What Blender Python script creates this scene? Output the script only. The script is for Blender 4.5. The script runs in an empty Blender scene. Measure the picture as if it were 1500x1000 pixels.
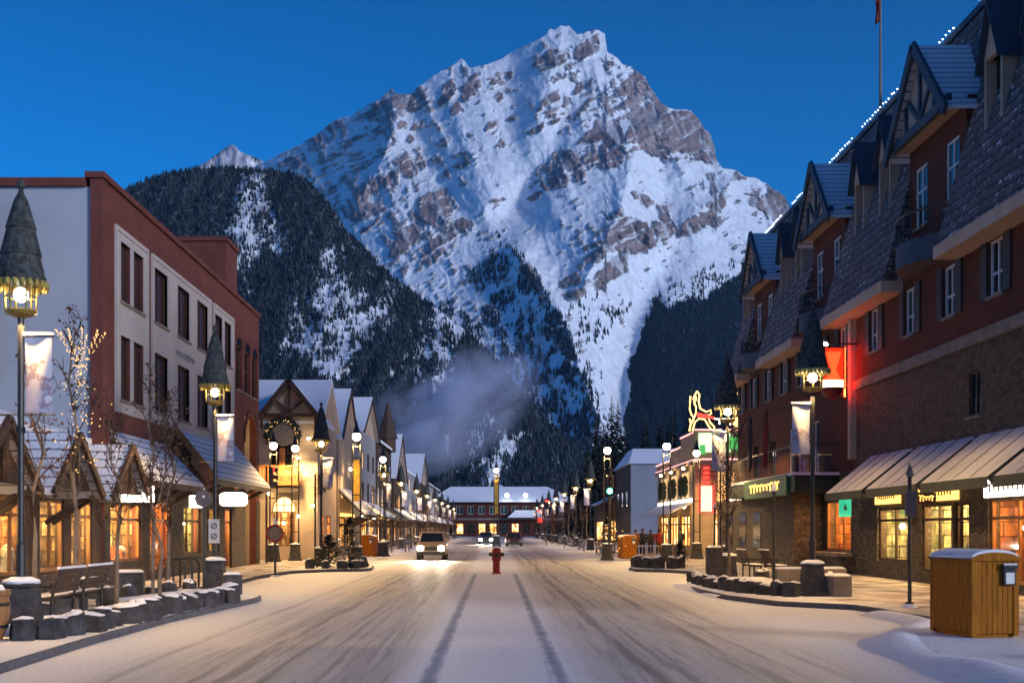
import bpy, math, random
import numpy as np
from mathutils import Vector, Matrix
R = math.radians
S = bpy.context.scene
C = S.collection
# ---------------------------------------------------------------- camera, world, sun, exposure
F = 1800.0; H = 1.9; VX = 725.0; VY = 774.0          # focal length in photo pixels, eye height, vanishing point
cam = bpy.data.cameras.new('camera'); camo = bpy.data.objects.new('camera', cam); C.objects.link(camo)
camo.location = (0, 0, H); camo.rotation_euler = (R(90), 0, 0)
cam.sensor_width = 36; cam.lens = 36 * F / 1500
cam.shift_x = (750 - VX) / 1500; cam.shift_y = (VY - 500) / 1500
cam.clip_start = .1; cam.clip_end = 20000
cam.dof.use_dof = True; cam.dof.focus_distance = 400; cam.dof.aperture_fstop = 2.4
S.camera = camo
SUN_EL, SUN_AZ = 15.0, 128.0                         # dawn glow from behind the camera, to the right (azimuth clockwise from north)
w = bpy.data.worlds.new('World'); S.world = w; w.use_nodes = True
nt = w.node_tree; bg = nt.nodes['Background']
sky = nt.nodes.new('ShaderNodeTexSky'); sky.sky_type = 'NISHITA'; sky.sun_disc = False
sky.sun_elevation = R(SUN_EL); sky.sun_rotation = R(SUN_AZ); sky.ozone_density = 6; sky.air_density = 1.0; sky.dust_density = .3
tint = nt.nodes.new('ShaderNodeMix'); tint.data_type = 'RGBA'; tint.blend_type = 'MULTIPLY'; tint.inputs[0].default_value = 1
wtc = nt.nodes.new('ShaderNodeTexCoord'); wsp = nt.nodes.new('ShaderNodeSeparateXYZ'); wmr = nt.nodes.new('ShaderNodeMapRange')
wmr.interpolation_type = 'SMOOTHSTEP'; wmr.inputs[1].default_value = .25; wmr.inputs[2].default_value = -.6       # 0 = night side ahead, 1 = dawn side behind
wcm = nt.nodes.new('ShaderNodeMix'); wcm.data_type = 'RGBA'; wcm.inputs[6].default_value = (.015, .63, 1.02, 1); wcm.inputs[7].default_value = (.33, .76, 1.24, 1)
nt.links.new(wtc.outputs['Generated'], wsp.inputs[0]); nt.links.new(wsp.outputs[1], wmr.inputs[0]); nt.links.new(wmr.outputs[0], wcm.inputs[0])
wz = nt.nodes.new('ShaderNodeMapRange'); wz.inputs[1].default_value = .18; wz.inputs[2].default_value = .46; wz.inputs[3].default_value = 1.16; wz.inputs[4].default_value = .74       # the sky deepens toward the zenith
wv = nt.nodes.new('ShaderNodeVectorMath'); wv.operation = 'SCALE'; nt.links.new(wsp.outputs[2], wz.inputs[0]); nt.links.new(sky.outputs[0], wv.inputs[0]); nt.links.new(wz.outputs[0], wv.inputs['Scale'])
nt.links.new(wv.outputs[0], tint.inputs[6]); nt.links.new(wcm.outputs[2], tint.inputs[7]); nt.links.new(tint.outputs[2], bg.inputs[0])
bg.inputs[1].default_value = .12
sun = bpy.data.lights.new('dawn_sun', 'SUN'); sun.energy = 1.95; sun.angle = R(12); sun.color = (1, .94, .97)
so = bpy.data.objects.new('dawn_sun', sun); C.objects.link(so)
so.rotation_euler = (R(90 - SUN_EL), 0, R(180 - SUN_AZ))
S.view_settings.view_transform = 'Standard'; S.view_settings.look = 'None'
S.view_settings.exposure = .18; S.view_settings.gamma = 1
S.cycles.use_denoising = True; S.cycles.max_bounces = 6; S.cycles.diffuse_bounces = 3; S.cycles.transparent_max_bounces = 12
S.cycles.volume_bounces = 1; S.cycles.sample_clamp_indirect = 3; S.cycles.caustics_reflective = False; S.cycles.caustics_refractive = False
rng = random.Random(7); nr = np.random.RandomState(5)
# ---------------------------------------------------------------- helpers
def gx(px, Y): return (px - VX) * Y / F              # world X of a photo column at depth Y
def gz(py, Y): return H + (VY - py) * Y / F
def gy(py, z=0.0): return (H - z) * F / (py - VY)    # depth of a ground point seen at photo row py
def tag(o, label=None, cat=None, group=None, kind=None):
    if label: o['label'] = label
    if cat: o['category'] = cat
    if group: o['group'] = group
    if kind: o['kind'] = kind
    return o
def empty(name, loc, label, cat, group=None, rz=0):
    o = bpy.data.objects.new(name, None); C.objects.link(o); o.empty_display_size = .2
    o.location = loc; o.rotation_euler = (0, 0, rz)
    return tag(o, label, cat, group)
class MB:
    def __init__(s): s.v = []; s.f = []; s.m = []
    def add(s, vs, fs, mi=0):
        k = len(s.v); s.v += [tuple(p) for p in vs]; s.f += [tuple(i + k for i in f) for f in fs]; s.m += [mi] * len(fs); return s
    def box(s, x0, x1, y0, y1, z0, z1, mi=0):
        return s.hexa([(x0,y0,z0),(x1,y0,z0),(x1,y1,z0),(x0,y1,z0),(x0,y0,z1),(x1,y0,z1),(x1,y1,z1),(x0,y1,z1)], mi)
    def hexa(s, p, mi=0):
        return s.add(p, [(0,3,2,1),(4,5,6,7),(0,1,5,4),(1,2,6,5),(2,3,7,6),(3,0,4,7)], mi)
    def bar(s, a, b, w, d=None, mi=0):               # square bar from a to b
        a = Vector(a); b = Vector(b); d = d or w; t = (b - a).normalized()
        u = t.cross(Vector((0, 0, 1)))
        u = Vector((1, 0, 0)) if u.length < .01 else u.normalized()
        n = u.cross(t); u = u * w / 2; n = n * d / 2
        return s.hexa([a-u-n, a+u-n, b+u-n, b-u-n, a-u+n, a+u+n, b+u+n, b-u+n], mi)
    def tube(s, pts, rs, n=8, mi=0, caps=True):
        pts = [Vector(p) for p in pts]
        if not hasattr(rs, '__len__'): rs = [rs] * len(pts)
        vs = []; fs = []
        for i, p in enumerate(pts):
            t = (pts[min(i+1, len(pts)-1)] - pts[max(i-1, 0)]).normalized()
            u = t.cross(Vector((0, 0, 1)))
            u = Vector((1, 0, 0)) if u.length < .05 else u.normalized()
            q = u.cross(t)
            for k in range(n):
                a = 2 * math.pi * k / n
                vs.append(p + (u * math.cos(a) + q * math.sin(a)) * rs[i])
        for i in range(len(pts) - 1):
            for k in range(n):
                fs.append((i*n+k, i*n+(k+1) % n, (i+1)*n+(k+1) % n, (i+1)*n+k))
        if caps: fs += [tuple(range(n))[::-1], tuple((len(pts)-1)*n+k for k in range(n))]
        return s.add(vs, fs, mi)
    def lathe(s, prof, c=(0, 0, 0), n=16, mi=0, ph=0):          # prof: (radius, z)
        vs = []; fs = []
        for r, z in prof:
            for k in range(n):
                a = 2 * math.pi * k / n + ph; vs.append((c[0] + r * math.cos(a), c[1] + r * math.sin(a), c[2] + z))
        for i in range(len(prof) - 1):
            for k in range(n): fs.append((i*n+k, i*n+(k+1) % n, (i+1)*n+(k+1) % n, (i+1)*n+k))
        fs += [tuple(range(n))[::-1], tuple((len(prof)-1)*n+k for k in range(n))]
        return s.add(vs, fs, mi)
    def ball(s, c, r, n=10, m=6, mi=0, sq=(1, 1, 1)):
        k0 = len(s.v)
        s.lathe([(max(r * math.sin(math.pi*i/m), .001*r), -r * math.cos(math.pi*i/m)) for i in range(m+1)], (0, 0, 0), n, mi)
        for i in range(k0, len(s.v)):
            p = s.v[i]; s.v[i] = (c[0]+p[0]*sq[0], c[1]+p[1]*sq[1], c[2]+p[2]*sq[2])
        return s
    def poly(s, pts, d, mi=0):                       # planar outline extruded along vector d
        n = len(pts); d = Vector(d); p = [Vector(q) for q in pts]
        return s.add(p + [q + d for q in p], [tuple(range(n))[::-1], tuple(range(n, 2*n))] + [(i, (i+1) % n, (i+1) % n + n, i+n) for i in range(n)], mi)
    def xf(s, M, k0=0):
        for i in range(k0, len(s.v)): s.v[i] = tuple(M @ Vector(s.v[i]))
        return s
    def build(s, name, mats, parent=None, smooth=False, local=False, bevel=0):
        me = bpy.data.meshes.new(name)
        off = Vector((0, 0, 0))
        if parent and not local:
            q = parent
            while q: off += Vector(q.location); q = q.parent
        me.from_pydata([tuple(Vector(p) - off) for p in s.v] if parent and not local else s.v, [], s.f)
        for m in (mats if isinstance(mats, (list, tuple)) else [mats]): me.materials.append(m)
        if any(s.m): me.polygons.foreach_set('material_index', s.m)
        if smooth: me.polygons.foreach_set('use_smooth', [True] * len(s.f))
        me.validate(); me.update()
        o = bpy.data.objects.new(name, me); C.objects.link(o)
        if parent: o.parent = parent
        if smooth == 'auto':
            me.set_sharp_from_angle(angle=R(40))
        if bevel:
            b = o.modifiers.new('bevel', 'BEVEL'); b.width = bevel; b.segments = 2; b.limit_method = 'ANGLE'
        return o
def copy_tree(o, parent=None):
    c = o.copy(); C.objects.link(c)
    if parent: c.parent = parent
    for ch in list(o.children): copy_tree(ch, c)
    return c
# ---------------------------------------------------------------- materials
MATS = {}
def new_mat(name):
    m = bpy.data.materials.new(name); m.use_nodes = True; MATS[name] = m
    return m, m.node_tree, m.node_tree.nodes, m.node_tree.links, m.node_tree.nodes['Principled BSDF']
def col(c): return (c[0], c[1], c[2], 1)
def coords(N, L, scale=(1, 1, 1), obj=True, rot=(0, 0, 0)):
    tc = N.new('ShaderNodeTexCoord'); mp = N.new('ShaderNodeMapping'); mp.inputs['Scale'].default_value = scale; mp.inputs['Rotation'].default_value = rot
    L.new(tc.outputs['Object' if obj else 'Generated'], mp.inputs[0]); return mp.outputs[0]
def noise(N, L, co, sc, det=4, rough=.55):
    n = N.new('ShaderNodeTexNoise'); n.inputs['Scale'].default_value = sc; n.inputs['Detail'].default_value = det; n.inputs['Roughness'].default_value = rough
    if co is not None: L.new(co, n.inputs['Vector'])
    return n.outputs[0]
def ramp(N, L, fac, stops):
    r = N.new('ShaderNodeValToRGB'); e = r.color_ramp.elements
    e[0].position, e[0].color = stops[0][0], col(stops[0][1]); e[1].position, e[1].color = stops[-1][0], col(stops[-1][1])
    for p, c in stops[1:-1]: x = e.new(p); x.color = col(c)
    L.new(fac, r.inputs[0]); return r.outputs[0]
def mixc(N, L, fac, a, b, blend='MIX'):
    m = N.new('ShaderNodeMix'); m.data_type = 'RGBA'; m.blend_type = blend
    for s_, v in ((0, fac), (6, a), (7, b)):
        if hasattr(v, 'links') or isinstance(v, bpy.types.NodeSocket): L.new(v, m.inputs[s_])
        else: m.inputs[s_].default_value = v if s_ == 0 else col(v)
    return m.outputs[2]
def bump(N, L, h, P, st=.4, d=.02):
    b = N.new('ShaderNodeBump'); b.inputs['Strength'].default_value = st; b.inputs['Distance'].default_value = d
    L.new(h, b.inputs['Height']); L.new(b.outputs[0], P.inputs['Normal'])
def var_mat(name, c, rough=.7, var=.25, sc=3.0, bmp=.3, metal=0, stretch=(1, 1, 1), spec=.3, c2=None):
    m, t, N, L, P = new_mat(name)
    co = coords(N, L, stretch); n = noise(N, L, co, sc, 6, .6)
    lo = [x * (1 - var) for x in c]; hi = list(c2) if c2 else [min(1, x * (1 + var)) for x in c]
    L.new(ramp(N, L, n, [(.3, lo), (.7, hi)]), P.inputs['Base Color'])
    P.inputs['Roughness'].default_value = rough; P.inputs['Metallic'].default_value = metal; P.inputs['Specular IOR Level'].default_value = spec
    if bmp: bump(N, L, noise(N, L, co, sc * 6, 5), P, bmp, .01)
    return m
def emit_mat(name, c, st, base=None):
    m, t, N, L, P = new_mat(name)
    P.inputs['Base Color'].default_value = col(base or c); P.inputs['Emission Color'].default_value = col(c); P.inputs['Emission Strength'].default_value = st
    P.inputs['Roughness'].default_value = .5
    return m
# ---------------------------------------------------------------- the mountain, the forested hill and the far peak
_T = nr.rand(512, 512)
def vnoise(x, y, sd=0):
    x = x + sd * 37.7; y = y + sd * 91.3
    i = np.floor(x).astype(int); j = np.floor(y).astype(int); u = x - i; v = y - j
    u = u*u*u*(u*(u*6-15)+10); v = v*v*v*(v*(v*6-15)+10)
    i0 = i & 511; j0 = j & 511; i1 = (i + 1) & 511; j1 = (j + 1) & 511
    return (_T[i0, j0]*(1-u)+_T[i1, j0]*u)*(1-v) + (_T[i0, j1]*(1-u)+_T[i1, j1]*u)*v
def fbm(x, y, o=4, sd=0, g=.5):
    s = 0; a = 1; t = 0
    for k in range(o): s = s + a * vnoise(x * 2**k, y * 2**k, sd + k); t += a; a *= g
    return s / t
def ridged(x, y, o=4, sd=0):
    s = 0; a = 1; t = 0
    for k in range(o): s = s + a * (1 - np.abs(2 * vnoise(x * 2**k, y * 2**k, sd + k) - 1)); t += a; a *= .5
    return s / t
def sst(e0, e1, x):
    t = np.clip((x - e0) / (e1 - e0), 0, 1); return t*t*(3-2*t)
def inpoly(X, Y, P):
    r = np.zeros(X.shape, bool); n = len(P); j = n - 1
    for i in range(n):
        xi, yi = P[i]; xj, yj = P[j]
        c = ((yi > Y) != (yj > Y)) & (X < (xj - xi) * (Y - yi) / ((yj - yi) or 1e-9) + xi); r ^= c; j = i
    return r
def pdist(X, Y, P):                                   # distance to a polyline, and the position along it
    d = np.full(X.shape, 1e9); s = np.zeros(X.shape); L = 0
    for (x0, y0), (x1, y1) in zip(P[:-1], P[1:]):
        dx, dy = x1 - x0, y1 - y0; l = math.hypot(dx, dy); t = np.clip(((X-x0)*dx + (Y-y0)*dy) / (l*l), 0, 1)
        q = np.hypot(X - x0 - t*dx, Y - y0 - t*dy); s = np.where(q < d, L + t*l, s); d = np.minimum(d, q); L += l
    return d, s / L
def field(X, Y, pts, rad=45.0):                       # smooth field through scattered control points
    a = np.zeros(X.shape); b = np.zeros(X.shape) + 1e-9
    for x, y, v in pts:
        q = ((X-x)**2 + (Y-y)**2) / (2*rad*rad); k = np.exp(-q) + 1e-4 / (1 + q)**2; a += k*v; b += k
    return a / b
def grid_pts(rows):
    return [(x, y, v) for y, d in rows.items() for x, v in d]
def attr_mesh(name, V, faces, colr, mat, kind=None, smooth=True):
    me = bpy.data.meshes.new(name); n = len(V); fs = np.asarray(faces, dtype=np.int32); k = fs.shape[1]
    me.vertices.add(n); me.vertices.foreach_set('co', np.asarray(V, dtype=np.float32).ravel())
    me.loops.add(fs.size); me.loops.foreach_set('vertex_index', fs.ravel())
    me.polygons.add(len(fs)); me.polygons.foreach_set('loop_start', np.arange(0, fs.size, k, dtype=np.int32))
    if smooth: me.polygons.foreach_set('use_smooth', np.ones(len(fs), bool))
    me.update(calc_edges=True)
    if colr is not None:
        a = me.color_attributes.new('albedo', 'FLOAT_COLOR', 'POINT')
        a.data.foreach_set('color', np.c_[colr, np.ones(n)].astype(np.float32).ravel())
    me.materials.append(mat); o = bpy.data.objects.new(name, me); C.objects.link(o)
    if kind: o['kind'] = kind
    return o
def terrain_mat(name, sc, st):
    m, t, N, L, P = new_mat(name)
    a = N.new('ShaderNodeAttribute'); a.attribute_name = 'albedo'
    co = coords(N, L); n = noise(N, L, co, sc, 8, .65)
    L.new(mixc(N, L, 1.0, a.outputs[0], ramp(N, L, n, [(.25, (.72, .72, .74)), (.7, (1.08, 1.08, 1.08))]), 'MULTIPLY'), P.inputs['Base Color'])
    P.inputs['Roughness'].default_value = .9; P.inputs['Specular IOR Level'].default_value = .1
    bump(N, L, n, P, st, 1.0/sc*.5)
    return m
def cols_of(a, b, d0, d1, step, coarse):
    return np.r_[np.arange(a, d0, coarse), np.arange(d0, d1, step), np.arange(d1, b + 1, coarse)].astype(float)
def to_world(px, py, r): return np.stack([(px - VX) * r / F, r, H + (VY - py) * r / F], -1)
def grid_faces(nc, nrw):
    i = np.arange(nc - 1)[:, None] * nrw + np.arange(nrw - 1)[None]; i = i.ravel()
    return np.stack([i, i + nrw, i + nrw + 1, i + 1], -1)
SNOW = np.array([.76, .82, .90]); 
def land(name, sky, cs, nrow, rb, rt, jag, dens, relief, rockcol, mat, veg=None, powr=1.0, kind='structure'):
    sx = np.array([p[0] for p in sky], float); sy = np.array([p[1] for p in sky], float)
    top = np.interp(cs, sx, sy) + jag * (fbm(cs / 9, cs * 0, 4, 3) - .5) * 2
    t = np.linspace(0, 1, nrow); PX = np.repeat(cs[:, None], nrow, 1); PY = 782 + (top[:, None] - 782) * t[None]
    rk, snowmod = dens(PX, PY, top)
    rs = rk
    for _ in range(2):
        rs = np.apply_along_axis(lambda q: np.convolve(np.pad(q, 12, 'edge'), np.ones(25) / 25, 'valid'), 0, rs)
        rs = np.apply_along_axis(lambda q: np.convolve(np.pad(q, 4, 'edge'), np.ones(9) / 9, 'valid'), 1, rs)
    cu = np.arange(cs[0], cs[-1], 2.0); g = np.exp(-(np.arange(-60, 61) * 2.0 / 45)**2 / 2); g /= g.sum()
    ts = np.interp(cs, cu, np.convolve(np.pad(np.interp(cu, sx, sy), 60, 'edge'), g, 'valid'))
    tt = np.clip((782 - PY) / (782 - ts[:, None]), 0, 1.4); cum = .8 * tt**1.25 + .2 * tt
    kx = np.ones(9) / 9
    RT = np.interp(cs, [q[0] for q in rt], [q[1] for q in rt])[:, None]; RB = rb
    r = RB + (RT - RB) * cum - 20 * (rk - rs) + relief(PX, PY, np.clip(.22 + 1.5 * rs, 0, 1)) * sst(0, .12, t)[None]
    V = to_world(PX, PY, r)
    # the far side of the crest, so that it is a solid mountain
    back = [V]
    for k, (dr, dz) in enumerate(((120, 60), (420, 330), (1000, 900))):
        b = V[:, -1:].copy(); b[..., 1] += dr; b[..., 2] -= dz; back.append(b)
    VV = np.concatenate(back, 1); nn = VV.shape[1]
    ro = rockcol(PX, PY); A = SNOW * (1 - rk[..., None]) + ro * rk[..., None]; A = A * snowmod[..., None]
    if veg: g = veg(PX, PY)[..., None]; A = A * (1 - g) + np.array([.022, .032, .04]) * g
    A = np.concatenate([A, np.repeat(A[:, -1:], 3, 1)], 1)
    o = attr_mesh(name, VV.reshape(-1, 3), grid_faces(len(cs), nn), A.reshape(-1, 3), mat, kind)
    return o, PX, PY, r, top
def sample(PX, PY, r, top, x, y):                     # depth of the terrain at photo positions
    cs = PX[:, 0]; nrw = PX.shape[1]
    ci = np.clip(np.searchsorted(cs, x), 1, len(cs) - 1); u = (x - cs[ci-1]) / (cs[ci] - cs[ci-1]); tp = top[ci-1]*(1-u) + top[ci]*u
    tt = np.clip((782 - y) / (782 - tp), 0, .9999) * (nrw - 1); k = tt.astype(int); f = tt - k
    a = r[ci-1, k]*(1-f) + r[ci-1, k+1]*f; b = r[ci, k]*(1-f) + r[ci, k+1]*f
    return a*(1-u) + b*u, tp
def wood(name, P, h, label, kcol, seed):              # a far wood: thousands of small spired conifers in one mesh
    n = len(P); q = np.random.RandomState(seed); k = 5
    h = h * (.6 + .7 * q.rand(n)); w = h * (.17 + .07 * q.rand(n))
    V = []; Fc = []; Cc = []
    a = np.arange(k) * 2 * math.pi / k
    base = 0
    shade = (.55 + .9 * q.rand(n))[:, None]; fro = (q.rand(n) ** 2.2)[:, None] * .13 * (1 - sst(880, 930, P[:, :1] / P[:, 1:2] * F + VX))
    cc = np.array(kcol)[None] * shade * (1 - fro) + np.array([.5, .54, .58])[None] * fro
    tiers = ((.0, .62, 1.0), (.34, 1.0, .66))
    for z0, z1, ws in tiers:
        ang = a[None] + q.rand(n)[:, None] * 6.28
        ring = np.stack([P[:, None, 0] + np.cos(ang) * (w * ws)[:, None], P[:, None, 1] + np.sin(ang) * (w * ws)[:, None], np.repeat((P[:, 2] + h * z0)[:, None], k, 1)], -1)
        ring[..., 2] += (q.rand(n, k) - .5) * h[:, None] * .12
        tip = np.stack([P[:, 0], P[:, 1], P[:, 2] + h * z1], -1)[:, None]
        v = np.concatenate([ring, tip], 1).reshape(-1, 3)
        i = base + np.arange(n)[:, None] * (k + 1); j = np.arange(k)[None]
        Fc.append(np.stack([i + j, i + (j + 1) % k, np.repeat(i + k, k, 1)], -1).reshape(-1, 3))
        V.append(v); base += len(v); Cc.append(np.repeat(cc[:, None], k + 1, 1).reshape(-1, 3))
    m = MATS.get('far_conifer') or far_conifer()
    return tag(attr_mesh(name, np.concatenate(V), np.concatenate(Fc), np.concatenate(Cc), m, 'stuff', False), label, 'forest')
def far_conifer():
    m, t, N, L, P = new_mat('far_conifer')
    a = N.new('ShaderNodeAttribute'); a.attribute_name = 'albedo'; L.new(a.outputs[0], P.inputs['Base Color'])
    P.inputs['Roughness'].default_value = 1; P.inputs['Specular IOR Level'].default_value = 0
    return m
M_SKY = [(-500, 640), (0, 480), (200, 380), (300, 300), (345, 258), (385, 238), (420, 222), (445, 208), (460, 200), (480, 184), (497, 172), (512, 170), (530, 160), (550, 148), (566, 136), (574, 129), (580, 137), (600, 138), (610, 130), (620, 122), (640, 108), (660, 97), (677, 86), (682, 90), (687, 98), (703, 98), (730, 88), (757, 72), (780, 64), (800, 51), (806, 42), (812, 44), (820, 37), (833, 38), (838, 43), (845, 51), (860, 46), (876, 43), (886, 50), (889, 76), (905, 86), (912, 96), (925, 98), (945, 112), (950, 124), (960, 138), (968, 150), (980, 158), (1010, 162), (1025, 175), (1032, 190), (1040, 195), (1047, 215), (1050, 234), (1058, 246), (1080, 250), (1090, 258), (1110, 262), (1130, 275), (1150, 288), (1158, 305), (1175, 330), (1230, 380), (1320, 450), (1500, 540), (2000, 660)]
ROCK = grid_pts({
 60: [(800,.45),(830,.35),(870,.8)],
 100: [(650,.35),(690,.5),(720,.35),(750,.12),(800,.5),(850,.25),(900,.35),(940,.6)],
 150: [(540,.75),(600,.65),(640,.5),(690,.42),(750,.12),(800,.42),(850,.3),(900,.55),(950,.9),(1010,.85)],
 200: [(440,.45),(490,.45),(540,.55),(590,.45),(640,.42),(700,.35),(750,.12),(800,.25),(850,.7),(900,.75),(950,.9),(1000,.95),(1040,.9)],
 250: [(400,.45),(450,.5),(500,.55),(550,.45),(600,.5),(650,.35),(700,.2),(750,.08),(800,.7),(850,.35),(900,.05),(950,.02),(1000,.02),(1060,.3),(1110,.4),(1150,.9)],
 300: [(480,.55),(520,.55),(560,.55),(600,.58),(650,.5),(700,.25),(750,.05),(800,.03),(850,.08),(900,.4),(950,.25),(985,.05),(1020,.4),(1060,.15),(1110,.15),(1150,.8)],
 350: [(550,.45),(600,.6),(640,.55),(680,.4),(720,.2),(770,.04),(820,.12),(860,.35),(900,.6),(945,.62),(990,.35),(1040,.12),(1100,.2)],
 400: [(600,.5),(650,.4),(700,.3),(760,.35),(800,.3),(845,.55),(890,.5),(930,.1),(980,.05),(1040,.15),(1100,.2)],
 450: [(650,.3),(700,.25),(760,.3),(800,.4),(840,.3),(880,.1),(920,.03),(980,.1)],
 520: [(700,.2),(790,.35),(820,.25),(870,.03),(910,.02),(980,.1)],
 620: [(700,.1),(790,.2),(850,.05),(900,.02),(1000,.1)]})
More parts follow.
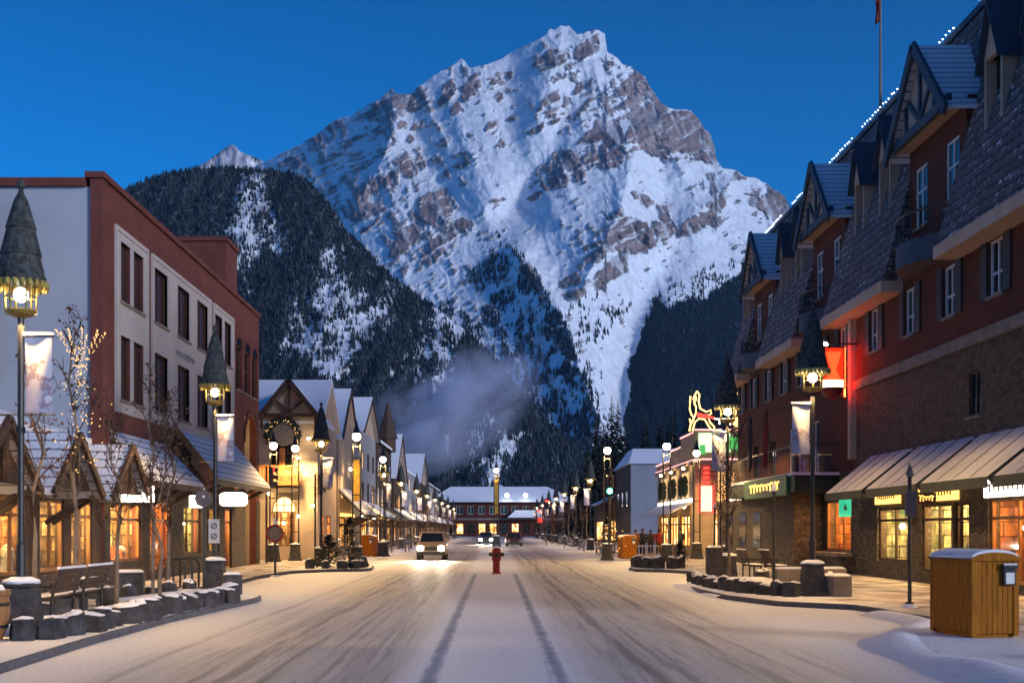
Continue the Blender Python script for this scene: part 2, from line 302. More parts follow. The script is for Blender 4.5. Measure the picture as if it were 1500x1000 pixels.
CLIFF_TILES = {(380,120,.18): [[(830,290),(900,230),(1040,90),(1060,200),(1080,260),(1080,420),(1000,340),(940,320),(880,310)],[(660,530),(760,460),(890,400),(880,420),(780,480),(680,540)],[(900,390),(1000,350),(1060,300),(1080,380),(1000,420),(940,420)],[(540,630),(600,580),(740,560),(720,590),(610,620),(560,640)],[(750,720),(850,650),(960,600),(1030,560),(1020,600),(920,660),(820,720),(760,740)],[(560,880),(640,800),(710,750),(700,800),(640,850),(590,890)],[(740,920),(830,820),(930,760),(940,790),(860,870),(780,920)],[(860,880),(960,800),(1050,760),(1130,780),(1110,840),(1060,880),(1000,830),(900,880)],[(700,960),(800,900),(860,900),(830,1000),(720,1000)],[(130,690),(260,580),(340,540),(390,620),(380,700),(300,720),(200,700)],[(370,500),(420,450),(470,500),(490,570),(440,580)],[(440,470),(500,410),(560,470),(550,530),(490,540)],[(520,380),(600,320),(680,310),(690,370),(640,380),(620,450),(580,410)],[(310,760),(400,700),(440,740),(420,790),(340,780)]],
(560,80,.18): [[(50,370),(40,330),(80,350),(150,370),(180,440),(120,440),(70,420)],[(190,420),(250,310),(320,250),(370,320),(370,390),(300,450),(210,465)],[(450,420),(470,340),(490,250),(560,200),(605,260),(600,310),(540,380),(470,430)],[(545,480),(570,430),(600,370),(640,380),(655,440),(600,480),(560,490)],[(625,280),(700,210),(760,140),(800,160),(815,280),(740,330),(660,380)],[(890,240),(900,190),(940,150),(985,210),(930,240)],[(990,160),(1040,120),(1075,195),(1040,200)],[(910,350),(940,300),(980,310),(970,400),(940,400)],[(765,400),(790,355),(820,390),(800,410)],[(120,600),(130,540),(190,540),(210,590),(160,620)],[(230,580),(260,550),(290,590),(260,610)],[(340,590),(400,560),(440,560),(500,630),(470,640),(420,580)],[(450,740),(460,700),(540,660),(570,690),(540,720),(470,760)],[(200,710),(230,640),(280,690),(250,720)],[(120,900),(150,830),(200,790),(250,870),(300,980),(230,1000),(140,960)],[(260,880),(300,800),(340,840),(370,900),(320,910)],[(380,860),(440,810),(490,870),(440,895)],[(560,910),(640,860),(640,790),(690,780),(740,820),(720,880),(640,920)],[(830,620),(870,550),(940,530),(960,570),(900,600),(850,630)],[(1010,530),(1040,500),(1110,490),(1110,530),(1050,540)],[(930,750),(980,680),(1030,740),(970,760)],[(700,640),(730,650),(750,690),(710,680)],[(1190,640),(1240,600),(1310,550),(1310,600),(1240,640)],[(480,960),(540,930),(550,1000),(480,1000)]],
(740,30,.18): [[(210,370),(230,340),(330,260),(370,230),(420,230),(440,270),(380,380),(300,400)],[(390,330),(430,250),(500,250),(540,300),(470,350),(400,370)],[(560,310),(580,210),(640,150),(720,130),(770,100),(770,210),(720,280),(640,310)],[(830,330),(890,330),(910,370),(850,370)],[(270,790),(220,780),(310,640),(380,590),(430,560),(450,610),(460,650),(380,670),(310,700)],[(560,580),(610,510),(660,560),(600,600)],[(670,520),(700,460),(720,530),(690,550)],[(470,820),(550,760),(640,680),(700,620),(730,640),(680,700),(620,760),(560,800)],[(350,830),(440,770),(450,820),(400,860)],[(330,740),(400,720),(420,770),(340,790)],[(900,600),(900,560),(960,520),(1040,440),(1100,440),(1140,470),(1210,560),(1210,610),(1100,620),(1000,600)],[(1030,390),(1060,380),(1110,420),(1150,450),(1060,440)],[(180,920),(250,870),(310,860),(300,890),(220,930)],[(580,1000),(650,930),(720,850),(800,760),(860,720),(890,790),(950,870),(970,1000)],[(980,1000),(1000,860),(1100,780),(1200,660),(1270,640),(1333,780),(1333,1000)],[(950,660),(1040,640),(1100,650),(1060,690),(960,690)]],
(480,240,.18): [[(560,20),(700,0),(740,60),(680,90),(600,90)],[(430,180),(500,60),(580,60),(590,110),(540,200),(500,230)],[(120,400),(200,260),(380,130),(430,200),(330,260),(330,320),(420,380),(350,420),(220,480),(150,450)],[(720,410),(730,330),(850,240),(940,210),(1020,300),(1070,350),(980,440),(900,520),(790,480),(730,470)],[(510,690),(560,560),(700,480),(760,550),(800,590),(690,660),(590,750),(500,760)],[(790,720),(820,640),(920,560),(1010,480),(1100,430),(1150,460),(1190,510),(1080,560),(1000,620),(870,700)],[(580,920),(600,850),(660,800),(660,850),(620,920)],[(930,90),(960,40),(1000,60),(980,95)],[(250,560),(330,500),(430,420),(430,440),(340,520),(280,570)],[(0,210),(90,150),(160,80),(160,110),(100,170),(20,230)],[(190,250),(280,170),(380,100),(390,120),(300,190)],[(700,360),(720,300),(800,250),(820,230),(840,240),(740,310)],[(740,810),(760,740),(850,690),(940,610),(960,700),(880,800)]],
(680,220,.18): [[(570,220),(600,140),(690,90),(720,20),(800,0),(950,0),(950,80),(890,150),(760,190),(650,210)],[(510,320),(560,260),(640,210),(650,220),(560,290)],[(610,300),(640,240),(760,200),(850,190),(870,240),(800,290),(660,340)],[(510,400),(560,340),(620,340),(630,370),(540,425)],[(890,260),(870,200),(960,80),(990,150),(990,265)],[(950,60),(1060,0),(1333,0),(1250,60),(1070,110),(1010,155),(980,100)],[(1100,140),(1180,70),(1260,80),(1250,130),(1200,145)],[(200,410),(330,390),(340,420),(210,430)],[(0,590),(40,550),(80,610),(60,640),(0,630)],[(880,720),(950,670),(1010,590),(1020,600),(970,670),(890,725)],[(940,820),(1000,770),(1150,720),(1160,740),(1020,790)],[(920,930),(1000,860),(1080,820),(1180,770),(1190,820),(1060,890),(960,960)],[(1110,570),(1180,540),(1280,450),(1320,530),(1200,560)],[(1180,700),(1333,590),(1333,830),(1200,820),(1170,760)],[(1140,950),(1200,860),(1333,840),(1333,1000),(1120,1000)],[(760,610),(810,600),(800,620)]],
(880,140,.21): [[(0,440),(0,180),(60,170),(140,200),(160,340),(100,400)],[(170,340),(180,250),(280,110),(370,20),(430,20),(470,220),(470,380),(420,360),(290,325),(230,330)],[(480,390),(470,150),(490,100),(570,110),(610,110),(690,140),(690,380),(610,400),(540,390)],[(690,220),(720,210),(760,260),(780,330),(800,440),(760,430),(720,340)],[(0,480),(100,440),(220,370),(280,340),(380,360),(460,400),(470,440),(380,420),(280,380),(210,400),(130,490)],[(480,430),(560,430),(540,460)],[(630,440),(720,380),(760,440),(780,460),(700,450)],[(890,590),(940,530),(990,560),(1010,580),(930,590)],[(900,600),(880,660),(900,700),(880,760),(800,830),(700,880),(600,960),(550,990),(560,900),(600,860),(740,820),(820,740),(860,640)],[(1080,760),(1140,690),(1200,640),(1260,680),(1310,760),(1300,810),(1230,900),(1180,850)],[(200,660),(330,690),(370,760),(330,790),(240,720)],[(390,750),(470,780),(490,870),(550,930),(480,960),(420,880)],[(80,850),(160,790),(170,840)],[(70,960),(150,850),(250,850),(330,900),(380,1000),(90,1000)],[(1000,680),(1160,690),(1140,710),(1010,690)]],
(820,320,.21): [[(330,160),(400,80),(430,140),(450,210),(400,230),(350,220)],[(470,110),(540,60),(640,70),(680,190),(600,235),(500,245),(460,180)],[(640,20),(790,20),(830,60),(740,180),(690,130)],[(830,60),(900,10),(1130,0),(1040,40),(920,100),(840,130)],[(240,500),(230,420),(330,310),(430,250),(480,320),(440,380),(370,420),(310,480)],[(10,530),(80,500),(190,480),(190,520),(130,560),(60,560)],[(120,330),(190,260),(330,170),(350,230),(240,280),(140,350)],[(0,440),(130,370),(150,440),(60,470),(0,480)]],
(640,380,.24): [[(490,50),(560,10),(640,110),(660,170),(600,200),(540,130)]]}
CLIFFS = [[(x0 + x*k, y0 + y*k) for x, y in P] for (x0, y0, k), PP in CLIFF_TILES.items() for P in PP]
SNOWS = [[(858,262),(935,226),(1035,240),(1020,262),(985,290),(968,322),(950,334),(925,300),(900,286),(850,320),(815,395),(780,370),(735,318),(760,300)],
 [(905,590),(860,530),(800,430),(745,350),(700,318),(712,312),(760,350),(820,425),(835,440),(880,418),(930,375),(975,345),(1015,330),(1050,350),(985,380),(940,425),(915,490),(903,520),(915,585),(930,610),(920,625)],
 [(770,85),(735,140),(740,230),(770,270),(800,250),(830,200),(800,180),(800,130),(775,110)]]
def wrp(X, Y, a, s=14.0, sd=11):
    return X + a * (fbm(X/s, Y/s, 3, sd) - .5) * 2, Y + a * (fbm(X/s, Y/s, 3, sd + 5) - .5) * 2
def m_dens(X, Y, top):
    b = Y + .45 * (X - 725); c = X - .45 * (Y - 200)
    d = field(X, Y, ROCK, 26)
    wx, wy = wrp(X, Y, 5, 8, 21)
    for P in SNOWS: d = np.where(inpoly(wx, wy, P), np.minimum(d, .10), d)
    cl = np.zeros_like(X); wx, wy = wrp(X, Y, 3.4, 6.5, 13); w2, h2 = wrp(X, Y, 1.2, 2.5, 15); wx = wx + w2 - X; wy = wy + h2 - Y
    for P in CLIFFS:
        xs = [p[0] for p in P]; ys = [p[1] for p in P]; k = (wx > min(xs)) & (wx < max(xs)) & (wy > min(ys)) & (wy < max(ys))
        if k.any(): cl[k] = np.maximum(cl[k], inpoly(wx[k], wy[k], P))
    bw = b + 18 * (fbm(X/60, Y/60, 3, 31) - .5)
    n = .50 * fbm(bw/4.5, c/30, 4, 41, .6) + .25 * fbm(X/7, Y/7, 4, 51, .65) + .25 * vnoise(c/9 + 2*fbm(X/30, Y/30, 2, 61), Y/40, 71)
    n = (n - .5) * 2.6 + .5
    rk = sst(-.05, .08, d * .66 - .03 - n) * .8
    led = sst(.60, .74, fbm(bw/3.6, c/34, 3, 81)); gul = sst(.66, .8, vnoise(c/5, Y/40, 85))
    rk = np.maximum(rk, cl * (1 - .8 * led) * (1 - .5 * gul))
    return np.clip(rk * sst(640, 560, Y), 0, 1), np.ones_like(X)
RIDGES = [([(574,130),(580,180),(560,235),(520,300)], 110, 26), ([(735,345),(790,408),(832,480),(850,540),(880,620)], 190, 38), ([(905,172),(930,226),(910,300),(880,370),(845,430)], 150, 34),
 ([(1085,256),(1020,312),(960,348)], 110, 26), ([(690,95),(720,190),(745,280)], 40, 40), ([(830,42),(800,120),(770,200)], 30, 30), ([(970,160),(985,228),(1000,250)], 60, 22), ([(640,110),(680,200),(720,290)], 40, 22)]
GULL = [([(745,85),(750,200),(765,300),(830,430),(905,590)], 80, 32), ([(960,235),(975,300),(985,360),(925,470),(912,580)], 110, 30), ([(845,130),(800,240),(740,320)], 70, 24), ([(600,170),(650,280),(700,340)], 50, 22)]
def m_relief(X, Y, cr):
    o = 0
    for P, A, w_ in RIDGES:
        d, s = pdist(X, Y, P); d = d + 8 * (fbm(X/12, Y/12, 3, 91) - .5); o = o - A * np.exp(-np.abs(d) / w_) * sst(0, .15, s)
    for P, A, w_ in GULL:
        d, s = pdist(X, Y, P); o = o + A * np.exp(-(d / w_)**2)
    c = X - .45 * (Y - 200)
    o = o - 46 * (ridged(c/34 + fbm(X/40, Y/40, 2, 17), Y/120, 3, 19) - .5) * (.45 + .55 * cr) - cr * (30 * (ridged(X/16, Y/22, 3, 23) - .5) + 14 * (fbm(X/6, Y/6, 2, 29) - .5))
    return o * sst(800, 600, Y) 
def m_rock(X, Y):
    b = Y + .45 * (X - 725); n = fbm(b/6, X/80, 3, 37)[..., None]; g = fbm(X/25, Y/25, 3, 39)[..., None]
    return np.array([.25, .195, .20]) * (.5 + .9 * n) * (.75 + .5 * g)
# forest cover of the mountain's lower slopes
F_R = [(917,640),(921,585),(923,535),(940,490),(952,462),(964,432),(975,452),(998,448),(1015,434),(1036,440),(1056,420),(1090,402),(1200,376),(1400,420),(2000,600),(2000,790),(905,790)]
F_M = [(722,338),(748,352),(790,402),(812,440),(838,482),(852,530),(872,575),(893,625),(905,790),(560,790),(560,480),(660,440),(690,470),(705,430),(680,410),(712,372),(745,372)]
F_S = [(864,463),(881,459),(904,463),(927,444),(912,463),(891,482),(877,482)]
F_E = [(952,450),(985,418),(1050,388),(1130,350),(1200,330),(1200,400),(985,440)]
F_T = [(890,425),(905,470),(860,520),(905,590),(880,590),(835,500),(820,450)]
SNW = [[(772,430),(788,430),(800,470),(799,500),(797,535),(790,520),(784,470)], [(805,546),(820,556),(842,570),(847,606),(830,588),(812,577)], [(748,545),(764,560),(760,592),(752,572)], [(735, 360), (755, 372), (770, 395), (748, 392)]]
def scatter(n, x0, x1, y0, y1, f, seed):
    q = np.random.RandomState(seed); x = x0 + (x1 - x0) * q.rand(n); y = y0 + (y1 - y0) * q.rand(n)
    k = q.rand(n) < f(x, y); return x[k], y[k]
def mf(x, y):
    wx, wy = wrp(x, y, 8, 12, 7); d = np.zeros_like(x)
    cl = fbm(x/16, y/22, 3, 43); cl2 = fbm(x/7, y/26, 3, 47)
    d = np.where(inpoly(wx, wy, F_M), np.where(x > 905, 1, .5) * sst(.42, .56, .55*cl + .45*cl2 + .12 * sst(560, 680, y)), d)
    edge, _ = pdist(x, y, [(735,345),(790,404),(832,482),(852,530),(893,625)]); d = np.where(inpoly(wx, wy, F_M) & (edge < 34), np.maximum(d, .6 * sst(.40, .56, cl)), d)
    for P in SNW: d = np.where(inpoly(wx, wy, P), d * .12, d)
    d = np.where(inpoly(wx, wy, F_E), .25 * sst(.42, .6, cl2), d)
    d = np.where(inpoly(wx, wy, F_S), .8, d)
    d = np.where(inpoly(wx, wy, F_T), .2 * sst(.45, .6, cl2), d)
    d = np.where(inpoly(wx, wy, F_R), 1.0, d)
    return d
def m_veg(X, Y): return .93 * inpoly(*wrp(X, Y, 6, 12, 7), F_R) + .55 * sst(.5, .9, mf(X, Y)) * (X < 905)
mt_mat = terrain_mat('alpine_rock_and_snow', .03, .5)
mcs = cols_of(-500, 2000, 330, 1190, 1.7, 20)
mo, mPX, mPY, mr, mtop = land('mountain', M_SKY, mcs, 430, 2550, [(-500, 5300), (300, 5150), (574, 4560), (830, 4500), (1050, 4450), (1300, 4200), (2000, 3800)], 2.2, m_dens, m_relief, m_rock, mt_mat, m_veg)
x, y = scatter(90000, 540, 1260, 330, 770, mf, 3)
d, tp = sample(mPX, mPY, mr, mtop, x, y); k = y > tp + 3
wood('mountain_forest', to_world(x, y, d)[k], 14.0, 'dark conifer forest on the lower slopes of the snowy mountain', (.011, .019, .026), 5)
# the forested hill in front, left
H_SKY = [(-500, 400), (-200, 350), (60, 318), (150, 296), (190, 276), (215, 264), (232, 258), (270, 250), (300, 247), (330, 245), (365, 249), (400, 250), (425, 255), (445, 263), (470, 285), (490, 310), (510, 342), (540, 372), (570, 402), (600, 426), (640, 452), (680, 482), (720, 522), (750, 562), (790, 605), (840, 655), (900, 705), (1000, 750), (1100, 770)]
HD = [(200,300,.96),(260,280,.97),(330,270,.97),(420,265,.95),(300,330,.92),(372,288,.5),(352,300,.58),(388,300,.68),(430,300,.97),(350,345,.55),(380,335,.5),(400,365,.6),(440,350,.96),(480,330,.97),(380,400,.72),(430,400,.9),(460,385,.62),(500,390,.55),(520,370,.95),(550,400,.93),(480,430,.52),(510,440,.55),(540,420,.62),(440,450,.62),(480,480,.58),(520,480,.56),(560,455,.5),(590,450,.93),(400,480,.85),(440,520,.62),(480,535,.42),(520,530,.7),(560,510,.85),(600,490,.8),(640,500,.5),(655,495,.42),(630,550,.5),(650,530,.45),(680,510,.88),(600,560,.9),(560,570,.85),(400,560,.9),(460,580,.9),(700,560,.9),(760,600,.9),(640,620,.7),(700,650,.6),(740,640,.55),(600,680,.8),(800,680,.9)]
def h_dens(X, Y, top):
    n = fbm(X/10, Y/12, 4, 53); return .35 * sst(.55, .66, n), np.ones_like(X)
def h_relief(X, Y, cr):
    c = X + .5 * (Y - 400)
    return -60 * (ridged(c/60, Y/150, 3, 57) - .5) - 16 * (ridged(X/18, Y/22, 3, 59) - .5)
def hf(x, y):
    v = field(x, y, HD, 22); cl = fbm(x/7, y/13, 3, 63); cl2 = fbm(x/24, y/30, 2, 67)
    return np.clip(sst(-.13, .22, v - .19 - .8 * (.55*cl + .45*cl2)), .05, 1)
def h_veg(X, Y): return .85 * sst(.35, 1, hf(X, Y)) + .25 * (1 - sst(.35, 1, hf(X, Y))) * sst(.4, .6, fbm(X/4, Y/7, 3, 68))
hcs = cols_of(-500, 1100, 180, 900, 3, 20)
ho, hPX, hPY, hr, htop = land('forested_hill', H_SKY, hcs, 170, 1150, [(-500, 1900), (400, 2050), (900, 1500), (1100, 1300)], .8, h_dens, h_relief, m_rock, mt_mat, h_veg)
x, y = scatter(110000, 60, 900, 238, 775, hf, 8)
d, tp = sample(hPX, hPY, hr, htop, x, y); k = y > tp - 1; y = np.maximum(y, tp)
wood('hill_forest', to_world(x, y, d)[k], 7.5, 'dark conifer forest covering the rounded hill left of the mountain', (.014, .023, .027), 9)
# a small far peak behind the left shoulder
P_SKY = [(180, 330), (240, 290), (290, 243), (305, 236), (322, 222), (338, 212), (345, 214), (352, 222), (366, 228), (380, 233), (420, 262), (520, 330)]
land('far_peak', P_SKY, np.arange(180, 521, 3.0), 60, 5600, [(180, 7000), (520, 7000)], 1.2, lambda X, Y, t: (sst(-.1, .1, .18 - (fbm(X/9, Y/7, 4, 73) - .4)) * .6, np.ones_like(X)), lambda X, Y, cr: -160 * ridged(X/20, Y/26, 3, 79), m_rock, mt_mat)
# ---------------------------------------------------------------- street materials
def uvz(N, L, scale=1.0):                              # wall coordinates: along the wall, up
    tc = N.new('ShaderNodeTexCoord'); sp = N.new('ShaderNodeSeparateXYZ'); ad = N.new('ShaderNodeMath'); cb = N.new('ShaderNodeCombineXYZ')
    ge = N.new('ShaderNodeNewGeometry'); L.new(ge.outputs['Position'], sp.inputs[0])
    L.new(sp.outputs[0], ad.inputs[0]); L.new(sp.outputs[1], ad.inputs[1]); L.new(ad.outputs[0], cb.inputs[0]); L.new(sp.outputs[2], cb.inputs[1])
    return cb.outputs[0]
def brick_mat(name, c1, c2, mortar, bw, bh, ms=.012, rough=.85, dirt=.35, snow=0, bmp=.5):
    m, t, N, L, P = new_mat(name); v = uvz(N, L)
    b = N.new('ShaderNodeTexBrick'); b.inputs['Scale'].default_value = 1; b.inputs['Brick Width'].default_value = bw; b.inputs['Row Height'].default_value = bh
    b.inputs['Mortar Size'].default_value = ms; b.inputs['Color1'].default_value = col(c1); b.inputs['Color2'].default_value = col(c2); b.inputs['Mortar'].default_value = col(mortar); b.inputs['Bias'].default_value = 0
    L.new(v, b.inputs['Vector'])
    ge = N.new('ShaderNodeNewGeometry'); n = noise(N, L, ge.outputs['Position'], .9, 6, .65)
    c = mixc(N, L, dirt, b.outputs[0], ramp(N, L, n, [(.3, (.25, .25, .25)), (.7, (1, 1, 1))]), 'MULTIPLY')
    if snow:
        n2 = noise(N, L, ge.outputs['Position'], 2.6, 6, .7)
        c = mixc(N, L, ramp(N, L, n2, [(.5 - .22 * snow, (1, 1, 1)), (.62 - .1 * snow, (0, 0, 0))]), c, (.74, .75, .78))
    L.new(c, P.inputs['Base Color']); P.inputs['Roughness'].default_value = rough; P.inputs['Specular IOR Level'].default_value = .2
    bump(N, L, b.outputs[1], P, -bmp, .02)
    return m
def snow_mat(name, c=(.78, .78, .80), dirt=(.42, .36, .32), lo=.62, hi=.75, sc=.7):
    m, t, N, L, P = new_mat(name); ge = N.new('ShaderNodeNewGeometry'); p = ge.outputs['Position']
    n = noise(N, L, p, sc, 8, .65)
    L.new(mixc(N, L, ramp(N, L, n, [(lo, (0, 0, 0)), (hi, (1, 1, 1))]), c, dirt), P.inputs['Base Color'])
    P.inputs['Roughness'].default_value = .85; P.inputs['Specular IOR Level'].default_value = .25
    bump(N, L, mixc(N, L, .5, noise(N, L, p, 9, 7, .7), noise(N, L, p, 1.6, 5, .6)), P, .8, .09)
    return m
def walk_mat(name, c, dirt, lo, hi, sc):                 # clean snow by the kerb, trodden brown by the shops
    m, t, N, L, P = new_mat(name); ge = N.new('ShaderNodeNewGeometry'); p = ge.outputs['Position']; n = noise(N, L, p, sc, 8, .65)
    sx = N.new('ShaderNodeSeparateXYZ'); L.new(p, sx.inputs[0]); ab = N.new('ShaderNodeMath'); ab.operation = 'ABSOLUTE'; L.new(sx.outputs[0], ab.inputs[0])
    ad = N.new('ShaderNodeMath'); ad.operation = 'MULTIPLY_ADD'; ad.inputs[1].default_value = 3; L.new(noise(N, L, p, .6, 4), ad.inputs[0]); L.new(ab.outputs[0], ad.inputs[2])
    mr = N.new('ShaderNodeMapRange'); mr.interpolation_type = 'SMOOTHSTEP'; mr.inputs[1].default_value = 9.3; mr.inputs[2].default_value = 11.2; L.new(ad.outputs[0], mr.inputs[0])
    f = mixc(N, L, 1, ramp(N, L, n, [(lo, (0, 0, 0)), (hi, (1, 1, 1))]), mr.outputs[0], 'MULTIPLY')
    L.new(mixc(N, L, f, mixc(N, L, mr.outputs[0], (.70, .69, .70), c), dirt), P.inputs['Base Color']); P.inputs['Roughness'].default_value = .85; P.inputs['Specular IOR Level'].default_value = .2
    bump(N, L, mixc(N, L, .5, noise(N, L, p, 9, 7, .7), noise(N, L, p, 2.2, 5, .65)), P, .8, .07); return m
def shingle_mat(name, dark, light, rh, bw, snow):      # roof courses: dark gaps, snow lying on the butts
    m, t, N, L, P = new_mat(name); v = uvz(N, L)
    b = N.new('ShaderNodeTexBrick'); b.inputs['Scale'].default_value = 1; b.inputs['Brick Width'].default_value = bw; b.inputs['Row Height'].default_value = rh
    b.inputs['Mortar Size'].default_value = .02; b.inputs['Mortar Smooth'].default_value = .3
    b.inputs['Color1'].default_value = col(dark); b.inputs['Color2'].default_value = col(light); b.inputs['Mortar'].default_value = (.008, .008, .01, 1); L.new(v, b.inputs['Vector'])
    ge = N.new('ShaderNodeNewGeometry'); n = noise(N, L, ge.outputs['Position'], 5.0, 7, .75); n2 = noise(N, L, ge.outputs['Position'], .5, 3)
    sp = N.new('ShaderNodeSeparateXYZ'); L.new(v, sp.inputs[0])
    fr = N.new('ShaderNodeMath'); fr.operation = 'DIVIDE'; fr.inputs[1].default_value = rh; L.new(sp.outputs[1], fr.inputs[0])
    fc = N.new('ShaderNodeMath'); fc.operation = 'FRACT'; L.new(fr.outputs[0], fc.inputs[0])
    ad = N.new('ShaderNodeMath'); ad.operation = 'MULTIPLY_ADD'; ad.inputs[1].default_value = .22; L.new(fc.outputs[0], ad.inputs[0]); nq = N.new('ShaderNodeMapRange'); nq.inputs[1].default_value = .32; nq.inputs[2].default_value = .68; nq.inputs[4].default_value = .6; L.new(n, nq.inputs[0]); L.new(nq.outputs[0], ad.inputs[2])
    a2 = N.new('ShaderNodeMath'); a2.operation = 'MULTIPLY_ADD'; a2.inputs[1].default_value = .35; L.new(n2, a2.inputs[0]); L.new(ad.outputs[0], a2.inputs[2])
    c = mixc(N, L, ramp(N, L, a2.outputs[0], [(1.02 - .72 * snow - .05, (0, 0, 0)), (1.02 - .72 * snow + .09, (1, 1, 1))]), b.outputs[0], (.66, .67, .72))
    c = mixc(N, L, 1.0, c, ramp(N, L, fc.outputs[0], [(.0, (.10, .10, .12)), (.10, (.2, .2, .22)), (.2, (1, 1, 1))]), 'MULTIPLY')
    L.new(c, P.inputs['Base Color']); P.inputs['Roughness'].default_value = .8; bump(N, L, fc.outputs[0], P, -.6, .05)
    return m
def stone_mat(name, c1, c2, sc=4.4):
    m, t, N, L, P = new_mat(name); ge = N.new('ShaderNodeNewGeometry'); p = ge.outputs['Position']
    mp = N.new('ShaderNodeMapping'); mp.inputs['Scale'].default_value = (1, 1, 1.7); L.new(p, mp.inputs[0])
    vo = N.new('ShaderNodeTexVoronoi'); vo.inputs['Scale'].default_value = sc; L.new(mp.outputs[0], vo.inputs['Vector'])
    vd = N.new('ShaderNodeTexVoronoi'); vd.feature = 'DISTANCE_TO_EDGE'; vd.inputs['Scale'].default_value = sc; L.new(mp.outputs[0], vd.inputs['Vector'])
    sc_ = N.new('ShaderNodeSeparateColor'); L.new(vo.outputs['Color'], sc_.inputs[0])
    c = mixc(N, L, 1, ramp(N, L, sc_.outputs[0], [(0, c1), (1, c2)]), ramp(N, L, noise(N, L, p, 7, 6), [(.3, (.6, .6, .6)), (.7, (1.1, 1.1, 1.1))]), 'MULTIPLY')
    c = mixc(N, L, ramp(N, L, vd.outputs[0], [(.0, (1, 1, 1)), (.06, (0, 0, 0))]), c, tuple(x * .35 for x in c1))
    L.new(c, P.inputs['Base Color']); P.inputs['Roughness'].default_value = .9; bump(N, L, vd.outputs[0], P, .8, .06)
    return m
def glass_mat(name='window_glass', g=.10):
    m, t, N, L, P = new_mat(name); tr = N.new('ShaderNodeBsdfTransparent'); gl = N.new('ShaderNodeBsdfGlossy'); gl.inputs['Roughness'].default_value = .04
    mx = N.new('ShaderNodeMixShader'); mx.inputs[0].default_value = g; L.new(tr.outputs[0], mx.inputs[1]); L.new(gl.outputs[0], mx.inputs[2])
    L.new(mx.outputs[0], N['Material Output'].inputs[0]); return m
def shelf_mat(name, hi, lo):                             # a shop's back wall: shelves and hangings, some full, some dark
    m, t, N, L, P = new_mat(name); v = uvz(N, L); b = N.new('ShaderNodeTexBrick'); b.inputs['Scale'].default_value = 1; b.inputs['Brick Width'].default_value = .55; b.inputs['Row Height'].default_value = .42; b.inputs['Mortar Size'].default_value = .025
    b.inputs['Color1'].default_value = col(hi); b.inputs['Color2'].default_value = col(lo); b.inputs['Mortar'].default_value = col(tuple(x*.5 for x in lo)); L.new(v, b.inputs['Vector'])
    ge = N.new('ShaderNodeNewGeometry'); mp = N.new('ShaderNodeMapping'); mp.inputs['Scale'].default_value = (1, 1, .45); L.new(ge.outputs['Position'], mp.inputs[0])
    L.new(mixc(N, L, .85, b.outputs[0], ramp(N, L, noise(N, L, mp.outputs[0], 3.2, 6, .7), [(.38, (.06, .05, .05)), (.6, (1, 1, 1)), (.72, (1.5, 1.4, 1.2))]), 'MULTIPLY'), P.inputs['Base Color']); P.inputs['Roughness'].default_value = .8; return m
def goods_mat(name, tints):
    m, t, N, L, P = new_mat(name); ge = N.new('ShaderNodeNewGeometry')
    vo = N.new('ShaderNodeTexVoronoi'); vo.inputs['Scale'].default_value = 2.6; mp = N.new('ShaderNodeMapping'); mp.inputs['Scale'].default_value = (1, 1, .6); L.new(ge.outputs['Position'], mp.inputs[0]); L.new(mp.outputs[0], vo.inputs['Vector'])
    sc_ = N.new('ShaderNodeSeparateColor'); L.new(vo.outputs['Color'], sc_.inputs[0]); r = ramp(N, L, sc_.outputs[0], [(i / (len(tints) - 1), c) for i, c in enumerate(tints)])
    L.new(mixc(N, L, .6, r, ramp(N, L, noise(N, L, ge.outputs['Position'], 4, 6, .7), [(.35, (.2, .2, .2)), (.65, (1.2, 1.2, 1.2))]), 'MULTIPLY'), P.inputs['Base Color']); P.inputs['Roughness'].default_value = .6
    return m
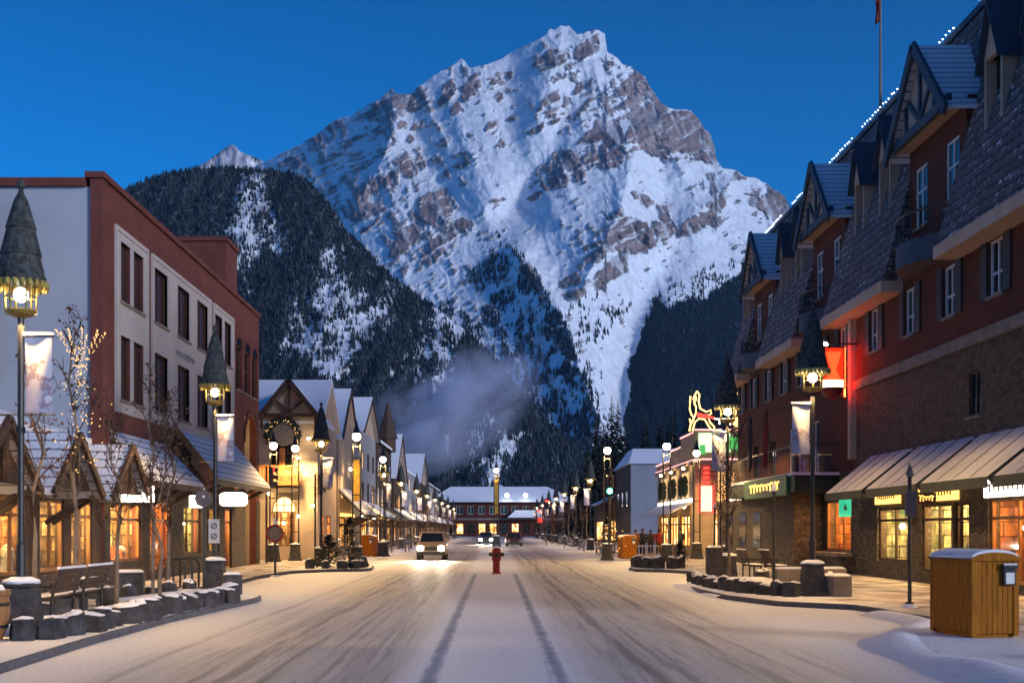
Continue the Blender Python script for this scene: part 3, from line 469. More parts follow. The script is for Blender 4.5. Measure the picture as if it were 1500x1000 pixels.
M = dict(
 brick=brick_mat('red_brick', (.20,.055,.042), (.15,.042,.035), (.12,.06,.05), .22, .075, .01),
 hotel=brick_mat('hotel_brick', (.125,.033,.021), (.085,.025,.018), (.06,.03,.024), .22, .075, .01),
 pale=var_mat('pale_stucco', (.34,.37,.43), .9, .10, .5, .2), cream=var_mat('cream_stucco', (.46,.41,.38), .9, .10, .6, .2),
 tan=var_mat('tan_stucco', (.42,.33,.25), .9, .12, .6, .2), grey=var_mat('grey_stucco', (.26,.25,.26), .9, .15, .5, .2),
 brownglass=var_mat('brown_shuttered_glass', (.055,.022,.020), .35, .5, 1.2, .1, stretch=(3, 3, .5), spec=.5),
 darkglass=var_mat('dark_glass', (.012,.014,.018), .08, .3, 1, 0, spec=.6),
 timber=var_mat('dark_timber', (.055,.032,.022), .75, .4, 3, .4, stretch=(1, 1, .3)), wood=var_mat('warm_wood', (.26,.12,.045), .6, .4, 3, .4, stretch=(1, 1, .25)),
 orangewood=var_mat('orange_wood', (.38,.15,.05), .6, .25, 3, .2), soffit=var_mat('soffit', (.50,.36,.26), .8, .15, 1, .2), gable=var_mat('gable_panel', (.42,.31,.23), .85, .15, 1, .2),
 blue=var_mat('slate_blue_paint', (.035,.055,.085), .6, .25, 2, .2), shutter=var_mat('shutter_paint', (.018,.024,.034), .6, .3, 2, .3, stretch=(1, 1, 12)),
 white=var_mat('white_frame', (.62,.60,.58), .6, .1, 2, .1), black=var_mat('black_metal', (.012,.012,.014), .45, .3, 4, .1, spec=.5), dark=var_mat('dark_stone', (.05,.048,.05), .85, .5, 5, .8),
 mansard=shingle_mat('mansard_shingle', (.075,.056,.060), (.14,.105,.112), .34, .46, .34), shingle=shingle_mat('snowy_shingle', (.05,.04,.04), (.09,.075,.07), .24, .38, 1.25),
 roofsnow=snow_mat('roof_snow', (.76,.77,.80), (.45,.44,.45), .68, .9), stone=stone_mat('rubble_stone', (.045,.034,.028), (.11,.08,.062)), ledge=var_mat('stone_ledge', (.20,.165,.14), .9, .25, 2, .4),
 snow=snow_mat('fresh_snow'), walk=walk_mat('trodden_snow', (.60,.56,.54), (.17,.11,.08), .40, .64, .9), kerb=var_mat('kerb_concrete', (.10,.10,.11), .9, .3, 6, .6), awningsnow=snow_mat('awning_snow', (.56, .54, .55), (.36, .34, .34), .5, .8, 1.6), rock=var_mat('boulder', (.05,.048,.05), .9, .55, 4, .9),
 glass=glass_mat(), gold=var_mat('gold_trim', (.42,.29,.08), .35, .25, 6, .1, metal=.7), green=var_mat('green_paint', (.03,.10,.06), .5, .2, 3, .1), red=var_mat('red_paint', (.22,.018,.018), .5, .35, 5, .2),
 inter=shelf_mat('shop_interior', (.70,.48,.24), (.16,.08,.03)), interO=shelf_mat('shop_interior_wood', (.62,.26,.08), (.16,.05,.015)), interG=shelf_mat('shop_interior_green', (.50,.48,.26), (.05,.06,.025)),
 goods=goods_mat('shop_goods', [(.5,.1,.05), (.6,.5,.35), (.08,.07,.05), (.5,.32,.1), (.15,.2,.08), (.7,.6,.5)]), canvas=var_mat('dark_awning_canvas', (.03,.035,.033), .8, .3, 4, .3),
 lampW=emit_mat('warm_shop_light', (1, .66, .26), 330), lampO=emit_mat('orange_shop_light', (1, .50, .15), 250), signW=emit_mat('lit_white_sign', (1, .93, .78), 3.2), signWW=emit_mat('bright_white_sign', (1, .95, .84), 6), signY=emit_mat('lit_yellow_sign', (1, .58, .14), 1.9),
 winW=emit_mat('lit_window', (1, .60, .22), 1.1), neonY=emit_mat('yellow_neon', (1, .66, .22), 2.2), neonR=emit_mat('red_neon', (1, .06, .04), 1.6), neonP=emit_mat('pink_neon', (1, .45, .42), 1.6), bulb=emit_mat('lamp_bulb', (1, .86, .58), 26), tiny=emit_mat('string_bulb', (.92, .95, 1), 7), tinyW=emit_mat('warm_string_bulb', (1, .58, .20), 1.5))
# ---------------------------------------------------------------- ground, road, pavements
def road_mat():
    m, t, N, L, P = new_mat('road_snow'); ge = N.new('ShaderNodeNewGeometry'); p = ge.outputs['Position']
    def st(sx, sy, sc, det=5, ro=.6):
        mp = N.new('ShaderNodeMapping'); mp.inputs['Scale'].default_value = (sx, sy, 1); L.new(p, mp.inputs[0]); return noise(N, L, mp.outputs[0], sc, det, ro)
    tr = ramp(N, L, st(1, .012, 1.6, 6, .72), [(.40, (0, 0, 0)), (.60, (1, 1, 1))])       # long tyre tracks
    fine = ramp(N, L, st(1, .05, 7, 5, .7), [(.4, (0, 0, 0)), (.7, (1, 1, 1))])
    blot = ramp(N, L, st(1, .35, .5, 6, .65), [(.30, (.25, .25, .25)), (.58, (1, 1, 1))])
    sx = N.new('ShaderNodeSeparateXYZ'); L.new(p, sx.inputs[0]); ab = N.new('ShaderNodeMath'); ab.operation = 'ABSOLUTE'; L.new(sx.outputs[0], ab.inputs[0])
    lane = ramp(N, L, ab.outputs[0], [(0, (0, 0, 0)), (1, (0, 0, 0))])
    mr = N.new('ShaderNodeMapRange'); mr.interpolation_type = 'SMOOTHSTEP'; mr.inputs[1].default_value = .9; mr.inputs[2].default_value = 1.6; L.new(ab.outputs[0], mr.inputs[0])
    mq = N.new('ShaderNodeMapRange'); mq.interpolation_type = 'SMOOTHSTEP'; mq.inputs[1].default_value = 6.2; mq.inputs[2].default_value = 3.6; L.new(ab.outputs[0], mq.inputs[0])
    mu = N.new('ShaderNodeMath'); mu.operation = 'MULTIPLY'; L.new(mr.outputs[0], mu.inputs[0]); L.new(mq.outputs[0], mu.inputs[1])
    crisp = ramp(N, L, st(1, .018, 5.0, 8, .82), [(.52, (0, 0, 0)), (.57, (1, 1, 1))]); a = mixc(N, L, .4, tr, fine); a = mixc(N, L, .42, a, crisp); grit = ramp(N, L, st(1, .6, 16, 6, .8), [(.36, (.55, .55, .55)), (.62, (1, 1, 1))]); a = mixc(N, L, .5, a, blot, 'MULTIPLY'); a = mixc(N, L, 1.0, a, mu.outputs[0], 'MULTIPLY')
    base = mixc(N, L, mu.outputs[0], (.74, .73, .74), (.60, .55, .50)); a = mixc(N, L, 1.0, a, (.8, .8, .8), 'MULTIPLY'); c = mixc(N, L, a, base, (.075, .060, .052)); c = mixc(N, L, .6, c, grit, 'MULTIPLY')
    wob = st(0, .035, 1.0, 2); brk = ramp(N, L, st(1.2, .05, 4, 5, .75), [(.40, (0, 0, 0)), (.56, (1, 1, 1))]); xw = N.new('ShaderNodeMath'); xw.operation = 'MULTIPLY_ADD'; xw.inputs[1].default_value = 1.1; L.new(wob, xw.inputs[0]); L.new(sx.outputs[0], xw.inputs[2])
    tot = None                                         # the wheel tracks worn through to dark ice
    for xi, hw, am in ((2.55, .13, .75), (2.95, .06, .55), (4.05, .12, .7), (4.5, .05, .5), (5.0, .07, .4), (-1.35, .10, .5), (-1.75, .05, .45), (-2.95, .12, .7), (-3.3, .05, .5), (-4.4, .08, .45)):
        d1 = N.new('ShaderNodeMath'); d1.operation = 'SUBTRACT'; d1.inputs[1].default_value = xi; L.new(xw.outputs[0], d1.inputs[0]); d2 = N.new('ShaderNodeMath'); d2.operation = 'ABSOLUTE'; L.new(d1.outputs[0], d2.inputs[0])
        d3 = N.new('ShaderNodeMapRange'); d3.interpolation_type = 'SMOOTHSTEP'; d3.inputs[1].default_value = hw * 1.25; d3.inputs[2].default_value = hw * .55; d3.inputs[4].default_value = am; L.new(d2.outputs[0], d3.inputs[0])
        if tot is None: tot = d3.outputs[0]
        else: mx = N.new('ShaderNodeMath'); mx.operation = 'MAXIMUM'; L.new(tot, mx.inputs[0]); L.new(d3.outputs[0], mx.inputs[1]); tot = mx.outputs[0]
    c = mixc(N, L, mixc(N, L, 1.0, brk, tot, 'MULTIPLY'), c, (.13, .105, .09))
    L.new(c, P.inputs['Base Color']); P.inputs['Roughness'].default_value = .6; P.inputs['Specular IOR Level'].default_value = .3
    bump(N, L, mixc(N, L, .5, st(1, .1, 6, 6, .7), noise(N, L, p, 5, 6, .7)), P, .5, .03)
    return m
def sheet(name, pts, z, mat, kind='structure'):
    from mathutils.geometry import tessellate_polygon
    v = [Vector((x, y, z)) for x, y in pts]; b = MB(); b.add(v, [tuple(f) for f in tessellate_polygon([v])])
    o = b.build(name, mat); o['kind'] = kind
    me = o.data
    if sum(p.normal.z for p in me.polygons) < 0: me.flip_normals()
    return o
sheet('snowy_ground', [(-2600, -300), (2600, -300), (2600, 2700), (-2600, 2700)], -.03, M['snow'])
sheet('road', [(-40, -40), (40, -40), (40, 430), (-40, 430)], 0, road_mat())
LK = [(-5.9, -20), (-6.3, 10), (-6.47, 16), (-6.61, 20), (-6.59, 25), (-6.3, 29.5), (-6.12, 31.5), (-6.2, 32.6), (-7.3, 35), (-8.7, 40.5), (-8.95, 46.5), (-8.6, 52), (-7.2, 54.2), (-5.9, 54.6), (-5.6, 55.6), (-5.8, 59), (-7.6, 66), (-7.9, 80), (-7.9, 420)]
RK = [(6.0, -20), (6.1, 10), (6.15, 14.5), (6.25, 17), (6.6, 20.3), (7.5, 21.9), (8.4, 23.4), (8.75, 24.8), (8.6, 27), (8.38, 28.7), (6.9, 30.2), (6.2, 32.9), (6.0, 36), (6.05, 39), (6.5, 41.4), (8.0, 46.5), (8.2, 51.5), (7.4, 53.4), (6.2, 54.2), (6.1, 56), (6.6, 59), (8.4, 67), (8.4, 420)]
for side, K in ((-1, LK), (1, RK)):
    xo = 40 * side; inner = [(x + .05 * side, y) for x, y in K]
    sheet('pavement', [(xo, -20)] + inner + [(xo, 420)], .13, M['walk'])
    b = MB()
    for (x0, y0), (x1, y1) in zip(K[:-1], K[1:]):
        o_ = .16 * side
        b.hexa([(x0, y0, -.05), (x0 + o_, y0, -.05), (x1 + o_, y1, -.05), (x1, y1, -.05), (x0, y0, .12), (x0 + o_, y0, .125), (x1 + o_, y1, .125), (x1, y1, .12)])
    k = b.build('kerb', M['kerb']); k['kind'] = 'structure'
def mark_mat():
    m, t, N, L, P = new_mat('marking_under_snow'); ge = N.new('ShaderNodeNewGeometry')
    mp = N.new('ShaderNodeMapping'); mp.inputs['Scale'].default_value = (1, .3, 1); L.new(ge.outputs['Position'], mp.inputs[0]); n = noise(N, L, mp.outputs[0], 3.2, 8, .75); sx = N.new('ShaderNodeSeparateXYZ'); L.new(ge.outputs['Position'], sx.inputs[0])
    ab = N.new('ShaderNodeMath'); ab.operation = 'ABSOLUTE'; L.new(sx.outputs[0], ab.inputs[0]); su = N.new('ShaderNodeMath'); su.operation = 'SUBTRACT'; su.inputs[1].default_value = .835; L.new(ab.outputs[0], su.inputs[0]); a2 = N.new('ShaderNodeMath'); a2.operation = 'ABSOLUTE'; L.new(su.outputs[0], a2.inputs[0])
    ma = N.new('ShaderNodeMath'); ma.operation = 'MULTIPLY_ADD'; ma.inputs[1].default_value = 2.6; L.new(a2.outputs[0], ma.inputs[0]); L.new(n, ma.inputs[2])
    L.new(ramp(N, L, ma.outputs[0], [(.42, (.19, .21, .27)), (.66, (.30, .32, .38)), (.82, (.62, .61, .62))]), P.inputs['Base Color']); P.inputs['Roughness'].default_value = .7; return m
mk = mark_mat()
for s_ in (-1, 1): sheet('road_marking', [(s_*.72, -20), (s_*.95, -20), (s_*.95, 52), (s_*.72, 52)], .004, mk)
def mound(name, cx, cy, rx, ry, h, mat=None, z=.13, n=26, m=9, rot=0, seed=0):   # a low heap of snow
    q = np.random.RandomState(seed); b = MB(); ring = []
    for i in range(m + 1):
        t = i / m
        for k in range(n):
            a = 2*math.pi*k/n; r = 1 + .16 * math.sin(3*a + seed) + .1 * math.sin(5*a + 2*seed)
            x = math.cos(a) * t * r * rx; y = math.sin(a) * t * r * ry; zz = h * (1 - t*t) * (.8 + .4 * q.rand())
            b.v.append((cx + x*math.cos(rot) - y*math.sin(rot), cy + x*math.sin(rot) + y*math.cos(rot), z - .02 + zz))
    for i in range(m):
        for k in range(n): b.f.append((i*n+k, (i+1)*n+k, (i+1)*n+(k+1) % n, i*n+(k+1) % n)); b.m.append(0)
    o = b.build(name, mat or M['snow'], smooth=True); o['kind'] = 'structure'; return o

def drift(name, path, wd, h, seed, z=.05):               # snow ploughed against the kerb, which shows through here and there
    q = np.random.RandomState(seed); P = [Vector((x, y, 0)) for x, y in path]; pts = []
    for _ in range(3): P = [P[0]] + [p for a, c in zip(P[:-1], P[1:]) for p in (a.lerp(c, .25), a.lerp(c, .75))] + [P[-1]]
    for a, c in zip(P[:-1], P[1:]):
        n = max(1, int((c - a).length / .14))
        pts += [(a.lerp(c, i / n), (c - a).normalized()) for i in range(n)]
    m_ = 15; b = MB(); ph = q.rand(8) * 6.28
    for i, (p, t) in enumerate(pts):
        nn = Vector((-t.y, t.x, 0)); s_ = i * .14; e_ = min(1, i / 10, (len(pts) - 1 - i) / 10)
        k = .55 + .28 * math.sin(s_ * 1.3 + ph[0]) + .12 * math.sin(s_ * 2.3 + ph[1]); sh = .12 * math.sin(s_ * .7 + ph[3])
        for j in range(m_):
            u = (j / (m_ - 1) - .5) * 2; zz = h * max(0, k) * e_ * (math.exp(-(u * 1.9)**2) - .03) * (1 + .07 * math.sin(5 * u + s_ * 2.1 + ph[5]))
            w_ = p + nn * (u * wd * (.8 + .3 * k) + sh); b.v.append((w_.x, w_.y, z - .16 * u * u + .01 + zz))
    for i in range(len(pts) - 1):
        for j in range(m_ - 1): b.f.append((i*m_+j, i*m_+j+1, (i+1)*m_+j+1, (i+1)*m_+j)); b.m.append(0)
    o = b.build(name, M['snow'], smooth=True); o['kind'] = 'structure'
    me = o.data
    if sum(p.normal.z for p in me.polygons) < 0: me.flip_normals()
    return o
drift('snow_drift', [(6.15, 11), (6.2, 14.6), (6.3, 17), (6.62, 20.2), (7.4, 21.7)], .75, .12, 3, .1); drift('snow_drift', [(7.3, 21.8), (8.35, 23.3), (8.7, 24.8), (8.55, 27)], .6, .11, 5, .1)

drift('snow_drift', [(6.25, 33.5), (6.1, 37), (6.3, 40.8)], .4, .1, 12, .09)
drift('snow_drift', [(-7.7, 68), (-7.9, 84), (-7.9, 130)], .5, .16, 14, .09); drift('snow_drift', [(8.4, 68), (8.4, 84), (8.4, 130)], .5, .16, 15, .09)
# ---------------------------------------------------------------- building helpers
def wall(b, O, U, L, z0, z1, holes, Nn, dep, mi=0):      # wall face with openings and their reveals; U along the wall, Nn points into the building
    us = sorted({0, L, *[h[0] for h in holes], *[h[1] for h in holes]}); zs = sorted({z0, z1, *[h[2] for h in holes], *[h[3] for h in holes]})
    O = Vector(O); U = Vector(U); Nn = Vector(Nn)
    P = lambda u, z, d=0: tuple(O + U * u + Vector((0, 0, z)) + Nn * d)
    for ua, ub in zip(us[:-1], us[1:]):
        for za, zb in zip(zs[:-1], zs[1:]):
            um, zm = (ua+ub)/2, (za+zb)/2
            if any(h[0] < um < h[1] and h[2] < zm < h[3] for h in holes): continue
            b.add([P(ua, za), P(ub, za), P(ub, zb), P(ua, zb)], [(0, 1, 2, 3)], mi)
    for a, c, d, e in holes:
        for q in (((a, d), (c, d)), ((c, d), (c, e)), ((c, e), (a, e)), ((a, e), (a, d))):
            b.add([P(*q[0]), P(*q[1]), P(*q[1], dep), P(*q[0], dep)], [(0, 1, 2, 3)], mi)
class Wall:                                            # places things on a wall: at(u, z, d) with d outwards
    def __init__(s, O, U, Nin): s.O = Vector(O); s.U = Vector(U); s.N = Vector(Nin)
    def at(s, u, z, d=0): return s.O + s.U * u + Vector((0, 0, z)) - s.N * d
    def slab(s, b, u0, u1, z0, z1, d0, d1, mi=0):
        p = [s.at(u0, z0, d0), s.at(u1, z0, d0), s.at(u1, z0, d1), s.at(u0, z0, d1)]; q = [s.at(u0, z1, d0), s.at(u1, z1, d0), s.at(u1, z1, d1), s.at(u0, z1, d1)]
        b.hexa([tuple(x) for x in p + q], mi)
def frame_slabs(W, b, u0, u1, z0, z1, t, d0, d1, nu=0, zs=(), mi=0):
    W.slab(b, u0, u1, z0, z0 + t, d0, d1, mi); W.slab(b, u0, u1, z1 - t, z1, d0, d1, mi); W.slab(b, u0, u0 + t, z0 + t, z1 - t, d0, d1, mi); W.slab(b, u1 - t, u1, z0 + t, z1 - t, d0, d1, mi)
    e = .012 if d1 > d0 else -.012
    for i in range(nu):
        u = u0 + (u1 - u0) * (i + 1) / (nu + 1); W.slab(b, u - t/2, u + t/2, z0 + t, z1 - t, d0 + e, d1 - e, mi)
    for z in zs: W.slab(b, u0 + t, u1 - t, z - t/2, z + t/2, d0 + 2*e, d1 - 2*e, mi)
def window(par, W, u0, u1, z0, z1, fm, gm, nu=1, zs=(), sill=True, t=.07, dep=.12):
    b = MB(); frame_slabs(W, b, u0, u1, z0, z1, t, -dep, -dep + .07, nu, zs)
    o = b.build('window', fm, par); g = MB(); W.slab(g, u0 + .02, u1 - .02, z0 + .02, z1 - .02, -dep - .03, -dep + .02); g.build('pane', gm, o)
    if sill:
        s_ = MB(); W.slab(s_, u0 - .08, u1 + .08, z0 - .1, z0 - .004, 0, .09); s_.build('sill', M['ledge'], o)
    return o
def shopfront(par, W, u0, u1, z0, z1, fm, im, lm, nu=2, zs=(), deep=1.7, seed=1, goods=10, dep=.14, name='shop_window'):
    b = MB(); frame_slabs(W, b, u0, u1, z0, z1, .09, -dep, -dep + .1, nu, zs); o = b.build(name, fm, par)
    g = MB(); W.slab(g, u0 + .03, u1 - .03, z0 + .03, z1 - .03, -dep + .01, -dep + .02); g.build('pane', M['glass'], o)
    q = random.Random(seed); r = MB(); a = -dep - .04; zf = max(z0 - .05, .14)
    W.slab(r, u0 - .3, u1 + .3, zf - .1, z1 + .1, a - deep - .05, a - deep); W.slab(r, u0 - .3, u1 + .3, zf - .06, zf, a - deep, a); W.slab(r, u0 - .3, u1 + .3, z1 + .04, z1 + .1, a - deep, a)
    W.slab(r, u0 - .36, u0 - .3, zf, z1, a - deep, a); W.slab(r, u1 + .3, u1 + .36, zf, z1, a - deep, a); r.build('interior', im, o)
    d = MB()
    for i in range(goods):
        u = q.uniform(u0, u1); w_ = q.uniform(.12, .42); h = q.uniform(.25, .75) * (z1 - z0); dd = q.uniform(.15, deep - .3)
        W.slab(d, u - w_/2, u + w_/2, zf, zf + h * .6, a - dd - .2, a - dd)
        p = W.at(u, zf + h * .6, a - dd - .1); d.ball(tuple(p), w_ * .5, 8, 6, sq=(1, 1, q.uniform(.8, 1.9)))
    d.build('display_goods', M['goods'], o)
    l = MB(); k = max(1, int((u1 - u0) / 1.2))
    for i in range(k):
        u = u0 + (u1 - u0) * (i + .5) / k; W.slab(l, u - .16, u + .16, z1 - .06, z1 + .02, a - .75, a - .45)
        p = W.at(u + q.uniform(-.3, .3), z1 - q.uniform(.4, .9), a - q.uniform(.3, .9)); l.ball(tuple(p), q.uniform(.05, .1), 8, 6)
    l.build('display_lights', lm, o)
    return o
def panel(name, par, W, u0, u1, z0, z1, d0, d1, mat, bevel=0):
    b = MB(); W.slab(b, u0, u1, z0, z1, d0, d1); return b.build(name, mat, par, bevel=bevel)
def letters(par, W, u0, u1, z0, z1, d, mat, seed=1, n=7):   # illegible running script, as blurred as in the photograph
    q = random.Random(seed); b = MB(); w_ = (u1 - u0) / n; h = (z1 - z0) / 2; m_ = (z0 + z1) / 2; pts = []
    for i in range(n * 10 + 1):
        t = i / 10; k = int(t); a = q.uniform(.55, 1) if i % 10 == 0 else a
        pts.append(W.at(u0 + w_ * t + w_ * .28 * math.sin(6.283 * t), m_ + h * a * math.sin(6.283 * t + 1.2) * .9, d + .012))
    b.tube(pts, min(.035, h * .16), 5); return b.build('lettering', mat, par)
def pitched(b, x0, x1, y0, y1, z0, z1, axis='x', th=.16, over=.35, mi=0, mi2=None):   # two roof slabs, ridge along axis
    if mi2 is None: mi2 = mi
    for s_ in (-1, 1):
        if axis == 'x':
            m_ = (y0+y1)/2; h = (y1-y0)/2; k = (z1-z0)/h; e = m_ + s_*(h+over); ze = z0 - k*over
            q = [(x0, m_, z1), (x1, m_, z1), (x1, e, ze), (x0, e, ze)]
        else:
            m_ = (x0+x1)/2; h = (x1-x0)/2; k = (z1-z0)/h; e = m_ + s_*(h+over); ze = z0 - k*over
            q = [(m_, y0, z1), (m_, y1, z1), (e, y1, ze), (e, y0, ze)]
        b.hexa([(p[0], p[1], p[2]) for p in q] + [(p[0], p[1], p[2] + th) for p in q], mi)
def gable_tri(b, axis, c, a0, a1, z0, z1, th, mi=0):     # triangle in the plane axis=c, between a0..a1
    m_ = (a0+a1)/2
    if axis == 'x': b.poly([(c, a0, z0), (c, a1, z0), (c, m_, z1)], (th, 0, 0), mi)
    else: b.poly([(a0, c, z0), (a1, c, z0), (m_, c, z1)], (0, th, 0), mi)
ZW = .13
# ---------------------------------------------------------------- left: red brick block
e = empty('brick_building', (-12, 37.6, ZW), 'three storey red brick block with pale end wall and cream panels of tall brown windows', 'building')
WF = Wall((-12, 37.6, 0), (0, 1, 0), (-1, 0, 0)); Lf = 24.9; y_ = lambda Y: Y - 37.6
rows = [(9.2, 11.1), (6.05, 8.1)]; wy_ = [(39.3,40.4),(40.7,41.9),(43.2,45.0),(46.35,48.2),(49.4,51.3),(52.55,54.0),(54.4,55.8)]
holes = [(y_(a), y_(c), z0, z1) for a, c in wy_ for z0, z1 in rows]
arch = [(y_(a), y_(a) + 1.3, 8.4, 10.4) for a in (57.0, 58.9, 60.7)]
shops = [(y_(38.2), y_(41.6), .85, 2.75), (y_(42.6), y_(45.4), .45, 2.9), (y_(47.2), y_(50.0), .9, 2.8), (y_(51.0), y_(53.4), .9, 2.8), (y_(54.4), y_(55.8), .14, 2.8)]
niche = [(y_(58.9), y_(61.6), .14, 7.4)]
b = MB(); wall(b, (-12, 37.6, 0), (0, 1, 0), Lf, .1, 12.6, holes + arch + shops + niche, (-1, 0, 0), .3)
b.box(-30, -12.3, 62.2, 62.5, .1, 12.6); b.box(-30, -12.3, 37.9, 62.2, 12.0, 12.1); b.box(-30, -29.7, 37.9, 62.2, .1, 12)
b.build('wall', M['brick'], e)
b = MB(); b.box(-30, -12.001, 37.6, 37.9, .1, 12.35); b.build('end_wall', M['pale'], e)
b = MB(); b.box(-30, -12.5, 37.45, 37.95, 12.35, 12.6); b.box(-12.5, -11.9, 37.42, 62.55, 12.601, 12.78); b.box(-12.35, -11.97, 37.5, 37.9, .13, 12.6); b.build('coping', M['brick'], e)
for a, c in ((38.75, 42.4), (42.85, 51.8), (52.25, 56.3)):
    hs = [(h[0] - y_(a), h[1] - y_(a), h[2], h[3]) for h in holes if a < h[0] + 37.6 < c]
    b = MB(); wall(b, (-11.96, a, 0), (0, 1, 0), c - a, 5.6, 11.5, hs, (-1, 0, 0), .2)
    W2 = Wall((-12, a, 0), (0, 1, 0), (-1, 0, 0)); frame_slabs(W2, b, 0, c - a, 5.6, 11.5, .14, .0, .075); b.build('stucco_panel', M['cream'], e)
b = MB(); wall(b, (-11.95, 37.6, 0), (0, 1, 0), Lf, .1, 3.3, shops + [(niche[0][0], niche[0][1], .14, 3.3)], (-1, 0, 0), .04); b.box(-12, -11.9, 37.55, 58.9, 3.301, 3.42); b.build('stone_base', M['stone'], e)
for h in holes: window(e, WF, *h, M['timber'], M['brownglass'], 1, (), True, .06, .16)
for h in arch:
    o = window(e, WF, *h, M['timber'], M['darkglass'], 1, (h[2] + 1.1,), True, .07, .2)
    b = MB(); n = 10; cu = (h[0]+h[1])/2; r = .65
    for i in range(n):
        a0, a1 = math.pi*i/n, math.pi*(i+1)/n
        p = [WF.at(cu + math.cos(t)*rr, h[3] + .02 + math.sin(t)*rr*.7, .03) for t, rr in ((a0, r-.0), (a1, r-.0), (a1, r+.22), (a0, r+.22))]
        b.poly(p, (-.05, 0, 0))
    b.poly([WF.at(cu + math.cos(math.pi*i/n)*r, h[3] + .02 + math.sin(math.pi*i/n)*r*.7, .01) for i in range(n+1)], (-.04, 0, 0), 1); b.build('arch', [M['brick'], M['darkglass']], o)
kinds = [('inter','lampW','wood'), ('interO','lampO','orangewood'), ('interG','lampW','timber'), ('inter','lampW','timber'), ('interO','lampW','wood')]
for i, h in enumerate(shops): shopfront(e, WF, *h, M[kinds[i][2]], M[kinds[i][0]], M[kinds[i][1]], 2 if h[1]-h[0] > 2 else 0, (2.2,), 1.7, i + 3, 12)
b = MB(); W3 = WF; W3.slab(b, *niche[0], -2.2, -2.1); W3.slab(b, niche[0][0]-.05, niche[0][0], .14, 7.4, -2.1, -.3); W3.slab(b, niche[0][1], niche[0][1]+.05, .14, 7.4, -2.1, -.3); W3.slab(b, niche[0][0], niche[0][1], 7.4, 7.5, -2.1, -.3)
o = b.build('entrance_niche', M['tan'], e)
b = MB(); b.ball(tuple(WF.at(niche[0][0] + 1.3, 6.6, -1.0)), .16); b.ball(tuple(WF.at(niche[0][0] + 1.3, 2.6, -1.2)), .12); b.build('niche_lamp', emit_mat('niche_light', (1, .62, .10), 34), o)
b = MB()
for i in range(10):
    a0, a1 = math.pi*i/10, math.pi*(i+1)/10; cu = niche[0][0] + 1.35
    b.poly([WF.at(cu + math.cos(t)*rr, 6.05 + math.sin(t)*1.35*(rr/1.35), .0) for t, rr in ((a0, 1.36), (a1, 1.36), (a1, 1.62), (a0, 1.62))], (.06, 0, 0))
b.build('arch_trim', M['brick'], o)
b = MB(); b.box(-17.2, -13.2, 60.3, 62.9, 12.5, 16.0); b.box(-17.3, -13.1, 60.2, 63.0, 16.0, 16.2); b.build('stair_tower', M['brick'], e)
b = MB(); b.box(-12.9, -12.6, 50, 50.3, 12.6, 13.3); b.box(-14.6, -13.2, 55.4, 56.8, 12.1, 13.8); b.build('roof_vent', M['grey'], e)
letters(e, WF, y_(46.0), y_(48.9), 8.36, 8.66, .05, M['grey'], 4, 12)
# the canopies over the pavement in front of the brick block
def shed_canopy(name, par, y0, y1, xw, xe, z0, z1, mat, struts=4):
    b = MB(); b.hexa([(xw, y0, z1 - .16), (xe, y0 - .15, z0 - .16), (xe, y1 + .1, z0 - .16), (xw, y1, z1 - .16), (xw, y0, z1), (xe, y0 - .15, z0), (xe, y1 + .1, z0), (xw, y1, z1)])
    o = b.build(name, mat, par)
    b = MB()
    for i in range(struts):
        y = y0 + .2 + (y1 - y0 - .4) * i / (struts - 1); b.bar((xw, y, z0 - .9), (xe - .25*np.sign(xe - xw), y, z0 - .22), .12); b.bar((xw, y, z1 - .28), (xe, y, z0 - .24), .1)
    b.bar((xe, y0 - .1, z0 - .2), (xe, y1, z0 - .2), .1, .2); b.build('bracket', M['timber'], o)
    return o
shed_canopy('canopy', e, 46.0, 57.0, -12.03, -10.45, 3.87, 5.75, M['shingle'], 6)
shed_canopy('canopy', e, 38.3, 44.6, -12.03, -10.6, 3.5, 5.0, M['shingle'], 4)
b = MB(); b.poly([(-12, 45.75, 3.6), (-10.5, 45.75, 3.6), (-12, 45.75, 5.6)], (0, .12, 0)); o = b.build('gable_end', M['timber'], e)
b = MB(); b.bar((-12.0, 45.7, 5.75), (-10.35, 45.7, 3.72), .16, .22); b.bar((-11.55, 44.7, 3.75), (-11.1, 44.7, 4.5), .12, .2); b.bar((-11.1, 44.7, 4.5), (-10.4, 44.7, 3.65), .12, .2); b.bar((-11.1, 44.65, 4.4), (-11.1, 45.7, 4.4), .14); b.build('barge_board', M['wood'], o)
def light_sign(name, x, y, z, w_, h, label, oval=False, mat='signW', bar=None):
    o = empty(name, (x, y, z), label, 'sign'); b = MB(); n = 20
    if oval: b.poly([(x + w_/2*math.copysign(abs(math.cos(6.2832*i/n))**.35, math.cos(6.2832*i/n)), y, z + h/2*math.copysign(abs(math.sin(6.2832*i/n))**.6, math.sin(6.2832*i/n))) for i in range(n)], (0, .16, 0))
    else: b.box(x - w_/2, x + w_/2, y, y + .16, z - h/2, z + h/2)
    b.build('light_box', M[mat], o); f = MB(); f.bar((x, y + .08, z + h/2), (x, y + .08, z + h/2 + .4), .04); f.bar((x - w_/2, y + .08, z + h/2 + .02), (x + w_/2, y + .08, z + h/2 + .02), .05, .17); f.build('bracket', M['black'], o)
    return o
light_sign('hanging_light_sign', -10.75, 36.9, 2.95, .95, .5, 'square cream lit sign hanging under the low canopies by the orange shop'); light_sign('hanging_light_sign', -10.7, 50.2, 3.1, 1.12, .56, 'white glowing oval sign under the snowy canopy of the brick block', True, 'signWW')
light_sign('hanging_light_sign', -11.0, 45.2, 2.9, .5, .45, 'small cream lit sign left of the white glowing oval sign')
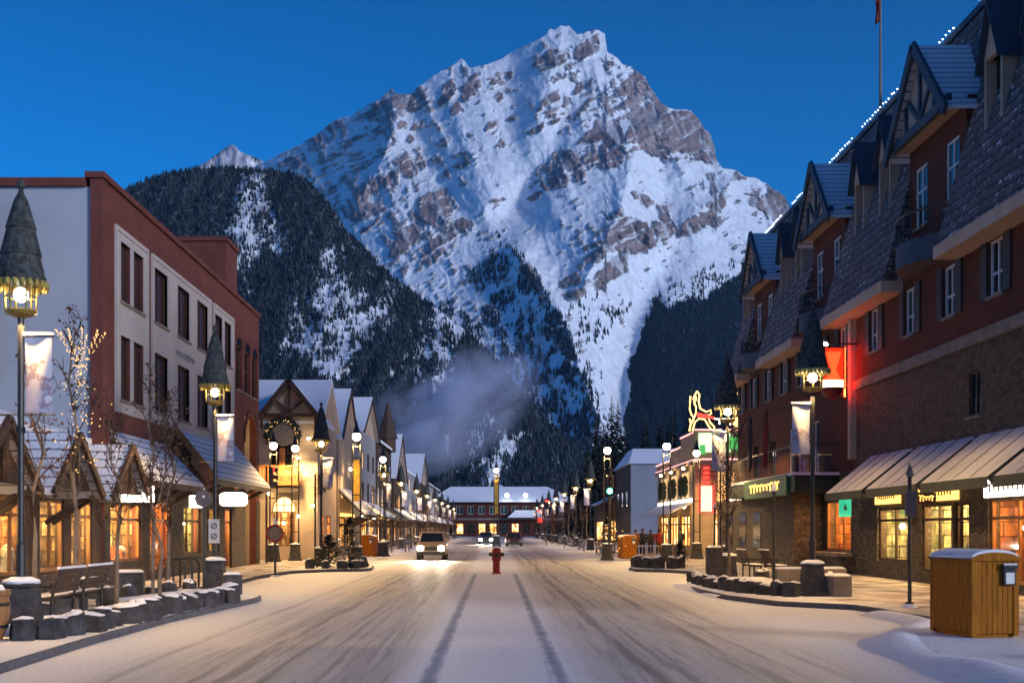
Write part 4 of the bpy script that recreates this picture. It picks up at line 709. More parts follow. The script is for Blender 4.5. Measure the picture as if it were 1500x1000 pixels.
# ---------------------------------------------------------------- left: low gabled shop in front
e = empty('gabled_shop', (-12, 25, ZW), 'low timber shop at the left edge with small snow covered gables over golden windows', 'building')
b = MB(); W1 = Wall((-12, 20, 0), (0, 1, 0), (-1, 0, 0)); sh = [(2.0, 5.0, .7, 2.7), (6.6, 8.6, .7, 2.7), (9.8, 11.4, .75, 2.7), (12.4, 14.2, .75, 2.7), (14.8, 16.6, .75, 2.7)]
wall(b, (-12, 20, 0), (0, 1, 0), 17.55, .1, 4.4, sh, (-1, 0, 0), .25); b.box(-22, -12.02, 37.2, 37.5, .1, 4.4); b.box(-22, -12.25, 20, 20.3, .1, 4.4); b.build('wall', M['timber'], e)
b = MB(); b.hexa([(-12.3, 20, 4.4), (-12.3, 37.55, 4.4), (-19, 37.55, 6.5), (-19, 20, 6.5), (-12.3, 20, 4.65), (-12.3, 37.55, 4.65), (-19, 37.55, 6.8), (-19, 20, 6.8)]); b.box(-24, -19, 20, 37.55, 6.2, 6.7); b.build('roof', M['roofsnow'], e)
b = MB(); W1.slab(b, 5.2, 17.4, .13, .68, .005, .12); b.build('stall_riser', M['stone'], e)
for i, h in enumerate(sh): shopfront(e, W1, *h, M['wood'], M[('inter','inter','interO','interG','inter')[i]], M['lampW'], 1, (2.25,), 1.6, i + 30, 9)
for yc in (26.4, 30.9, 35.4):
    b = MB(); pitched(b, -12.4, -10.4, yc - 1.55, yc + 1.55, 2.95, 4.2, 'x', .14, .3); g = b.build('gable_roof', M['shingle'], e)
    b = MB(); gable_tri(b, 'x', -10.75, yc - 1.5, yc + 1.5, 2.9, 4.1, .1); b.build('gable_front', M['timber'], g)
    b = MB(); b.bar((-10.42, yc - 1.85, 2.72), (-10.42, yc, 4.25), .1, .2); b.bar((-10.42, yc + 1.85, 2.72), (-10.42, yc, 4.25), .1, .2); b.bar((-10.5, yc, 2.95), (-10.5, yc, 4.15), .1); b.build('barge_board', M['timber'], g)
for y0, y1 in ((21.0, 24.6), (28.15, 29.15), (32.7, 33.6)):
    shed_canopy('canopy', e, y0, y1, -12.03, -10.7, 2.95, 3.95, M['shingle'], 2)
panel('fascia_sign', e, W1, 9.2, 11.6, 2.75, 3.15, .03, .2, M['signY'])
# a corner of the next chalet, close at the left edge
e = empty('half_timbered_chalet', (-13.8, 30, ZW), 'corner of a white half timbered chalet cut off by the left edge of the photo', 'building')
b = MB(); b.box(-22, -14.75, 29.6, 36.5, 6.3, 12.0); b.build('wall', M['pale'], e)
b = MB(); b.box(-14.95, -14.72, 29.5, 29.72, 6.3, 12.0); b.box(-22, -14.7, 29.48, 29.6, 8.15, 8.4); b.box(-22, -14.7, 29.48, 29.6, 6.3, 6.6); b.build('timber_frame', M['timber'], e)
b = MB(); b.box(-14.9, -14.75, 29.2, 29.4, 7.2, 7.5); b.lathe([(.16, 0), (.02, .2)], (-14.82, 29.3, 7.5), 6); b.build('wall_lantern', M['black'], e)
# ---------------------------------------------------------------- left: chalet with the medallion
e = empty('corner_chalet', (-10.1, 70, ZW), 'corner chalet with timbered gable, wreathed medallion, lit arched window and snowy roof', 'building')
WC = Wall((-14.2, 70, 0), (1, 0, 0), (0, 1, 0)); ux = lambda px: gx(px, 70) + 14.2
ah = [(ux(401), ux(432), .9, 2.9), (ux(396), ux(430), 5.2, 6.7)]
b = MB(); wall(b, (-14.2, 70, 0), (1, 0, 0), 4.1, .1, 8.1, ah, (0, 1, 0), .3)
WS = Wall((-10.1, 70, 0), (0, 1, 0), (-1, 0, 0)); sd = [(1.0, 2.8, .6, 2.7), (3.6, 5.6, .6, 2.7), (1.2, 2.4, 4.4, 6.2), (4.0, 5.2, 4.4, 6.2)]
wall(b, (-10.1, 70, 0), (0, 1, 0), 8.2, .1, 7.9, sd, (-1, 0, 0), .3); b.box(-24, -14.2, 70, 70.3, .1, 7.8); b.box(-24, -10.4, 77.9, 78.2, .1, 7.8); b.build('wall', M['tan'], e)
b = MB(); gable_tri(b, 'x', -10.15, 70.0, 78.2, 7.85, 10.5, -.2); gable_tri(b, 'y', 69.9, -13.3, -10.05, 8.05, 10.0, .2); b.build('gable_wall', M['gable'], e)
b = MB(); pitched(b, -24, -9.8, 70.0, 78.2, 7.9, 10.65, 'x', .22, .04); o = b.build('roof', M['roofsnow'], e)
b = MB(); pitched(b, -13.4, -9.95, 69.5, 74.0, 8.1, 10.15, 'y', .2, .3); b.build('cross_gable', M['roofsnow'], o)
b = MB(); xc = -11.68
for s_ in (-1, 1): b.bar((xc, 69.45, 10.3), (xc + s_*2.05, 69.45, 7.75), .12, .28); b.bar((xc, 69.75, 8.5), (xc + s_*.75, 69.75, 9.15), .1, .14)
b.bar((xc - 1.45, 69.7, 8.35), (xc + 1.45, 69.7, 8.35), .14, .18); b.bar((xc, 69.72, 8.4), (xc, 69.72, 10.1), .12); b.bar((xc - 1.55, 69.7, 8.4), (xc - 1.55, 69.7, 7.6), .14); b.bar((xc + 1.5, 69.7, 8.4), (xc + 1.5, 69.7, 7.6), .14)
b.build('gable_timber', M['timber'], e)
b = MB(); cx_, cz_ = gx(415, 70), gz(637, 70)
b.tube([(cx_, 69.98, cz_), (cx_, 69.86, cz_)], .64, 24); o = b.build('medallion', M['ledge'], e)
b = MB()
for r in (.55, .4, .24, .1): b.tube([(cx_ + r*math.cos(2*math.pi*i/24), 69.85, cz_ + r*math.sin(2*math.pi*i/24)) for i in range(25)], .03, 6, caps=False)
for i in range(12):
    a = 2*math.pi*i/12; b.bar((cx_ + .1*math.cos(a), 69.845, cz_ + .1*math.sin(a)), (cx_ + .55*math.cos(a), 69.845, cz_ + .55*math.sin(a)), .03)
b.build('medallion_relief', M['tan'], o)
b = MB(); q = random.Random(3)
for i in range(150):
    a = q.uniform(-.6, 3.75); r = .86 + q.uniform(-.14, .16); b.ball((cx_ + r*math.cos(a), 69.8 + q.uniform(-.08, .08), cz_ + r*math.sin(a)), q.uniform(.06, .12), 6, 4)
b.build('wreath', var_mat('wreath_green', (.03,.045,.03), .9, .6, 8, .8), o)
b = MB()
for i in range(26):
    a = q.uniform(-.6, 3.75); r = .86 + q.uniform(-.12, .14); b.ball((cx_ + r*math.cos(a), 69.68, cz_ + r*math.sin(a)), .028, 6, 4)
b.build('wreath_lights', M['tinyW'], o)
o = shopfront(e, WC, *ah[0], M['wood'], M['inter'], emit_mat('arch_light', (1, .70, .34), 330), 2, (1.7, 2.4), 1.4, 55, 8)
b = MB(); cu = (ah[0][0]+ah[0][1])/2; r = (ah[0][1]-ah[0][0])/2
pts = [WC.at(cu + math.cos(math.pi*i/14)*r, 2.88 + math.sin(math.pi*i/14)*r*1.35, .02) for i in range(15)]; b.poly(pts, (0, .03, 0)); b.build('fanlight', emit_mat('fanlight_glow', (1, .66, .26), 2.6), o)
b = MB(); b.tube([WC.at(cu + math.cos(math.pi*i/14)*(r+.09), 2.88 + math.sin(math.pi*i/14)*(r*1.35+.09), .05) for i in range(15)], .09, 6); b.bar(WC.at(cu, 2.9, .06), WC.at(cu, 3.7, .06), .05); b.bar(WC.at(cu - .5, 3.25, .06), WC.at(cu + .5, 3.25, .06), .05); b.build('arch_trim', M['tan'], o)
window(e, WC, *ah[1], M['timber'], M['darkglass'], 1, (6.2,), False)
panel('door_leaf', e, WC, ux(409), ux(417), 5.2, 6.5, -.08, -.02, M['orangewood'])
b = MB(); WC.slab(b, ux(383), ux(442), 4.35, 4.6, .02, .9); WC.slab(b, ux(383), ux(442), 5.36, 5.46, .8, .92)
for i in range(15): WC.slab(b, ux(383) + i*.16, ux(383) + i*.16 + .1, 4.6, 5.36, .83, .88)
b.build('balcony', M['orangewood'], e); b = MB(); WC.slab(b, ux(383), ux(442), 3.95, 4.35, .02, .6); b.build('balcony_snow', M['ledge'], e)
for h in sd[:2]: shopfront(e, WS, *h, M['wood'], M['interO'], M['lampO'], 1, (2.2,), 1.5, int(h[0]*10), 6)
for h in sd[2:]: window(e, WS, *h, M['timber'], M['darkglass'], 1, (5.5,))
emit_mat('facade_uplight', (1, .70, .32), 75)
for px, yy, zz in ((447, 69.6, 5.0), (437, 69.6, 5.9), (393, 69.6, 3.9), (437, 69.5, 2.6), (458, 69.5, 3.2), (452, 69.5, 7.0)): MB().ball((gx(px, yy), yy, zz), .08).build('wall_lamp', MATS['facade_uplight'], e)  # the low ones near the arch are added fill to brighten the front
# ---------------------------------------------------------------- left: the row beyond
def row_house(name, label, X, y0, y1, depth, ze, zr, wm, rm, upper, lower, side=-1, ridge='x', awn=None, seed=0, lit=0, gm='gable', upl=False):
    q = random.Random(seed); e = empty(name, (X, y0, ZW), label, 'building'); s_ = side; L_ = y1 - y0
    W = Wall((X, y0, 0), (0, 1, 0), (s_, 0, 0)); b = MB(); hs = []
    n = upper
    for k, (z0, z1) in enumerate(((3.9, 5.5), (6.5, 7.9))):
        if z1 > ze - .3: continue
        hs += [(L_*(i+.28)/n, L_*(i+.72)/n, z0, z1) for i in range(n)]
    sh = [(L_*(i+.1)/lower, L_*(i+.9)/lower, .6, 2.7) for i in range(lower)]
    wall(b, (X, y0, 0), (0, 1, 0), L_, .1, ze, hs + sh, (s_, 0, 0), .25)
    xb = X + s_*depth; b.box(*sorted((X + s_*.02, xb)), y0, y0 + .25, .1, ze); b.box(*sorted((X + s_*.25, xb)), y1 - .25, y1, .1, ze); b.box(*sorted((xb, xb - s_*.2)), y0 + .25, y1 - .25, .1, ze)
    b.build('wall', wm, e)
    if ridge == 'x':
        b = MB(); gable_tri(b, 'x', X + s_*.01, y0, y1, ze, zr, s_*.2); b.build('gable_wall', M[gm], e)
        b = MB(); pitched(b, *sorted((X - s_*.35, xb)), y0, y1, ze, zr + .1, 'x', .2, .3); o = b.build('roof', rm, e)
        b = MB(); m_ = (y0+y1)/2
        for k in (-1, 1): b.bar((X - s_*.36, m_, zr + .12), (X - s_*.36, m_ + k*(L_/2 + .3), ze - .15), .1, .26)
        b.build('barge_board', M['timber'], o)
    elif ridge == 'y':
        b = MB(); pitched(b, *sorted((X, xb)), y0, y1, ze, zr, 'y', .2, .4); b.build('roof', rm, e); b = MB(); gable_tri(b, 'y', y0 + .05, *sorted((X, xb)), ze, zr, .2); gable_tri(b, 'y', y1 - .05, *sorted((X, xb)), ze, zr, -.2); b.build('gable_wall', M[gm], e)
    else:
        b = MB(); b.box(*sorted((X - s_*.12, xb)), y0 - .1, y1 + .1, ze, ze + .25); b.build('roof', rm, e)
    for h in hs: window(e, W, *h, M['white'] if seed % 2 else M['timber'], M['winW'] if q.random() < lit else M['darkglass'], 1, (), False)
    for i, h in enumerate(sh): 
        b = MB(); frame_slabs(W, b, *h, .1, -.14, -.04, 2, (2.2,)); o = b.build('shop_window', M['timber'], e); g = MB(); W.slab(g, h[0], h[1], h[2], h[3], -.2, -.15); g.build('pane', M['shopglow'], o)
    if seed < 4: panel('shop_sign', e, W, .6, L_ - .6, 2.72, 2.92, .05, .16, M['signY' if seed != 2 else 'signW'])  # lit strip added over the first shops for a golden glow, no real sign
    if awn:
        o = shed_canopy('canopy', e, y0 + .3, y1 - .3, X - s_*.02, X - s_*1.7, 2.95, 4.0 if awn != 'steep' else 4.6, rm if awn != 'dark' else M['canvas'], 4)
    if upl:
        for t in (.3, .7): MB().ball((X - s_*.5, y0 + L_*t, ze - 2.0), .09).build('wall_lamp', MATS['facade_uplight'], e)
    return e
def shopglow():
    m, t, N, L, P = new_mat('far_shop_glow'); ge = N.new('ShaderNodeNewGeometry'); vo = N.new('ShaderNodeTexVoronoi'); vo.inputs['Scale'].default_value = 1.6; L.new(ge.outputs['Position'], vo.inputs['Vector'])
    sp = N.new('ShaderNodeSeparateColor'); L.new(vo.outputs['Color'], sp.inputs[0]); c = ramp(N, L, sp.outputs[0], [(0, (.12, .03, .005)), (.35, (.7, .25, .04)), (.7, (1, .55, .16)), (1, (1, .8, .45))])
    P.inputs['Base Color'].default_value = (.05, .04, .03, 1); P.inputs['Roughness'].default_value = .2; L.new(c, P.inputs['Emission Color']); P.inputs['Emission Strength'].default_value = 2.6; return m
M['shopglow'] = shopglow()
rs = M['roofsnow']
row_house('gabled_house', 'cream gabled shop next beyond the corner chalet, its gable lit gold', -10.2, 80, 88.5, 9, 7.9, 11.2, M['tan'], rs, 2, 2, awn='steep', seed=1, lit=.3, upl=True)
row_house('gabled_house', 'tall grey gabled house with broad snowy roof, third roof beyond the brick block', -10.2, 93, 105, 11, 9.4, 12.2, M['grey'], rs, 3, 2, awn='yes', seed=2, lit=.1)
e = row_house('turreted_house', 'dark brown house with a thin pointed turret, middle of the left row', -10.3, 107, 122, 10, 9.6, 12.0, M['timber'], rs, 4, 3, ridge='y', awn='dark', seed=3, lit=.1)
b = MB(); b.lathe([(.8, 9.3), (.8, 10.6), (1.0, 10.6), (.02, 14.2)], (-10.4, 119, 0), 8); b.build('turret', M['timber'], e)
row_house('gabled_house', 'low shop with steep snowy gable beyond the turreted house', -10.3, 125, 140, 10, 7.2, 11.8, M['timber'], rs, 3, 3, awn='yes', seed=4, lit=.2)
row_house('shop_block', 'flat roofed two storey block with lit shopfront in the far left row', -10.4, 143, 165, 12, 8.6, 0, M['grey'], rs, 5, 4, ridge='', awn='yes', seed=5, lit=.2)
row_house('gabled_house', 'farther gabled house with red brown barge boards in the far left row', -10.4, 168, 186, 10, 8.3, 12.4, M['timber'], rs, 4, 3, awn='yes', seed=6, lit=.15)
row_house('shop_block', 'long low shop block near the far end of the left row', -10.4, 190, 225, 12, 8.9, 11.4, M['grey'], rs, 7, 5, ridge='y', awn='yes', seed=7, lit=.15)
row_house('shop_block', 'last block of the left row beside the end of the street', -10.6, 230, 275, 14, 8.0, 10.4, M['timber'], rs, 8, 6, ridge='y', awn='yes', seed=8, lit=.2)
# ---------------------------------------------------------------- right: the hotel with the mansard roof
e = empty('mansard_hotel', (14, 20, ZW), 'big red brick and stone hotel with dark shingled mansard roof, timbered gables and snowy awnings', 'building')
Y0, Y1 = 20.0, 71.0; YS = 47.8
WH = Wall((14, 0, 0), (0, 1, 0), (1, 0, 0))            # u is the depth Y
wins = [(c - .5, c + .5, 8.45, 10.0) for c in (23.8, 27.3, 30.8, 34.3, 37.8, 41.4, 45.3, 49.4, 52.6, 56.0, 59.4, 62.9, 66.4, 69.6)]
hs = [(22.6, 26.0, .5, 2.7), (27.0, 30.4, .5, 2.7), (31.3, 34.9, .4, 2.75), (36.3, 37.5, .14, 2.7), (37.7, 40.4, .5, 2.7), (41.6, 45.0, .75, 2.65)]
hb = [(48.4, 51.9, 1.0, 3.05), (53.2, 54.6, 4.3, 6.6), (57.0, 58.4, 4.3, 6.6), (61.4, 62.6, 4.6, 6.4), (65.4, 66.6, 4.6, 6.4)]
sw = (35.4, 36.3, 5.2, 6.5)
b = MB(); wall(b, (14, Y0, 0), (0, 1, 0), YS - Y0, .1, 7.35, [(a - Y0, c - Y0, d, f) for a, c, d, f in hs + [sw]], (1, 0, 0), .35)
wall(b, (14.02, YS, 0), (0, 1, 0), Y1 - YS, .1, 4.2, [(a - YS, c - YS, d, f) for a, c, d, f in hb if d < 4], (1, 0, 0), .35)
b.build('stone_wall', M['stone'], e)
b = MB(); wall(b, (14, Y0, 0), (0, 1, 0), YS - Y0, 7.35, 10.6, [(a - Y0, c - Y0, d, f) for a, c, d, f in wins if c < YS], (1, 0, 0), .3)
wall(b, (14.03, YS, 0), (0, 1, 0), Y1 - YS, 4.2, 10.6, [(a - YS, c - YS, d, f) for a, c, d, f in wins + hb if c > YS and d > 4], (1, 0, 0), .3)
b.box(14.36, 32, Y1 - .3, Y1, .1, 12); b.box(14.36, 32, Y0, Y0 + .3, .1, 12); b.build('brick_wall', M['hotel'], e)
b = MB()
for a in np.arange(Y0, YS, 4.4): WH.slab(b, a, min(a + 4.36, YS), 7.25, 7.6, .004, .14)
b.build('ledge', M['ledge'], e)
for i, w_ in enumerate(wins):
    o = window(e, WH, *w_, M['white'], M['darkglass'], 1, (w_[2] + .62,), True, .075, .12)
    for k, (a, c) in enumerate(((w_[0] - .52, w_[0] - .06), (w_[1] + .06, w_[1] + .52))): panel('shutter', o, WH, a, c, w_[2] - .05, w_[3] + .05, .005, .06, M['shutter'])
window(e, WH, *sw, M['timber'], M['darkglass'], 1)
for h in hb[1:]: window(e, WH, *h, M['white'] if h[0] < 60 else M['timber'], M['darkglass'], 1, (), False)
ks = [('inter','lampW'), ('interG','lampW'), ('interO','lampO'), ('inter','lampW'), ('interG','lampW'), ('interG','lampW')]
for i, h in enumerate(hs): shopfront(e, WH, *h, M['timber'] if i != 2 else M['wood'], M[ks[i][0]], M[ks[i][1]], 1 if i != 3 else 0, (2.2,), 1.9, i + 70, 7, .2, 'shop_door' if i == 3 else 'shop_window')
shopfront(e, WH, *hb[0], M['wood'], M['interO'], M['lampO'], 2, (), 1.4, 91, 4)
panel('window_box', e, WH, 48.2, 52.1, .14, .8, .01, .5, M['stone']); panel('window_shelf', e, WH, 48.1, 52.2, .8, .95, .01, .6, M['ledge'])
for a, c, m_, n in ((42.3, 44.9, 'signY', 9), (37.0, 40.3, 'signY', 11), (31.2, 34.9, 'signW', 10), (27, 30.4, 'signY', 9)):
    o = panel('shop_sign', e, WH, a, c, 2.78, 3.32, .02, .12, M[m_]); letters(o, WH, a + .3, c - .3, 2.9, 3.2, .121, M['timber'], int(a), n)
# mansard roof sections, recessed gable bays between them
ZE, ZT, XE, XT = 10.4, 18.4, 13.3, 15.5
sec = [(Y0, 24.4), (29.5, 37.1), (42.2, 50.0), (55.0, 62.4), (67.4, Y1)]; bays = [(24.4, 29.5), (37.1, 42.2), (50.0, 55.0), (62.4, 67.4)]
for a, c in sec:
    b = MB(); b.hexa([(XE, a, ZE), (18, a, ZE), (18, c, ZE), (XE, c, ZE), (XT, a, ZT), (18, a, ZT), (18, c, ZT), (XT, c, ZT)]); o = b.build('mansard_slope', M['mansard'], e)
    b = MB(); b.box(XE - .06, 14.5, a - .04, c + .04, ZE - .38, ZE - .003); b.build('eave', M['soffit'], o)
    n = 2 if c - a > 5 else 1
    for i in range(n):
        yc = a + (c - a) * ((i + .5) / n if n == 1 else (.3 + .4 * i)); xf = 14.12
        b = MB(); b.box(xf, 15.4, yc - .62, yc - .5, 13.1, 15.35); b.box(xf, 15.4, yc + .5, yc + .62, 13.1, 15.35); b.box(xf + .02, 15.2, yc - .5, yc + .5, 13.0, 13.12); b.poly([(xf - .02, yc - .62, 15.3), (xf - .02, yc + .62, 15.3), (xf - .02, yc, 16.7)], (.14, 0, 0)); d = b.build('dormer', M['gable'], o)
        b = MB(); b.box(xf + .3, xf + .36, yc - .5, yc + .5, 13.12, 15.35); b.build('dormer_window', M['darkglass'], o)
        b = MB(); pitched(b, xf - .22, 16.0, yc - .66, yc + .66, 15.3, 16.78, 'x', .1, .14); b.build('dormer_roof', M['blue'], o)
b = MB(); b.box(XT, 30, Y0, Y1, ZT - .5, ZT - .05); b.build('flat_roof', M['roofsnow'], e)
b = MB(); b.box(XT - .08, XT + .04, Y0, Y1, ZT, ZT + .22); b.build('roof_edge', M['blue'], e)
b = MB(); b.box(17.2, 21, 42.5, 50.5, 18.4, 20.2); b.build('roof_house', M['mansard'], e)
for a, c in bays:
    b = MB(); b.hexa([(14.75, a, 14.6), (18, a, 14.6), (18, c, 14.6), (14.75, c, 14.6), (XT, a, ZT - .01), (18, a, ZT - .01), (18, c, ZT - .01), (XT, c, ZT - .01)]); b.build('mansard_slope', M['mansard'], e)
    m_ = (a + c) / 2; wn = [(.6, 1.7, 12.0, 14.0), (c - a - 1.7, c - a - .6, 12.0, 14.0)]
    b = MB(); wall(b, (14.25, a, 0), (0, 1, 0), c - a, 10.2, 15.0, wn, (1, 0, 0), .2); b.box(14.3, 17.9, a - .02, a + .02, 10.2, 15); o = b.build('bay_wall', M['hotel'], e)
    WB = Wall((14.25, a, 0), (0, 1, 0), (1, 0, 0))
    for h in wn: window(o, WB, *h, M['white'], M['darkglass'], 1, (13.2,), True, .08, .1)
    b = MB(); gable_tri(b, 'x', 13.75, a + .05, c - .05, 14.75, 17.3, .5); g = b.build('gable', M['gable'], e)
    b = MB(); pitched(b, 13.5, 18.5, a, c, 14.75, 17.35, 'x', .14, .25); b.build('gable_roof', M['shingle'], g)
    b = MB()
    for k in (-1, 1): b.bar((13.48, m_, 17.45), (13.48, m_ + k*2.85, 14.45), .12, .34); b.bar((13.7, m_ + k*.08, 15.1), (13.7, m_ + k*1.1, 16.0), .08, .16)
    b.bar((13.68, a - .1, 14.85), (13.68, c + .1, 14.85), .16, .3); b.bar((13.7, m_, 15), (13.7, m_, 17.1), .08, .18); b.bar((13.7, m_ - 1.3, 15.0), (13.7, m_ - 1.3, 15.9), .08, .14); b.bar((13.7, m_ + 1.3, 15.0), (13.7, m_ + 1.3, 15.9), .08, .14)
    b.build('gable_timber', M['blue'], g)
    b = MB(); pts = [(13.05 + .95 * (1 - math.cos(math.pi * (i / 12 - .5))), a + .3 + (c - a - .6) * i / 12) for i in range(13)]
    b.poly([(14.2, a + .3, 10.3)] + [(x, y, 10.3) for x, y in pts] + [(14.2, c - .3, 10.3)], (0, 0, .75)); b.build('bay_balcony', M['blue'], o)
    b = MB(); b.tube([(x, y, 11.9) for x, y in pts], .035, 6)
    for x, y in pts: b.tube([(x, y, 11.05), (x, y, 11.9)], .018, 5)
    b.build('railing', M['black'], o)
for i, (a, c) in enumerate(((20.6, 24.9), (25.3, 30.2), (30.6, 35.4), (35.8, 40.6), (41.1, 45.6))):
    b = MB(); b.hexa([(13.98, a, 4.42), (12.3, a, 3.12), (12.3, c, 3.12), (13.98, c, 4.42), (13.98, a, 4.6), (12.28, a, 3.22), (12.28, c, 3.22), (13.98, c, 4.6)]); o = b.build('awning', M['awningsnow'], e)
    for k in (.25, .5, .75): y = a + (c - a)*k; MB().bar((13.95, y, 4.585), (12.3, y, 3.235), .03, .03).build('seam', M['ledge'], o)
    b = MB(); b.box(12.24, 12.27, a, c, 2.92, 3.2); b.bar((12.3, a - .02, 3.1), (13.95, a - .02, 4.4), .05, .22); b.bar((12.3, c + .02, 3.1), (13.95, c + .02, 4.4), .05, .22); b.bar((13.9, (a+c)/2, 4.36), (12.32, (a+c)/2, 3.08), .05); b.build('awning_frame', M['canvas'], o)
# stone porch, balcony and green fascia beyond the stone front
b = MB(); b.box(12.75, 14.0, 52.4, 70.5, .1, 3.4); o = b.build('porch_wall', M['stone'], e)
WP = Wall((12.75, 52.4, 0), (0, 1, 0), (1, 0, 0))
for a in (6.5, 10, 13.5): panel('porch_window', e, WP, a, a + 1.6, 1.0, 2.7, -.02, .03, M['darkglass'])
b = MB(); b.box(12.2, 14.0, 50.0, 64, 3.42, 4.08); o = b.build('balcony', var_mat('dark_green_paint', (.012,.022,.018), .5, .3, 2, .1), e)
b = MB(); b.box(12.12, 14.0, 49.92, 64.05, 4.085, 4.2); b.build('balcony_snow', M['roofsnow'], o)
b = MB()
for y in np.arange(50.0, 64, .35): b.tube([(12.25, y, 4.2), (12.25, y, 5.3)], .02, 5)
for x in np.arange(12.5, 14, .3): b.tube([(x, 50.0, 4.2), (x, 50.0, 5.3)], .02, 5)
b.bar((12.25, 49.95, 5.32), (12.25, 64, 5.32), .07); b.bar((12.25, 50, 5.325), (14, 50, 5.325), .07); b.build('railing', M['black'], o)
b = MB(); b.box(12.25, 12.4, 50.2, 50.35, 4.2, 7.0); b.bar((12.3, 50.2, 7), (14, 50.2, 7.9), .08); b.bar((12.3, 50.2, 7), (12.3, 64, 7.0), .08); b.build('balcony_post', M['timber'], o)
WG = Wall((12.2, 50, 0), (0, 1, 0), (1, 0, 0)); o = panel('fascia_sign', e, WG, 1.0, 9.5, 3.3, 4.16, .01, .12, M['green']); letters(o, WG, 2.2, 8.2, 3.5, 3.98, .121, M['signY'], 12, 9)
b = MB(); b.box(13.75, 13.99, 47.55, 47.9, 4.6, 10.2); b.build('corner_post', M['tan'], e)
for k, (z0, z1, m_) in enumerate(((3.75, 4.15, 'signY'), (2.75, 3.6, 'signW'), (1.85, 2.65, 'signW'))):
    b = MB(); b.box(13.0, 13.62, 67.9, 68.1, z0, z1); o = b.build('hanging_light_box', M[m_], e)
    b = MB(); b.box(13.62, 13.75, 67.95, 68.05, z0 + .1, z0 + .2); b.build('bracket', M['black'], o)
# things fixed to the hotel front
o = empty('hanging_pub_sign', (13.05, 47.4, 6.9), 'glowing red hanging sign with a goblet shape on a bracket beside the hotel wall', 'sign')
b = MB(); b.box(12.62, 13.42, 47.28, 47.52, 7.35, 8.85); b.build('light_box', emit_mat('red_sign_glow', (1, .04, .006), .8), o)
b = MB()
for yy, d in ((47.279, -.03), (47.521, .03)):
    b.poly([(12.72, yy, 8.7), (13.32, yy, 8.7), (13.12, yy, 8.0), (13.3, yy, 7.62), (12.74, yy, 7.62), (12.92, yy, 8.0)], (0, d, 0))
b.build('goblet', emit_mat('orange_sign_glow', (1, .16, .03), .9), o)
b = MB(); b.tube([(13.52, 47.5, 7.0), (13.52, 47.5, 8.9)], .022, 8); b.build('red_tube', emit_mat('red_tube_glow', (1, .025, .004), 120), o)
b = MB(); b.box(12.60, 13.40, 47.24, 47.56, 7.3, 7.62); b.build('light_band', emit_mat('hot_sign_glow', (1, .62, .42), 4), o)
b = MB(); b.lathe([(.02, 6.85), (.25, 6.95), (.42, 7.15), (.45, 7.32)], (13.02, 47.4, 0), 14); b.build('bowl', M['red'], o)
b = MB(); frame_slabs(Wall((12.58, 47.4, 0), (1, 0, 0), (0, 1, 0)), b, 0, .88, 7.28, 8.92, .05, -.16, .16); b.bar((12.6, 47.4, 9.02), (14.0, 47.4, 9.02), .06); b.bar((13.02, 47.4, 8.9), (13.02, 47.4, 9.0), .04); b.build('bracket', M['black'], o)
b = MB(); b.ball((12.72, 47.35, 8.98), .11); b.build('globe', MATS['lamp_bulb'], o)
o = empty('hanging_shop_sign', (13.4, 45.9, 2.4), 'small teal sign hanging under the end of the snowy awnings', 'sign')
b = MB(); b.box(12.85, 13.3, 45.86, 45.92, 2.35, 3.0); b.build('board', emit_mat('teal_sign', (.02, .50, .30), .8), o); b = MB(); b.bar((12.8, 45.89, 3.06), (14.0, 45.89, 3.06), .04); b.poly([(13.0, 45.855, 2.6), (13.15, 45.855, 2.6), (13.075, 45.855, 2.85)], (0, -.01, 0)); b.build('bracket', M['ledge'], o)
o = empty('hanging_shop_sign', (12.9, 36.3, 2.6), 'small dark carved sign with orange lettering hanging under the awning behind the tall post', 'sign')
b = MB(); b.poly([(12.45, 36.3, 2.62), (12.95, 36.3, 2.55), (13.05, 36.3, 2.8), (12.98, 36.3, 2.98), (12.5, 36.3, 2.98)], (0, .05, 0)); b.build('board', M['timber'], o); WX = Wall((12.5, 36.3, 0), (1, 0, 0), (0, 1, 0)); letters(o, WX, .02, .46, 2.7, 2.9, .0, M['signY'], 2, 5); b = MB(); b.bar((12.7, 36.32, 2.98), (12.7, 36.32, 3.1), .02); b.build('hanger', M['black'], o)
for i, (y, c, lab) in enumerate(((57.5, (.012,.016,.04), 'dark blue flag hanging limp over the balcony'), (54.2, (.16,.012,.016), 'dark red flag hanging limp over the balcony'))):
    o = empty('balcony_flag', (12.3, y, 4.2), lab, 'flag'); b = MB(); b.tube([(12.3, y, 4.1), (11.9, y - .1, 7.2)], .03, 6); b.build('pole', M['black'], o)
    b = MB(); q = random.Random(i + 5); cols_ = 7; rows_ = 9
    for r_ in range(rows_ + 1):
        for k in range(cols_ + 1): b.v.append((11.95 + .07*math.sin(k*2.1) + .02*r_/9, y - .1 + (k/cols_) * (.42 + .12*r_/9) - .05*math.sin(k*1.7 + r_*.3), 7.1 - 2.3*r_/rows_ - .25*(k/cols_)))
    for r_ in range(rows_):
        for k in range(cols_): j = r_*(cols_+1)+k; b.f.append((j, j+1, j+cols_+2, j+cols_+1)); b.m.append(0)
    b.build('cloth', var_mat('flag_cloth_%s' % ('blue', 'red')[i], c, .8, .3, 3, .2), o, smooth=True)
o = empty('planter_tree', (12.6, 50.5, 4.2), 'small white decorated twig tree in a pale pot on the balcony corner', 'planter')
b = MB(); b.lathe([(.2, 4.2), (.28, 4.75)], (12.6, 50.5, 0), 10); b.build('pot', M['white'], o); b = MB(); q = random.Random(4)
